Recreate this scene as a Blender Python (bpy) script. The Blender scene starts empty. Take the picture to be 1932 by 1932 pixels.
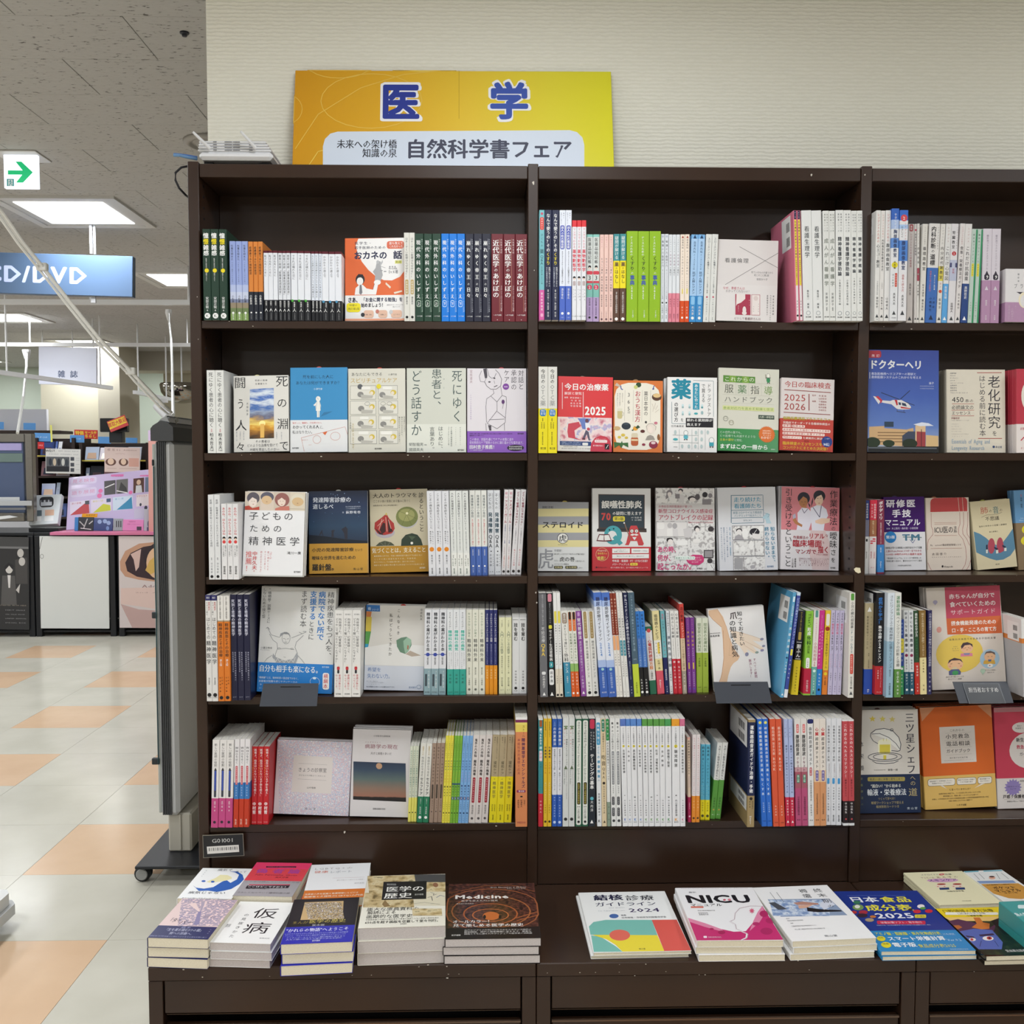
import bpy, math, random
from mathutils import Vector, Matrix
R = random.Random(7)
SC = bpy.context.scene
COL = SC.collection

# ---------------------------------------------------------------- camera
D, CH, FP = 2.32, 1.36, 1862.0            # distance to the shelf front, lens height, focal length in pixels
YAW, PIT = math.atan(43 / FP), math.radians(3.0)
CP = Vector((0, -D, CH))
cF = Vector((math.sin(YAW) * math.cos(PIT), math.cos(YAW) * math.cos(PIT), -math.sin(PIT)))
cR = Vector((math.cos(YAW), -math.sin(YAW), 0))
cU = cR.cross(cF)
cam = bpy.data.cameras.new('camera')
cam.sensor_width = 36
cam.lens = 36 * FP / 1932
cam.clip_start = 0.05
co = bpy.data.objects.new('camera', cam)
COL.objects.link(co)
co.matrix_world = Matrix.Translation(CP) @ Matrix((cR, cU, -cF)).transposed().to_4x4()
SC.camera = co

# ---------------------------------------------------------------- world, exposure
w = bpy.data.worlds.new('world')
SC.world = w
w.use_nodes = True
w.node_tree.nodes['Background'].inputs[0].default_value = (.8, .85, .9, 1)
w.node_tree.nodes['Background'].inputs[1].default_value = .3
SC.view_settings.view_transform = 'Standard'
SC.view_settings.look = 'None'
SC.view_settings.gamma = 1
SC.view_settings.use_curve_mapping = False
SC.view_settings.exposure = 0.2
CEIL = CH + 1.252
PANELS = []                                # (x, y) centres of the square recessed ceiling lamps
for gx in (-6.3, -4.2, -2.05, 0.1, 2.25):
	for k in range(-2, 7):
		gy = 2.78 + 1.86 * (k - 2)
		if gy > 0.1 and gx > -1.2:
			continue
		PANELS.append((gx - (.03 if k < 5 else .1), gy))
LAMP_W = 14.5
for (lx, ly) in PANELS:
	ld = bpy.data.lights.new('ceiling_lamp_light', 'AREA')
	ld.shape = 'SQUARE'
	ld.size = .44
	ld.energy = LAMP_W
	ld.color = (.925, .965, 1.0)
	lo = bpy.data.objects.new('ceiling_lamp_light', ld)
	lo.location = (lx, ly, CEIL - .012)
	COL.objects.link(lo)
SC.cycles.use_denoising = True
SC.cycles.max_bounces = 5
SC.cycles.diffuse_bounces = 3
SC.cycles.glossy_bounces = 3
SC.cycles.adaptive_threshold = .06

# ---------------------------------------------------------------- projection helpers (real positions from measured image points)
def ray(px, py):
	return (cF * FP + cR * (px - 966) - cU * (py - 966)).normalized()
def at_y(px, py, Y):
	d = ray(px, py); t = (Y + D) / d.y
	return CP.x + d.x * t, CP.z + d.z * t
def at_z(px, py, Z):
	d = ray(px, py); t = (Z - CH) / d.z
	return CP.x + d.x * t, CP.y + d.y * t
def proj(X, Y, Z):
	v = Vector((X, Y, Z)) - CP
	z = v.dot(cF)
	return 966 + FP * v.dot(cR) / z, 966 - FP * v.dot(cU) / z

# ---------------------------------------------------------------- materials
MATS = {}
NAMED = dict(W='f2f1ef', K='1b191c', G='8c8c8e', Y='ecd824', N='1c2346')
def lin(h):
	if len(h) == 3: h = ''.join(c * 2 for c in h)
	v = [int(h[i:i + 2], 16) / 255 for i in (0, 2, 4)]
	return [(c / 12.92 if c <= .04045 else ((c + .055) / 1.055) ** 2.4) for c in v] + [1]
def nodemat(name):
	m = bpy.data.materials.new(name)
	m.use_nodes = True
	return m, m.node_tree.nodes, m.node_tree.links, m.node_tree.nodes['Principled BSDF']
def mat(h, rough=.42, metal=0, spec=.4):
	h = NAMED.get(h, h)
	k = (h, rough, metal)
	if k not in MATS:
		m, n, l, b = nodemat('paint_' + h)
		b.inputs['Base Color'].default_value = lin(h)
		b.inputs['Roughness'].default_value = rough
		b.inputs['Metallic'].default_value = metal
		b.inputs['Specular IOR Level'].default_value = spec
		MATS[k] = m
	return MATS[k]
def emis(name, h, s):
	m, n, l, b = nodemat(name)
	b.inputs['Base Color'].default_value = lin(h)
	b.inputs['Emission Color'].default_value = lin(h)
	b.inputs['Emission Strength'].default_value = s
	return m
def ramp(n, stops):
	r = n.new('ShaderNodeValToRGB')
	e = r.color_ramp.elements
	while len(e) < len(stops): e.new(.5)
	for i, (p, c) in enumerate(stops):
		e[i].position = p; e[i].color = lin(c)
	return r
def bump(n, l, b, src, strength, dist=.01):
	bp = n.new('ShaderNodeBump')
	bp.inputs['Strength'].default_value = strength
	bp.inputs['Distance'].default_value = dist
	l.new(src, bp.inputs['Height']); l.new(bp.outputs[0], b.inputs['Normal'])
def noise_mat(name, stops, scale, detail=3, rough=.45, vec='Object', st=(1, 1, 1), bmp=0, dist=.002, axis=None):
	m, n, l, b = nodemat(name)
	tc = n.new('ShaderNodeTexCoord'); mp = n.new('ShaderNodeMapping')
	mp.inputs['Scale'].default_value = st
	t = n.new('ShaderNodeTexNoise')
	t.inputs['Scale'].default_value = scale; t.inputs['Detail'].default_value = detail
	r = ramp(n, stops)
	l.new(tc.outputs[vec], mp.inputs[0]); l.new(mp.outputs[0], t.inputs[0])
	if axis:                                # blend a vertical gradient with noise: prints of skies and the like
		sx = n.new('ShaderNodeSeparateXYZ'); l.new(tc.outputs[vec], sx.inputs[0])
		ma = n.new('ShaderNodeMapRange')
		ma.inputs[1].default_value, ma.inputs[2].default_value = axis[1], axis[2]
		l.new(sx.outputs[axis[0]], ma.inputs[0])
		ad = n.new('ShaderNodeMath'); ad.operation = 'MULTIPLY_ADD'
		ad.inputs[1].default_value = axis[3]; l.new(t.outputs[0], ad.inputs[0])
		l.new(ma.outputs[0], ad.inputs[2])
		sb = n.new('ShaderNodeMath'); sb.operation = 'SUBTRACT'; sb.inputs[1].default_value = axis[3] / 2
		l.new(ad.outputs[0], sb.inputs[0]); l.new(sb.outputs[0], r.inputs[0])
	else:
		l.new(t.outputs[0], r.inputs[0])
	l.new(r.outputs[0], b.inputs['Base Color'])
	b.inputs['Roughness'].default_value = rough
	if bmp: bump(n, l, b, t.outputs[0], bmp, dist)
	return m
M_PAGE = noise_mat('page_edges', [(.35, 'cfcabf'), (.65, 'e9e5dc')], 9, 4, .8, st=(30, 30, 400))
M_PAGEF = noise_mat('page_edges_cream', [(.35, 'd2c8ae'), (.65, 'ece4cf')], 9, 4, .8, st=(30, 600, 30))
M_PAGEG = noise_mat('page_edges_grey', [(.35, 'b3aaa8'), (.65, 'd2cbc9')], 9, 4, .8, st=(30, 600, 30))
# brown enamelled steel of the fixtures, slightly mottled
M_STEEL = noise_mat('brown_enamel', [(.3, '2f1f16'), (.7, '38261b')], 3, 3, .3)
M_STEEL.node_tree.nodes['Principled BSDF'].inputs['Specular IOR Level'].default_value = .38
M_DARK = mat('141216', .6)
M_CHIP = mat('cfc8bc', .7)

# ---------------------------------------------------------------- mesh building
class MB:
	def __init__(s):
		s.v, s.f, s.m, s.mats = [], [], [], []
	def mi(s, m):
		if m not in s.mats: s.mats.append(m)
		return s.mats.index(m)
	def add(s, vs, fs, m):
		o = len(s.v); s.v.extend(tuple(p) for p in vs)
		i = s.mi(m)
		for f in fs: s.f.append([a + o for a in f]); s.m.append(i)
	def box(s, x0, x1, y0, y1, z0, z1, m, bev=0, M=None):
		vs = [(x, y, z) for z in (z0, z1) for y in (y0, y1) for x in (x0, x1)]
		if bev:
			b = bev; vs = []
			fs = []
			# chamfered box: three shrunk face quads per axis pair plus edge and corner faces through a hull
			P = []
			for sx in (0, 1):
				for sy in (0, 1):
					for sz in (0, 1):
						X = (x0, x1)[sx]; Y = (y0, y1)[sy]; Z = (z0, z1)[sz]
						ix = X + (b, -b)[sx]; iy = Y + (b, -b)[sy]; iz = Z + (b, -b)[sz]
						P += [(X, iy, iz), (ix, Y, iz), (ix, iy, Z)]
			def id(sx, sy, sz, k): return (sx * 4 + sy * 2 + sz) * 3 + k
			F = []
			for k in range(3):
				for sgn in (0, 1):
					q = []
					for a, c in ((0, 0), (1, 0), (1, 1), (0, 1)):
						t = [0, 0, 0]; t[k] = sgn; t[(k + 1) % 3] = a; t[(k + 2) % 3] = c
						q.append(id(*t, k))
					F.append(q if sgn else q[::-1])
			for k in range(3):           # edges running along axis k
				i1, i2 = (k + 1) % 3, (k + 2) % 3
				for a in (0, 1):
					for c in (0, 1):
						t0 = [0, 0, 0]; t0[i1] = a; t0[i2] = c
						t1 = list(t0); t1[k] = 1
						q = [id(*t0, i1), id(*t0, i2), id(*t1, i2), id(*t1, i1)]
						F.append(q if (a + c) % 2 == 0 else q[::-1])
			for sx in (0, 1):
				for sy in (0, 1):
					for sz in (0, 1):
						q = [id(sx, sy, sz, k) for k in range(3)]
						F.append(q if (sx + sy + sz) % 2 else q[::-1])
			if M: P = [M @ Vector(p) for p in P]
			s.add(P, F, m); return s
		if M: vs = [M @ Vector(p) for p in vs]
		s.add(vs, [(0, 2, 3, 1), (4, 5, 7, 6), (0, 1, 5, 4), (2, 6, 7, 3), (0, 4, 6, 2), (1, 3, 7, 5)], m)
		return s
	def prism(s, pts, a, b, m, ax='y', M=None):      # outline pts extruded between a and b along ax
		n = len(pts)
		def q(p, t):
			return {'y': (p[0], t, p[1]), 'z': (p[0], p[1], t), 'x': (t, p[0], p[1])}[ax]
		vs = [q(p, a) for p in pts] + [q(p, b) for p in pts]
		if M: vs = [M @ Vector(p) for p in vs]
		s.add(vs, [list(range(n)), list(range(2 * n - 1, n - 1, -1))] + [(i, i + n, (i + 1) % n + n, (i + 1) % n) for i in range(n)], m)
		return s
	def tube(s, pts, r, m, n=8, taper=None):
		pts = [Vector(p) for p in pts]; rings = []
		for i, p in enumerate(pts):
			d = (pts[min(i + 1, len(pts) - 1)] - pts[max(i - 1, 0)]).normalized()
			a = d.cross(Vector((0, 0, 1)))
			if a.length < .1: a = d.cross(Vector((0, 1, 0)))
			a.normalize(); b = d.cross(a)
			rr = r if taper is None else r + (taper - r) * i / (len(pts) - 1)
			rings.append([p + (a * math.cos(t) + b * math.sin(t)) * rr for t in [2 * math.pi * k / n for k in range(n)]])
		vs = [v for g in rings for v in g]
		fs = [(i * n + k, i * n + (k + 1) % n, (i + 1) * n + (k + 1) % n, (i + 1) * n + k) for i in range(len(pts) - 1) for k in range(n)]
		fs += [list(range(n))[::-1], [len(vs) - n + k for k in range(n)]]
		s.add(vs, fs, m); return s
	def lathe(s, prof, c, m, n=20, ax='z'):
		vs = []
		for r, h in prof:
			for k in range(n):
				t = 2 * math.pi * k / n
				a, b = r * math.cos(t), r * math.sin(t)
				vs.append({'z': (c[0] + a, c[1] + b, c[2] + h), 'x': (c[0] + h, c[1] + a, c[2] + b), 'y': (c[0] + a, c[1] + h, c[2] + b)}[ax])
		fs = [(i * n + k, i * n + (k + 1) % n, (i + 1) * n + (k + 1) % n, (i + 1) * n + k) for i in range(len(prof) - 1) for k in range(n)]
		fs += [list(range(n))[::-1], [len(vs) - n + k for k in range(n)]]
		s.add(vs, fs, m); return s
	def mesh(s, name):
		me = bpy.data.meshes.new(name)
		me.from_pydata(s.v, [], s.f)
		for m in s.mats: me.materials.append(m)
		me.polygons.foreach_set('material_index', s.m)
		me.update()
		return me
	def obj(s, name, parent=None, loc=None, smooth=False, label=None, kind=None):
		me = s.mesh(name)
		if smooth: me.polygons.foreach_set('use_smooth', [True] * len(me.polygons))
		o = bpy.data.objects.new(name, me)
		COL.objects.link(o)
		if parent: o.parent = parent
		if loc is not None: o.location = loc
		if label: o['label'] = label
		if kind: o['kind'] = kind
		return o
def tag(o, label, cat, group=None):
	o['label'] = label; o['category'] = cat
	if group: o['group'] = group
	return o
def empty(name, label, cat, loc=(0, 0, 0), group=None):
	o = bpy.data.objects.new(name, None); o.empty_display_size = .05
	o.location = loc; COL.objects.link(o)
	return tag(o, label, cat, group)
def shell(name, mb, kind='structure'):
	o = mb.obj(name); o['kind'] = kind
	return o

# ---------------------------------------------------------------- glyphs
_fc = bpy.data.curves.new('glyph_source', 'FONT'); _fc.size = 1
_fo = bpy.data.objects.new('glyph_source', _fc)
_fs = bpy.data.scenes.new('glyph_bench'); _fs.collection.objects.link(_fo); _fv = _fs.view_layers[0]
GLY = {}
def glyph(c, bold=0, res=2):
	"""vertices (x,y in em), faces and advance of one character"""
	k = (c, bold, res)
	if k not in GLY:
		_fc.resolution_u = res
		_fc.body = c
		_fv.update(); dg = _fv.depsgraph
		ob = _fo.evaluated_get(dg); me = ob.to_mesh()
		vs = [(p.co.x, p.co.y) for p in me.vertices]
		fs = [tuple(p.vertices) for p in me.polygons]
		ob.to_mesh_clear()
		if bold and vs:                      # heavier weights: the outline struck several times, slightly displaced
			q = {1: [(-.016, 0), (.016, 0)], 2: [(-.027, 0), (.027, 0), (0, .02), (0, -.02)],
				 3: [(.036 * math.cos(t * math.pi / 4), .03 * math.sin(t * math.pi / 4)) for t in range(8)]}[bold]
			n0 = len(vs); v0, f0 = vs, fs
			vs = [(x + dx, y + dy) for dx, dy in q for x, y in v0]
			fs = [tuple(i + n0 * j for i in f) for j in range(len(q)) for f in f0]
		if vs and ord(c) > 0x2e80:
			adv = 1.0
		elif vs:
			adv = max(v[0] for v in vs) + .06
		else: adv = .4
		GLY[k] = (vs, fs, adv)
	return GLY[k]
NS = {0: 1, 1: 2, 2: 4, 3: 8}; ST = {0: 0, 1: 4e-6, 2: 4e-6, 3: 3e-6}
ROT = set('ー～（）「」〈〉…―–-')
def put_v(mb, text, xc, z0, z1, wmax, y, m, bold=0, res=2, M=None):
	"""upright vertical text from z0 (top) down to z1"""
	n = len(text); p = (z0 - z1) / n
	gw = min(wmax, p * 1.08); gh = min(p * .98, wmax * 1.15)
	for i, c in enumerate(text):
		if c in '_　 ': continue
		vs, fs, adv = glyph(c, bold, res)
		cz = z0 - p * (i + .5)
		full = ord(c) > 0x2e80
		cx = .5 if full else adv / 2
		sx = gw if full else gw * (1.25 if c.isdigit() or c.isupper() else 1.1)
		sy = gh if full else gh * 1.2
		out = []
		for (a, b) in vs:
			if c in ROT: a, b = (b - .37), -(a - .5)
			else: a, b = a - cx, b - (.37 if full else .35)
			if c in '、。': a += .55; b += .5
			out.append((xc + a * sx, y - ST[bold] * (len(out) * NS[bold] // len(vs)), cz + b * sy))
		mb.add(out, fs, m)
def put_h(mb, text, x0, x1, zc, size, y, m, bold=0, res=2):
	"""horizontal text stretched to run from x0 to x1, glyph height size"""
	if not text: return
	gs = [glyph(c, bold, res) if c not in '_　 ' else ([], [], .5 if all(ord(q) < 0x2e80 or q == '_' for q in text) else 1) for c in text]
	tot = sum(g[2] for g in gs)
	k = (x1 - x0) / tot; x = x0
	g_ = k if text.isascii() else min(k, size * 1.12)
	for vs, fs, adv in gs:
		o_ = adv * (k - g_) / 2
		if vs: mb.add([(x + o_ + a * g_, y - ST[bold] * (i * NS[bold] // len(vs)), zc + (b - .36) * size) for i, (a, b) in enumerate(vs)], fs, m)
		x += adv * k
def put_r(mb, text, xc, z0, z1, wmax, y, m, bold=0, res=2):
	"""text turned a quarter clockwise, running down from z0 to z1"""
	gs = [glyph(c, bold, res) if c not in '_ ' else ([], [], .35) for c in text]
	k = (z0 - z1) / sum(g[2] for g in gs); z = z0
	for vs, fs, adv in gs:
		if vs: mb.add([(xc + (b - .35) * wmax * 1.3, y, z - a * k) for a, b in vs], fs, m)
		z -= adv * k
CROPS = dict(A1=(370, 420, 6.0375), A2=(680, 420, 5.8545), A3=(1000, 380, 6.0375), A4=(1310, 380, 5.682), A5=(1630, 380, 6.397),
	B1=(370, 680, 6.0375), B2=(680, 680, 5.8545), B3=(1000, 680, 6.0375), B4=(1310, 680, 6.0375), B5=(1620, 650, 6.192),
	C1=(370, 910, 6.0375), C2=(680, 910, 5.8545), C3=(1000, 910, 6.0375), C4=(1310, 910, 5.8545), C5=(1610, 910, 6.0),
	D1=(370, 1100, 6.0375), D2=(680, 1100, 5.8545), D3=(1000, 1090, 6.0375), D4=(1310, 1090, 5.8545), D5=(1610, 1090, 6.0),
	E1=(370, 1340, 6.0375), E2=(680, 1340, 5.8545), E3=(1000, 1330, 6.0375), E4=(1310, 1330, 5.8545), E5=(1610, 1320, 6.0),
	T1=(270, 1560, 4.493), T2=(620, 1560, 4.391), T3=(1050, 1600, 4.293), T4=(1450, 1580, 4.008))
def cpx(c, x, y):
	ox, oy, s = CROPS[c]
	return ox + x / s, oy + y / s

# ---------------------------------------------------------------- bookcase geometry constants
LIPY = dict(A=607, B=855, C=1087, D=1312, E=1552)
SZ = {k: at_y(1000, y, 0)[1] for k, y in LIPY.items()}       # top of each shelf board
TOPZ = at_y(1000, 313, 0)[1]
POST = [(at_y(354, 305, 0)[0], at_y(375, 305, 0)[0]), (at_y(996, 315, 0)[0], at_y(1015.5, 315, 0)[0]),
		(at_y(1625, 318, 0)[0], at_y(1645, 318, 0)[0])]
pw = POST[2][0] - POST[1][0]
POST.append((POST[2][0] + pw, POST[2][1] + pw))
BACKY, TABF = .175, -.37
TABZ = at_y(1000, 1818, TABF)[1]
# ================================================================ the room
X0, X1, Y0, Y1 = -9.0, 4.2, -6.0, 11.2
WALLY = .2
m_base = mat('c9c4b6', .5)
fl = MB().box(X0, X1, Y0, Y1, -.12, -.006, m_base)
floor = shell('floor', fl)
def vinyl(name, c1, c2):
	m, n, l, b = nodemat(name)
	tc = n.new('ShaderNodeTexCoord')
	t = n.new('ShaderNodeTexNoise'); t.inputs['Scale'].default_value = 3.5; t.inputs['Detail'].default_value = 5
	g = n.new('ShaderNodeNewGeometry')
	l.new(g.outputs['Position'], t.inputs[0])
	r = ramp(n, [(.3, c1), (.7, c2)]); l.new(t.outputs[0], r.inputs[0]); l.new(r.outputs[0], b.inputs['Base Color'])
	t2 = n.new('ShaderNodeTexNoise'); t2.inputs['Scale'].default_value = 1.7; l.new(g.outputs['Position'], t2.inputs[0])
	mr = n.new('ShaderNodeMapRange'); mr.inputs[3].default_value = .12; mr.inputs[4].default_value = .24
	l.new(t2.outputs[0], mr.inputs[0]); l.new(mr.outputs[0], b.inputs['Roughness'])
	b.inputs['Specular IOR Level'].default_value = .12
	t3 = n.new('ShaderNodeTexNoise'); t3.inputs['Scale'].default_value = 6; l.new(g.outputs['Position'], t3.inputs[0])
	bump(n, l, b, t3.outputs[0], .12, .01)
	return m
m_cream, m_peach = vinyl('vinyl_cream', 'c6c2b4', 'd3cfc2'), vinyl('vinyl_peach', 'd5b393', 'dfbf9f')
TS = .45
tc_, tp_ = MB().box(.0006, TS - .0006, .0006, TS - .0006, -.006, 0, m_cream).mesh('floor_tile'), MB().box(.0006, TS - .0006, .0006, TS - .0006, -.006, 0, m_peach).mesh('floor_tile')
def tile(me, x, y, name='floor_tile', par=floor, z=0, s=None):
	o = bpy.data.objects.new(name, me); COL.objects.link(o); o.parent = par; o.location = (x, y, z)
	if s: o.scale = s
	return o
nt = 0
far = MB()
for i in range(-9, 9):
	for j in range(-6, 22):
		x, y = -1.535 + TS * i, -.01 + TS * j
		if x + TS < X0 or x > X1 or y > Y1: continue
		peach = (i % 2 == 0 and j % 2 == 0)
		if x < -.7 and x > -4.3 and -1.3 < y < 6.4 and nt < 300:
			tile(tp_ if peach else tc_, x, y); nt += 1
		elif not (x > -.5 and y > .3):
			far.box(x, x + TS, y, y + TS, -.006, -.0003, m_peach if peach else m_cream)
far.obj('floor_tile_field', floor, kind='stuff')

# ceiling of rock-wool boards, staggered
m_ct, n, l, b = nodemat('fissured_board')
g = n.new('ShaderNodeNewGeometry'); mp = n.new('ShaderNodeMapping'); mp.inputs['Scale'].default_value = (1, 2.6, 1)
l.new(g.outputs['Position'], mp.inputs[0])
t = n.new('ShaderNodeTexNoise'); t.inputs['Scale'].default_value = 42; t.inputs['Detail'].default_value = 2; t.inputs['Roughness'].default_value = .6
l.new(mp.outputs[0], t.inputs[0])
r = ramp(n, [(.3, '5e5a55'), (.365, 'b9b7b4'), (1, 'c2c0bd')]); l.new(t.outputs[0], r.inputs[0]); l.new(r.outputs[0], b.inputs['Base Color'])
b.inputs['Roughness'].default_value = .9
bump(n, l, b, t.outputs[0], .25, .004)
ceiling = shell('ceiling', MB().box(X0, X1, Y0, Y1, CEIL + .012, CEIL + .1, mat('8e8a85', .9)))
ct = MB().box(.001, .605, .001, .302, 0, .012, m_ct, bev=.0012).mesh('ceiling_tile')
nt = 0; farc = MB()
for j in range(-12, 36):
	y = (2.882 - D) + .303 * j
	for i in range(-13, 9):
		x = -1.035 - (.298 if j % 2 else 0) + .606 * i
		if -4.9 < x < -.2 and .1 < y < 6.3 and nt < 300:
			tile(ct, x, y, 'ceiling_tile', ceiling, CEIL); nt += 1
		elif y < Y1 and not (x > -.2 and y > .45):
			farc.box(x + .001, x + .605, y + .001, y + .302, CEIL, CEIL + .012, m_ct)
farc.obj('ceiling_tile_field', ceiling, kind='stuff')

# ribbed cream wallpaper
m_wall, n, l, b = nodemat('ribbed_wallpaper')
g = n.new('ShaderNodeNewGeometry')
wv = n.new('ShaderNodeTexWave'); wv.wave_type = 'BANDS'; wv.bands_direction = 'Z'; wv.wave_profile = 'SIN'
wv.inputs['Scale'].default_value = 34; wv.inputs['Distortion'].default_value = 3.0
wv.inputs['Detail'].default_value = 3; wv.inputs['Detail Scale'].default_value = 3.6
mp = n.new('ShaderNodeMapping'); mp.inputs['Scale'].default_value = (.45, 1, 1)
l.new(g.outputs['Position'], mp.inputs[0]); l.new(mp.outputs[0], wv.inputs[0])
r = ramp(n, [(0, 'ebe8d9'), (1, 'f3f0e3')]); l.new(wv.outputs['Fac'], r.inputs[0]); l.new(r.outputs[0], b.inputs['Base Color'])
b.inputs['Roughness'].default_value = .85
bump(n, l, b, wv.outputs['Fac'], .34, .004)
wx = at_y(390, 120, WALLY)[0]
shell('wall_back', MB().box(wx, X1, WALLY, WALLY + .14, 0, CEIL + .012, m_wall))
m_far = mat('d9d2bb', .85); m_plain = mat('cfc9bb', .9); m_green = mat('c3ccbe', .85)
shell('wall_left', MB().box(X0 - .1, X0, Y0, Y1, 0, CEIL + .02, m_plain))
shell('wall_right', MB().box(X1, X1 + .1, Y0, Y1, 0, CEIL + .02, m_plain))
shell('wall_front', MB().box(X0, X1, Y0 - .1, Y0, 0, CEIL + .02, m_plain))
shell('wall_far', MB().box(X0, X1, Y1, Y1 + .1, 0, CEIL + .02, m_green))
def Zy(py, Y): return at_y(300, py, Y)[1]
def Xx(px, Y, py=800): return at_y(px, py, Y)[0]

OW = 'first second third fourth fifth sixth seventh eighth ninth tenth eleventh'.split()
# recessed square lamps: frame, sloped reflector, diffuser
m_frame = mat('d6d4d0', .4); m_diff = emis('lamp_diffuser', 'fdfeff', 2)
lamp0 = None
for k, (lx, ly) in enumerate(PANELS):
	px, py = proj(lx, ly, CEIL)
	vis = ly > 2 and -120 < px < 420
	if lamp0 is None:
		lamp0 = empty('ceiling_lamp', '', 'lamp', (lx, ly, CEIL))
		f = MB()
		for sx, sy in ((1, 0), (-1, 0), (0, 1), (0, -1)):
			if sx: f.box(min(sx * .3, sx * .26), max(sx * .3, sx * .26), -.3, .3, -.012, .002, m_frame)
			else: f.box(-.26, .26, min(sy * .3, sy * .26), max(sy * .3, sy * .26), -.012, .002, m_frame)
		f.obj('frame', lamp0)
		MB().box(-.26, .26, -.26, .26, -.006, .003, m_frame).obj('reflector', lamp0)
		MB().box(-.215, .215, -.215, .215, -.010, -.0065, m_diff).obj('diffuser', lamp0)
		o = lamp0
	else:
		o = lamp0.copy(); COL.objects.link(o); o.location = (lx, ly, CEIL)
		for c in lamp0.children:
			d = c.copy(); COL.objects.link(d); d.parent = o
	row = sorted({round(p[1], 2) for p in PANELS}).index(round(ly, 2))
	cl = sorted({round(p[0], 1) for p in PANELS if p[1] < 6}).index(min(sorted({round(p[0], 1) for p in PANELS if p[1] < 6}), key=lambda q: abs(q - lx)))
	o['label'] = f'square ceiling lamp, {OW[cl]} lamp column from the left, {OW[row]} row from the shop front'
	o['group'] = 'square recessed ceiling lamps'

# ================================================================ bookcases: three bays in a row
names = ['left', 'middle', 'right']
SHF = {}
for k in range(3):
	xa, xb = POST[k][1], POST[k + 1][0]
	bc = empty('bookcase', f'tall dark brown steel bookcase bay on the {names[k] if k != 1 else "middle"} of the row, full of medical books', 'bookcase', ((xa + xb) / 2, 0, 0), 'brown bookcase bays')
	cx = (xa + xb) / 2
	def part(mb, nm, **kw):
		o = mb.obj(nm, bc, **kw); o.matrix_parent_inverse = Matrix.Translation((-cx, 0, 0)); return o
	p0, p1 = POST[k]
	up = MB().box(p0, p1, -.004, BACKY, TABZ, TOPZ + .004, M_STEEL, bev=.0015)
	part(up, 'upright')
	if k == 2:
		part(MB().box(POST[3][0], POST[3][1], -.004, BACKY, TABZ, TOPZ + .004, M_STEEL, bev=.0015), 'upright')
	# adjustment slots along the inner faces
	sl = MB()
	for side, xx in ((1, xa), (-1, xb)):
		for i in range(64):
			zz = TABZ + .28 + i * .025
			if zz > TOPZ - .04: break
			for yy in (.03,):
				a, c = (xx, xx + .0006) if side == 1 else (xx - .0006, xx)
				sl.box(a, c, yy, yy + .009, zz, zz + .005, M_DARK)
	part(sl, 'slot_strip', kind='stuff')
	# back in three sheets with shadow joints
	bz = [SZ['E'] - .02, (SZ['C'] + SZ['D']) / 2 - .02, (SZ['A'] + SZ['B']) / 2 + .03, TOPZ - .022]
	for i in range(3):
		part(MB().box(xa, xb, BACKY - .004 - .004 * (i % 2), BACKY, bz[i] + .001, bz[i + 1] - .0015, M_STEEL, bev=.0008), 'back_panel')
	part(MB().box(xa + .0005, xb - .0005, 0, BACKY, TOPZ - .03, TOPZ, M_STEEL, bev=.0015), 'top_panel')
	for r_ in 'ABCDE':
		z = SZ[r_]
		th = .0175
		b_ = MB().box(xa + .001, xb - .001, -.001, .001, z - th, z, M_STEEL, bev=.0006)
		b_.box(xa + .001, xb - .001, .001, BACKY - .009, z - .0035, z, M_STEEL)
		b_.box(xa + .001, xb - .001, .001, .014, z - th, z - th + .0015, M_STEEL)
		part(b_, 'shelf')
	# closed panel between the bottom shelf and the display base
	part(MB().box(xa + .0005, xb - .0005, .004, .02, TABZ, SZ['E'] - .019, M_STEEL, bev=.001), 'kick_panel')
	# worn enamel
	ch = MB()
	rr = random.Random(20 + k)
	for i in range(16):
		zc = SZ['ABCDE'[rr.randrange(5)]] - rr.uniform(.001, .015); xc = rr.uniform(xa + .02, xb - .02)
		s = rr.uniform(.0006, .0019)
		pts = [(xc + s * rr.uniform(.6, 1.6) * math.cos(t), zc + s * rr.uniform(.4, .9) * math.sin(t)) for t in [j * math.pi / 3 for j in range(6)]]
		ch.prism(pts, -.00115, -.0009, M_CHIP)
	for (cx_, cy_, s) in {0: [(650, 1570, .0022), (372, 560, .001), (374, 640, .0008)], 1: [(1006, 345, .0026), (1011, 1118, .0014), (1013, 1137, .0017), (1531, 330, .002), (1008, 510, .001)], 2: [(1632, 330, .0015)]}[k]:
		X, Z = at_y(cx_, cy_, -.005)
		pts = [(X + s * rr.uniform(.6, 1.3) * math.cos(t), Z + s * 1.5 * rr.uniform(.5, 1.3) * math.sin(t)) for t in [j * math.pi / 4 for j in range(8)]]
		ch.prism(pts, -.0052, -.0045, M_CHIP)
	part(ch, 'paint_chips', kind='stuff')
X, Z = at_y(1617, 1077, -.005)
tp = MB().prism([(X - .008, Z + .004), (X - .003, Z + .008), (X + .007, Z + .007), (X + .009, Z - .004), (X + .003, Z - .006), (X - .004, Z - .002)], -.0056, -.0046, mat('e6dcbc', .7)).obj('adhesive_tape')
tag(tp, 'torn scrap of cream tape stuck on the upright between middle and right bays', 'tape')

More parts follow.
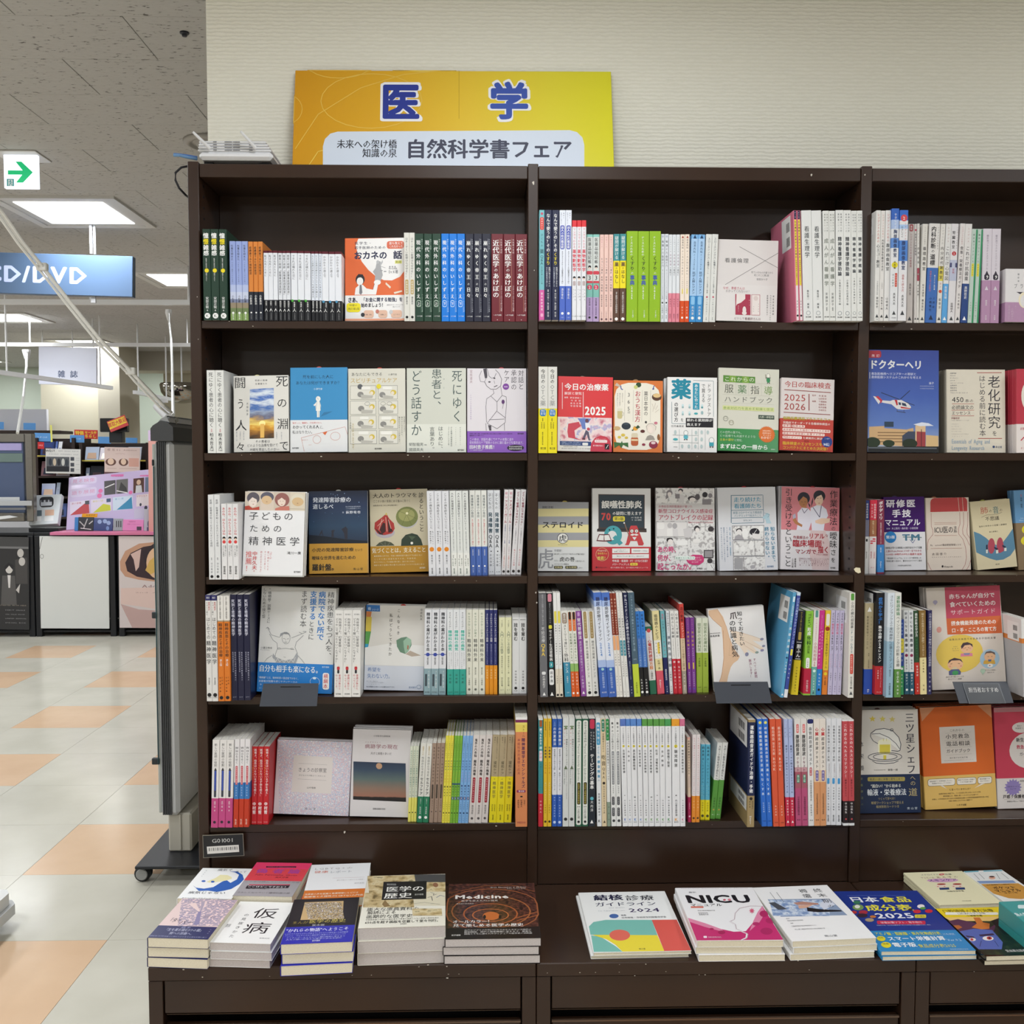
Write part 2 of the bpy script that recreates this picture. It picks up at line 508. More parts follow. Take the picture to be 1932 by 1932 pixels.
# display base with pull-out fronts
bx = [at_y(278, 1830, TABF)[0], at_y(1012, 1830, TABF)[0], at_y(1729, 1830, TABF)[0]]
bx.append(bx[2] + (bx[2] - bx[1]))
m_rail = mat('6a5648', .25, .6)
for k in range(3):
	a, c = bx[k] + .0008, bx[k + 1] - .0008
	db = empty('display_cabinet', f'low dark brown steel display cabinet under the {names[k]} bookcase bay, books lying on it', 'display cabinet', ((a + c) / 2, TABF, 0), 'brown display cabinets')
	M0 = Matrix.Translation((-(a + c) / 2, -TABF, 0))
	def part(mb, nm, **kw):
		o = mb.obj(nm, db, **kw); o.matrix_parent_inverse = M0; return o
	part(MB().box(a, c, TABF, .003, TABZ - .028, TABZ, M_STEEL, bev=.0018), 'top')
	sw = .028
	part(MB().box(a, a + sw, TABF + .002, -.01, 0, TABZ - .029, M_STEEL, bev=.001), 'leg')
	part(MB().box(c - sw, c, TABF + .002, -.01, 0, TABZ - .029, M_STEEL, bev=.001), 'leg')
	part(MB().box(a + sw, c - sw, TABF + .33, TABF + .34, 0, TABZ - .03, M_DARK), 'back_panel')
	da, dc = a + sw + .003, c - sw - .003
	zt = TABZ - .0295; zb = at_y(1300, 1902, TABF)[1]
	part(MB().box(da, dc, TABF + .005, TABF + .022, zb, zt, M_STEEL, bev=.001), 'drawer_front', label='upper drawer front')
	part(MB().box(da, dc, TABF + .014, TABF + .03, zb - .0085, zb - .0065, m_rail, bev=.0008), 'pull_rail')
	z2 = at_y(1300, 1925, TABF)[1]
	part(MB().box(da, dc, TABF + .006, TABF + .022, .02, z2, M_STEEL, bev=.002), 'drawer_front', label='lower drawer front')
	part(MB().box(da, dc, TABF + .004, TABF + .009, z2 - .0025, z2 + .001, m_rail), 'edge_strip')
	ch = MB(); rr = random.Random(50 + k)
	for i in range(14):
		xc = rr.uniform(a + .02, c - .02); zc = TABZ - rr.choice([.0005, .028, .004, .02]) ; s = rr.uniform(.0006, .002)
		ch.prism([(xc + s * rr.uniform(.6, 1.6) * math.cos(t), zc + s * rr.uniform(.3, .7) * math.sin(t)) for t in [j * math.pi / 3 for j in range(6)]], TABF - .0003, TABF + .0006, M_CHIP)
	part(ch, 'paint_chips', kind='stuff')
# ================================================================ books: one shell (jacket) + page block + printing each
NBOOK = [0]
REC = {}
def record(row, x, os_, xl, xr, sl, h, y0, y1):
	k = max(i for i in range(3) if i == 0 or x > POST[i][0])
	REC.setdefault((row, k), []).append(dict(os=os_, xl=xl, xr=xr, s=sl, h=h, y=(y0, y1), d=0))
def settle():
	# push neighbouring books apart until none runs into the next or into an upright
	for (row, k), L in REC.items():
		a, b = POST[k][1] + .0012, (POST[k + 1][0] if k < 2 else 99) - .0012
		L.sort(key=lambda r: r['xl'] + r['s'] * r['h'] / 2)
		for it in range(300):
			mv = 0
			for i in range(len(L)):
				p = L[i]
				lo = min(p['xl'], p['xl'] + p['s'] * p['h']) + p['d']; hi = max(p['xr'], p['xr'] + p['s'] * p['h']) + p['d']
				if lo < a: p['d'] += a - lo; mv = 1
				elif hi > b: p['d'] -= hi - b; mv = 1
				for q in L[i + 1:i + 3]:
					if p['y'][1] < q['y'][0] or q['y'][1] < p['y'][0]: continue
					hm = min(p['h'], q['h'])
					pen = max(p['xr'] + p['s'] * z_ + p['d'] - q['xl'] - q['s'] * z_ - q['d'] for z_ in (0, hm)) + .0002
					if pen > 1e-5:
						p['d'] -= pen * .5; q['d'] += pen * .5; mv = 1
			if not mv: break
		for i, p in enumerate(L):           # a full row: take up what is left in the thickness of the books
			for q in L[i + 1:i + 3]:
				if p['y'][1] < q['y'][0] or q['y'][1] < p['y'][0]: continue
				pen = max(p['xr'] + p['s'] * z_ + p['d'] - q['xl'] - q['s'] * z_ - q['d'] for z_ in (0, min(p['h'], q['h']))) + .0002
				if pen > 2e-5:
					for r in (p, q):
						k_ = 1 - (pen * .5) / (r['xr'] - r['xl']) * 2
						for o in r['os']: o.scale.x = min(o.scale.x, max(.7, k_))
		for p in L:
			if abs(p['d']) > .012: print('SETTLE', row, k, p['os'][0]['label'][:40], '%.1f mm' % (p['d'] * 1e3))
			for o in p['os']: o.location.x += p['d']
def ushell(mb, t, d, z0, z1, m, chamf=.0012, th=.0005, flush=True):
	"""U-shaped jacket section: spine at y=0 facing -y, boards back to y=d"""
	a = t / 2; c = min(chamf, t * .3)
	pts = [(-a, d), (-a, c), (-a + c, 0), (a - c, 0), (a, c), (a, d), (a - th, d), (a - th, c), (-a + th, c), (-a + th, d)]
	n = len(pts)
	vs = [(x, y, z0) for x, y in pts] + [(x, y, z1) for x, y in pts]
	cap = [(0, 1, 8, 9), (1, 2, 3, 4, 7, 8), (4, 5, 6, 7)]
	fs = [(i, (i + 1) % n, (i + 1) % n + n, i + n) for i in range(n)]
	fs += [q[::-1] for q in cap] + [tuple(i + n for i in q) for q in cap]
	mb.add(vs, fs, m)
def make_book(t, d, h, base, bands, rough=.4, page=None, inset=.0006):
	"""bands: list of (z0,z1,colour) overriding the base colour; spine-on orientation, origin at the foot of the spine"""
	mb = MB(); cuts = sorted({0, h} | {b for x in bands for b in x[:2]})
	for z0, z1 in zip(cuts, cuts[1:]):
		if z1 - z0 < 1e-5: continue
		col = base
		for b in bands:
			if b[0] - 1e-6 <= z0 and z1 <= b[1] + 1e-6: col = b[2]
		ushell(mb, t, d, z0, z1, col if not isinstance(col, str) else mat(col, rough))
	pg = MB().box(-t / 2 + .0006, t / 2 - .0006, .0018, d - .0008, inset, h - inset, page or M_PAGE)
	return mb, pg
def solve_shelf(crop, xb, yb, row, Y):
	px, py = cpx(crop, xb, yb)
	return at_y(px, py, Y)[0]
ORD = {1: [''], 2: ['left copy', 'right copy'], 3: ['left copy', 'middle copy', 'right copy'], 4: ['first copy from left', 'second copy from left', 'third copy from left', 'fourth copy from left']}
ROWN = dict(A='top shelf', B='second shelf', C='third shelf', D='fourth shelf', E='bottom shelf')
def yrow(row, crop, x, yb, Ydef):
	"""distance forward of the shelf edge from where the foot of the book is seen (rows below eye level)"""
	if row in 'AB': return Ydef
	px, py = cpx(crop, x, yb)
	if py - LIPY[row] < 0 and row in 'CDE':
		pass
	Y = at_z(px, py, SZ[row])[1]
	return max(-.05, min(.03, Y))
def spines(crop, xb0, xb1, n, xt0, yt, yb, label, base, spec='', Y=None, depth=None, side=None, page=None, rough=.4):
	row = crop[0]
	if Y is None or row in 'DE' and Y == 'auto': Y = yrow(row, crop, (xb0 + xb1) / 2, yb, -.002)
	px0, py0 = cpx(crop, xb0, yb); px1, _ = cpx(crop, xb1, yb)
	z = SZ[row]
	Xa, Xb = at_y(px0, py0, Y)[0], at_y(px1, py0, Y)[0]
	ptx, pty = cpx(crop, xt0 if xt0 is not None else xb0, yt)
	Xt, Zt = at_y(ptx, pty, Y)
	if xt0 is None: Xt = Xa
	lean = math.atan2(Xt - Xa, Zt - z)
	if abs(lean) < .012: lean = 0
	h = (Zt - z) / math.cos(lean)
	pitch = (Xb - Xa) / n * math.cos(lean)
	t = pitch - .0005
	if depth is None:
		depth = .128 if h < .195 else .148 if h < .225 else .168
		if h > .245: depth = .182
	depth = min(depth, BACKY - .0105 - Y)
	def v2z(y): return h * (1 - (y - yt) / (yb - yt))
	bands, ops = [], []
	for s in [q.strip() for q in spec.split('|') if q.strip()]:
		k = s.split()
		if k[0] == 'B': bands.append((max(0, v2z(float(k[2]))), min(h, v2z(float(k[1]))), k[3]))
		else: ops.append(k)
	jm, pm = make_book(t, depth, h, base, bands, rough, page)
	pr = MB(); yy = -.00012
	for k in ops:
		yy -= .00002
		c = k[0]
		bold = 0
		if len(c) > 1: bold = {'b': 2, 'm': 1, 'x': 3}[c[1]]
		c = c[0]
		if c in 'TV':
			m = mat(k[4]); hc = float(k[5]) if len(k) > 5 else .5; hw = float(k[6]) if len(k) > 6 else .62
			(put_v if c == 'T' else put_r)(pr, k[3], (hc - .5) * t, v2z(float(k[1])), v2z(float(k[2])), hw * t, yy, m, bold, 2 if hw > .5 and t > .011 else 1)
		elif c == 'R':
			x0, x1 = (float(k[3]) - .5) * t, (float(k[4]) - .5) * t
			z0, z1 = v2z(float(k[2])), v2z(float(k[1])); q = min(x1 - x0, z1 - z0) * .22
			pr.add([(x0 + q, yy, z0), (x1 - q, yy, z0), (x1, yy, z0 + q), (x1, yy, z1 - q), (x1 - q, yy, z1), (x0 + q, yy, z1), (x0, yy, z1 - q), (x0, yy, z0 + q)], [list(range(8))], mat(k[5]))
		elif c == 'C':
			zc, r = v2z(float(k[1])), float(k[2]) * t; hc = (float(k[4]) - .5) * t if len(k) > 4 else 0
			pr.add([(hc + r * math.cos(a), yy, zc + r * math.sin(a)) for a in [i * math.pi / 7 for i in range(14)]], [list(range(14))], mat(k[3]))
		elif c == 'P':      # small pointed mark (publisher sign)
			zc, r = v2z(float(k[1])), float(k[2]) * t
			pr.add([(-r, yy, zc - r), (r, yy, zc - r), (0, yy, zc + r * 1.2)], [(0, 1, 2)], mat(k[3]))
		elif c == 'H':
			w_ = (float(k[5]) if len(k) > 5 else .7) * t
			put_h(pr, k[3], -w_ / 2, w_ / 2, v2z(float(k[1])), float(k[2]) * t, yy, mat(k[4]), bold, 1)
	if side:                # barcode label and printing on the visible left board
		for sd in side:
			u0, u1, v0, v1, col = sd
			a_ = -t / 2 - .0001
			pr.add([(a_, depth * u1, h * (1 - v1)), (a_, depth * u0, h * (1 - v1)), (a_, depth * u0, h * (1 - v0)), (a_, depth * u1, h * (1 - v0))], [(0, 1, 2, 3)], mat(col))
			if col in ('W', 'e8e8e8'):
				for bz in (.18, .62):
					for i in range(11):
						za, zb = h * (1 - v0 - (v1 - v0) * bz), h * (1 - v0 - (v1 - v0) * (bz + .28))
						ya = depth * (u0 + (u1 - u0) * (.12 + .035 * i)); yb_ = ya + depth * (u1 - u0) * (.012 + .008 * (i % 3))
						pr.add([(a_ - .00008, yb_, zb), (a_ - .00008, ya, zb), (a_ - .00008, ya, za), (a_ - .00008, yb_, za)], [(0, 1, 2, 3)], mat('K'))
	mj, mp_, mt = jm.mesh('book'), pm.mesh('pages'), pr.mesh('lettering') if pr.v else None
	lift = abs(math.sin(lean)) * t / 2
	for i in range(n):
		X = Xa + (Xb - Xa) * (i + .5) / n
		o = bpy.data.objects.new('book', mj); COL.objects.link(o)
		o.location = (X, Y + (R.uniform(-.001, .001) if n > 1 else 0), z + lift + .0001)
		o.rotation_euler = (0, lean, 0)
		p = bpy.data.objects.new('pages', mp_); COL.objects.link(p); p.parent = o
		if mt:
			q = bpy.data.objects.new('lettering', mt); COL.objects.link(q); q.parent = o
		lab = label + (', ' + ORD[n][i] if n > 1 else '')
		tag(o, lab, 'book', 'books on the ' + ROWN[row])
		record(row, X, [o], X - t / 2 / math.cos(lean), X + t / 2 / math.cos(lean), math.tan(lean), h * math.cos(lean), Y, Y + depth)
		NBOOK[0] += 1
def S(txt):
	"""table: crop xb0 xb1 n xt0 yt yb base ; label ; spec"""
	for line in txt.strip().split('\n'):
		if not line.strip(): continue
		head, label, spec = (line.split(';') + [''])[:3]
		k = head.split()
		kw = {}
		for q in k[8:]:
			a, b_ = q.split('=')
			kw[a] = float(b_) if a != 'side' else {'w': [(.12, .5, .02, .32, 'W')], 'p': [(.1, .5, .06, .3, 'W')], 'n': [(.06, .95, .02, .27, 'W'), (.05, .9, .72, .86, 'e8e8e8')], 'o': [(.1, .6, .05, .2, 'W'), (.3, 1, .3, .75, 'c07030')]}[b_]
		spines(k[0], float(k[1]), float(k[2]), int(k[3]), None if k[4] == '-' else float(k[4]), float(k[5]), float(k[6]), label.strip(), k[7], spec, **kw)

S('''
A1 85 360 3 - 75 1100 1f3a2c Y=-.008;dark green book with bold white and yellow title, far left of top shelf;Tb 115 180 憧 W .45 .72|Tb 180 250 憬 Y .45 .72|Tb 250 375 雑感 W .45 .72|T 400 510 医療者の感動日記 W .45 .22|C 540 .27 Y|T 565 660 続感じるひと W .45 .2|T 835 970 安部正敏 W .5 .42|T 980 1000 著 W .5 .2|C 1050 .36 W|H 1050 .5 K 1f3a2c .4
A1 390 600 3 - 212 1100 98a8dc Y=-.003;pale blue sky-and-field book between green and orange ones on top shelf;B 700 780 b4c0e4|B 780 860 c8cfe6|B 860 900 7e86a4|B 900 960 93856f|B 960 1020 6d7f52|B 1020 1100 7f9a58|T 250 430 仕事を辞めた K .45 .4|T 440 690 いのちの旅をつづける人へ K .45 .22|T 815 900 小松康 K .5 .4|C 1015 .2 W|T 1030 1090 医学書 W .5 .28
A1 604 768 3 - 217 1105 d9843a Y=-.003;orange book with black wrap on top shelf, left bay;B 780 1105 1d222e|Tm 270 590 組織論でみた病院経営 K .45 .5|Tm 815 925 小倉真治 W .45 .5|C 1015 .18 W|T 1035 1090 日本医事 G .5 .3
A1 775 937 3 - 320 1105 e6e8ee Y=-.003;white book with maroon top and black foot next to the orange three;B 320 345 5a1a28|B 872 1105 1a1b20|T 365 610 転ばぬ先のために 3a3c44 .42 .5|T 882 935 宇都宮 W .5 .45|T 962 1008 人 W .5 .7|T 1015 1095 日本医事新報 G .55 .25
A1 940 1080 3 - 322 1105 e2e4ea Y=-.003;narrow white book with long black title, maroon top, black foot;B 322 347 5a1a28|B 870 1105 1a1b20|T 365 830 患者の視線「医療事故調査制度」 2c2e36 .5 .62|T 880 960 飯田修平 W .5 .5|T 968 1008 人 W .5 .8|T 1015 1095 日本医事新報 G .55 .3
A1 1085 1310 3 - 322 1105 e6e8ee Y=-.003;white book with green corner on its black foot, top shelf left bay;B 322 348 5a1a28|B 872 1105 1a1b20|C 880 .2 4aa83a .2|T 365 645 できれば晴れた日に 3a3c44 .42 .42|T 890 955 板橋繁 W .5 .28|T 962 1008 人 W .5 .55|T 1015 1095 日本医事新報 G .55 .2
A1 1315 1440 3 - 328 1107 dfe4ee Y=-.003;thin white book with two-line title, maroon top, black foot;B 328 354 5a1a28|B 878 1107 1a1b20|T 370 850 たとえ世界が終わるとしても木を植える 3a3c44 .5 .55|T 885 970 岡田晋吾 W .5 .5|T 975 1015 人 W .5 .8
A1 1443 1670 3 - 330 1108 e6e8ee Y=-.003;white book with blue corner on its black foot, beside the orange cover;B 330 358 5a1a28|B 885 1108 1a1b20|C 893 .2 4a90b8 .2|T 380 625 かかわりの途上で 3a3c44 .42 .42|T 900 960 田中順也 W .6 .28|T 970 1015 人 W .5 .55|T 1020 1098 日本医事新報 G .55 .2
A2 478 600 2 - 112 1100 dcdad2;ivory book with long thin title and gold oval, top shelf left bay;T 165 620 はろーすくい医療はなぜ守る？！ 4a4c50 .5 .5|R 635 800 .2 .8 b8a06a|T 650 790 診療所物語 W .5 .35|T 825 915 蘆名秀忠 5a5c60 .5 .42|C 1055 .25 K|H 1078 .2 しゅう K .5
A2 605 893 3 - 122 1103 1d3d2d;dark green book with large white title and boxed 上;Tm 185 860 現代外科のいしずえ W .4 .52|R 868 942 .18 .66 c8d8c8|R 874 936 .22 .62 1d3d2d|Tm 876 936 上 W .42 .4|R 178 1005 .7 .72 6a9a80|T 180 300 明日への医療 b8c8bc .84 .16|T 800 1000 アーサーギルマン訳北野 b8c8bc .84 .16|H 1046 .16 へるす出版 W .7
A2 895 1157 3 - 122 1103 0f78d8;bright blue book with large white title and boxed 下;Tm 185 860 現代外科のいしずえ W .4 .52|R 868 942 .16 .64 d0e4f8|R 874 936 .2 .6 0f78d8|Tm 876 936 下 W .4 .4|R 178 1005 .72 .74 8abcf0|T 180 300 明日への医療 d0e4f8 .86 .16|T 800 1000 アーサーギルマン訳北野 d0e4f8 .86 .16|H 1046 .16 へるす出版 W .7
A2 1160 1440 3 - 124 1103 1b1c30;navy book with large white title 崩れゆく帝王の日々;Tm 190 490 崩れゆく W .38 .5|Tm 490 645 帝王 W .38 .5|T 660 710 の W .38 .3|Tm 715 845 日々 W .38 .5|R 178 1010 .66 .69 9a9ca8|T 180 300 外科医の悲劇 b8bac4 .84 .16|T 800 1000 トールワルド小川道雄 b8bac4 .84 .16|H 1048 .16 へるす出版 W .7
A2 1447 1843 3 - 126 1103 6b1a26;wide maroon book with large white title, right end of top left shelf;Tm 190 500 近代医学 W .38 .56|T 505 550 の W .38 .36|Tm 560 840 あけぼの W .38 .54|R 178 1000 .68 .7 c08a70|T 180 345 外科医の世紀 e0c8c8 .84 .16|T 700 990 ユルゲントールワルド訳小川道雄 e0c8c8 .84 .15|H 1032 .14 へるす出版 W .7|C 1085 .03 W
A3 98 160 1 - 98 1375 74b5bd Y=-.03;teal book with pink foot and red tab, first at left of middle bay top;B 1025 1375 d05ba0|C 140 .25 c0506a|R 182 328 .12 .88 d0443c|T 190 320 保護者から W .5 .25|T 370 530 子どもの 1e4a50 .5 .5|Tm 535 620 薬 1e4a50 .5 .8|T 620 735 Q&A 1e4a50 .5 .6|T 750 960 処方箋を書くまえの話 K .5 .25|T 1050 1270 富本和彦編著 W .5 .4|R 1300 1340 .25 .75 e8a8c8
A3 164 330 2 - 98 1375 1c2140 Y=-.03;dark navy tall book with white title ending in yellow;Tm 138 585 なんで使うの？その W .5 .52|Tm 588 738 くすり Y .5 .52|T 758 990 医師が考えるくすりの W .68 .26|T 758 990 立ち位置患者が感じる c8ccd8 .32 .26|T 1020 1050 編著 W .5 .2|T 1060 1260 村川裕二／高山和郎 W .5 .26|T 1280 1340 南江堂 W .5 .26
A3 333 472 2 - 100 1368 dfe3ee Y=-.03;white tall book with blue title box and blue foot;B 975 1368 4a66c0|T 125 265 症例から考える 4a4c60 .3 .2|T 125 200 薬学の K .7 .2|R 275 550 .12 .84 4a58b0|Tm 285 542 達人の処方鑑査術 W .48 .5|T 570 950 あなたならどうするこんな疑義照会をどう読む K .5 .3|T 1000 1125 清水孝広 W .5 .4|C 1292 .22 W|H 1340 .2 じほう W .5
A3 476 638 3 - 215 1366 e2e2e6 Y=-.03;white book with red top and a drawn woman on spine;B 215 290 d83038|T 300 540 マンガでわかる d04860 .5 .55|Tb 548 810 薬物動態学 d04050 .5 .8|C 875 .3 1b191c|C 890 .2 ecd0c0|R 915 968 .2 .8 b8a8a8|T 1000 1150 丸山桂司 K .7 .24|T 1000 1110 ビーエム K .35 .24|Hm 1322 .3 オーム社 K .9
A3 640 788 2 - 375 1382 d8dcd8 Y=-.005;mint and lilac book with red label reading 3 and pink disc;B 375 405 8ccac0|B 938 1100 7fbcb0|B 1100 1382 b49cc4|Tm 412 715 医薬品暗記帳 K .5 .55|C 750 .24 1b191c|C 765 .16 e8d0c0|R 797 838 .02 .98 d04050|Tm 845 905 3 2c2c34 .5 .7|R 912 938 .02 .98 d04050|C 985 .4 d0405c|Tm 955 1015 2 W .5 .5|T 1110 1200 村松早織 K .5 .3|T 1210 1310 登録販売者 6a5a80 .5 .24|C 1335 .18 K
A3 790 945 3 - 377 1386 ecc8be Y=-.004;pale pink thin book with long dark title on top shelf;T 400 530 季節めぐる c87890 .5 .3|T 645 835 やさしい漢方 4a3a40 .5 .45|T 855 1040 未病の地図帖 4a3a40 .5 .45|T 1070 1215 監修薬日本堂 4a3a40 .5 .35|T 1265 1340 丸善出版 8a6a70 .5 .25|R 1345 1370 .3 .7 6a4a50
A3 947 1092 2 - 370 1386 3f8c92 Y=-.006;book with teal head, yellow middle and brown foot;B 680 998 f0dc20|B 998 1386 5c4033|T 395 665 疑問が解ける W .5 .6|Tb 695 750 薬 5c4033 .5 .72|T 752 778 の K .5 .4|Tm 780 945 はなし 3a3428 .5 .6|T 1040 1070 編著 W .5 .25|T 1075 1290 倉田なおみ柳田俊彦 W .5 .32|C 1355 .26 W
A3 1096 1484 3 1096 338 1386 90b820 Y=-.008;thick lime green drug dictionary book on top shelf;T 395 625 ナースのための W .42 .26|Tm 625 800 くすり 2c3a20 .5 .42|T 808 838 の W .5 .26|Tb 845 968 事典 3a50a8 .5 .44|Tm 975 1130 2025 W .48 .24|T 1250 1340 つちや書店 W .58 .14|V 1230 1370 nurse_guide d8d040 .85 .06
A3 1484 1572 2 1486 372 1388 dcdfe6;white thin nursing book with grey roundel, right of the lime ones;C 400 .3 b8c0d0|T 440 610 看護の力 3c4048 .5 .6|T 615 755 会話の力 3c4048 .5 .6|T 780 1125 聴く力とコミュニケーションで変わる看護 6a6e78 .5 .3|C 1165 .22 K|T 1190 1290 川名典子 5a5e68 .5 .4|T 1310 1350 南山堂 K .5 .3
A3 1574 1703 3 1580 377 1385 dfe2e6;white book with dusty pink foot on top shelf middle bay;B 1052 1385 e08898|T 400 585 ことばでつづる 5a5e68 .5 .35|T 595 740 訪問看護 a890a0 .5 .5|T 745 855 の看取り 4a4e58 .5 .5|T 1110 1215 角田直枝 8a3a50 .5 .35|T 1290 1345 照林社 6a2a40 .5 .4
A3 1706 1812 2 1720 375 1386 eedfd0;cream book with orange-red foot on top shelf middle bay;B 1140 1386 d85020|P 405 .25 a04030|T 425 545 血液内科 4a3a34 .5 .42|T 555 845 ナースのはじめかた 4a3a34 .5 .42|T 860 1000 がん薬物療法 8a7a70 .5 .22|R 1000 1060 .4 .6 e0d040|T 1200 1300 森文子 W .5 .3|C 1335 .24 W
A4 -60 88 2 -30 355 1303 a6c8ea;light blue book with darker blue foot on top shelf middle bay;B 355 400 7ab0e0|B 1018 1303 3f8cc8|P 380 .25 1c3a60|T 425 560 血液内科 2a4a70 .5 .36|T 565 740 ナースのはじめ 2a4a70 .5 .28|Tm 755 1000 抗がん剤レジメン 1c3a60 .5 .44|R 1025 1115 .2 .75 8ac0e8|T 1130 1230 飛内賢 W .5 .36|C 1260 .22 W
A4 92 224 2 128 352 1301 dcdcd8;off-white thin book with grey title 看護のアート;T 388 620 スローエシックス 4a5058 .5 .42|T 625 785 と看護のアート 4a5058 .5 .42|T 810 990 ケアする倫理の物語 5a6068 .5 .25|C 1030 .16 c06070|T 1050 1225 アンギャラガー 5a6068 .5 .28|T 1250 1280 南山堂 K .5 .25
A4 1090 1168 2 1060 98 1280 d87890 Y=-.03 side=w;pink-covered tall book with yellow striped spine;R 100 190 .15 .85 3a2448|T 110 180 ナース W .5 .4|R 195 900 .22 .8 e4d048|Tm 205 610 生活機能と疾患からみる個人 2c2430 .5 .5|T 625 890 看護過程展開と指導ポイント K .5 .36|R 900 1275 .2 .82 e6dcdc|T 1055 1180 金原京子 4a3a40 .5 .4|C 1225 .3 K
A4 1170 1384 2 1147 98 1279 e2e2e0 Y=-.03;wide white book with four-character title 看護生理学;Tm 262 608 看護生理学 3a3e42 .5 .52|T 948 1060 桑名俊一 3a3e42 .5 .24|T 1085 1150 編著 3a3e42 .5 .22|C 1197 .22 9a9ea0|C 1197 .17 e2e2e0|Hm 1240 .16 理工図書 K .55
A4 1386 1518 2 1376 102 1276 dfdfdb Y=-.03;white book with outlined grey title 成人がん看護学;T 130 330 看護学専門分野 8a8e88 .7 .26|T 130 330 教科書シリーズ 6a6e68 .3 .26|Tb 385 915 成人がん看護学 8c9088 .5 .72|T 970 1120 安藤詳子 4a4e50 .5 .4|T 1130 1170 編著 4a4e50 .5 .24|Hm 1235 .22 理工図書 K .8
A4 1520 1688 2 1518 94 1276 e2e2df Y=-.03;white book titled 精神看護学援助論 on top shelf middle bay;T 125 330 看護学専門分野 6a6e70 .68 .22|T 125 330 教科書シリーズ 6a6e70 .34 .22|Tb 375 798 精神看護学援助論 3c4046 .5 .52|T 830 1110 小島操子石田真知子編 4a4e50 .5 .26|C 1195 .28 9a9ea0|C 1195 .2 e2e2df|Hm 1238 .2 理工図書 K .6
A4 1690 1812 2 1686 100 1278 e0e0dc Y=-.03;white book titled 精神看護学概論, right end of middle bay top shelf;T 130 335 看護学専門分野 6a6e70 .7 .26|T 130 335 教科書シリーズ 6a6e70 .34 .26|Tb 372 772 精神看護学概論 3c4046 .5 .6|T 810 1100 小島操子石田真知子編 4a4e50 .5 .3|C 1195 .3 9a9ea0|C 1195 .22 e0e0dc|Hm 1240 .22 理工図書 K .7
A5 122 180 1 150 108 1446 e0deda Y=-.03 side=o;white tall book with dark orange photo cover, first in right bay top shelf;T 140 500 レジデントのための c85a50 .5 .6|Tm 515 800 心エコー教室 3a3c40 .5 .72|T 960 1130 日本循環器学会編 G .5 .3|T 1150 1290 藤田智史 K .5 .46|P 1385 .32 3a3c40|H 1425 .2 日医 K .5
A5 184 236 1 214 112 1444 e0dcd8 Y=-.03;white tall book with small red upper title, second in right bay;T 150 440 レジデントのための c88078 .5 .45|Tm 455 840 内科救急急性腹症の見方 3a3c40 .5 .55|T 975 1055 山田悠史 G .5 .3|T 1150 1310 野坂俊介編 K .5 .46|P 1385 .32 3a3c40
A5 240 306 1 278 108 1442 e2e0de Y=-.03;white tall book with long red and black title, third in right bay;T 140 490 レジデントのための c05850 .5 .5|Tm 500 840 腹部画像教室 3a3c40 .5 .66|T 1150 1310 山﨑道夫 K .5 .46|P 1385 .32 3a3c40
A5 312 402 1 348 85 1440 e0e0e2 Y=-.035;white book with blue head and yellow disc on top shelf right bay;B 85 220 3060b8|B 220 330 a8bce0|B 440 560 5a88cc|T 140 330 やさしイイ W .5 .36|Tb 335 675 胸部画像教室 2c3a60 .5 .5|C 765 .42 e0d020|Tm 715 815 実践編 K .5 .3|R 862 1030 .55 .85 c85040|T 875 1020 レジデント W .7 .2|T 870 1030 学ぶ読影法 K .3 .2|T 1100 1250 長尾大志 K .5 .34|P 1345 .24 3a3c40|H 1405 .14 日本医事 K .6
A5 408 512 1 446 105 1446 e2e0e2 Y=-.035;white book with blue cloud-pattern spine and red roundel, right bay top;B 105 230 3468c4|B 470 720 4a80cc|B 280 330 a8c4e8|C 200 .4 d04850|Tm 180 225 2 W .5 .4|T 300 440 やさしイイ K .3 .3|T 250 470 レジデントの c05060 .7 .22|Tb 475 832 腹部画像教室 2a3a68 .5 .46|T 880 1095 画像の読み方 c06060 .5 .3|T 1130 1280 長尾大志 K .5 .3|P 1350 .24 3a3c40
A5 520 596 1 536 272 1450 d8d0cc;beige book with red tab at head beside the blue cloud-pattern one;R 278 360 .2 .8 a83038|T 290 350 第版 W .5 .4|T 380 790 レジデントのための呼吸管理 b05058 .5 .34|T 980 1120 長尾大志 4a3c3c .5 .42|P 1400 .3 3a3c40
A5 598 628 1 604 272 1450 dcd6d2;narrow beige book with pink disc at head, right bay top shelf;C 345 .42 c03858|T 380 650 血液ガス呼吸管理 3a3438 .5 .8|T 700 900 やさしイイ c05060 .5 .4|P 1400 .4 3a3c40
A5 630 664 1 640 268 1450 dcd8d2;beige book titled 血液教室 with red photo patch;T 300 520 レジデントの 9a9088 .5 .5|T 535 755 血液教室 3a3438 .5 .8|R 795 950 .05 .95 a04050|C 870 .3 9a9a90|T 985 1130 宮川義隆 3a3438 .5 .6|P 1400 .4 3a3c40
A5 667 733 1 710 272 1450 dcd8d0;beige book titled 循環器教室, right bay top shelf;T 300 520 レジデントのための 9a9088 .5 .34|Tm 535 835 循環器教室 3a3438 .5 .62|T 985 1140 佐々木達哉 3a3438 .5 .4|T 1165 1310 鷹島直紀 3a3438 .5 .4|P 1400 .3 3a3c40
A5 737 870 1 792 268 1452 dedad6;wide white book with bold title and blue lower half, right bay;B 795 1452 3a68b0|Tb 300 570 内科診断 2a2628 .42 .48|Tm 575 620 の K .42 .34|Tb 630 770 道標 2a2628 .42 .48|T 300 580 レジデントのための 6a6668 .84 .16|T 830 1080 患者から学ぶ診断力 d87888 .3 .2|T 880 1060 教えるための教科書 W .7 .14|T 1140 1320 小嶋徹也 1a2a50 .4 .24|T 1130 1290 上原修 1a2a50 .7 .2|P 1390 .2 1c2a48
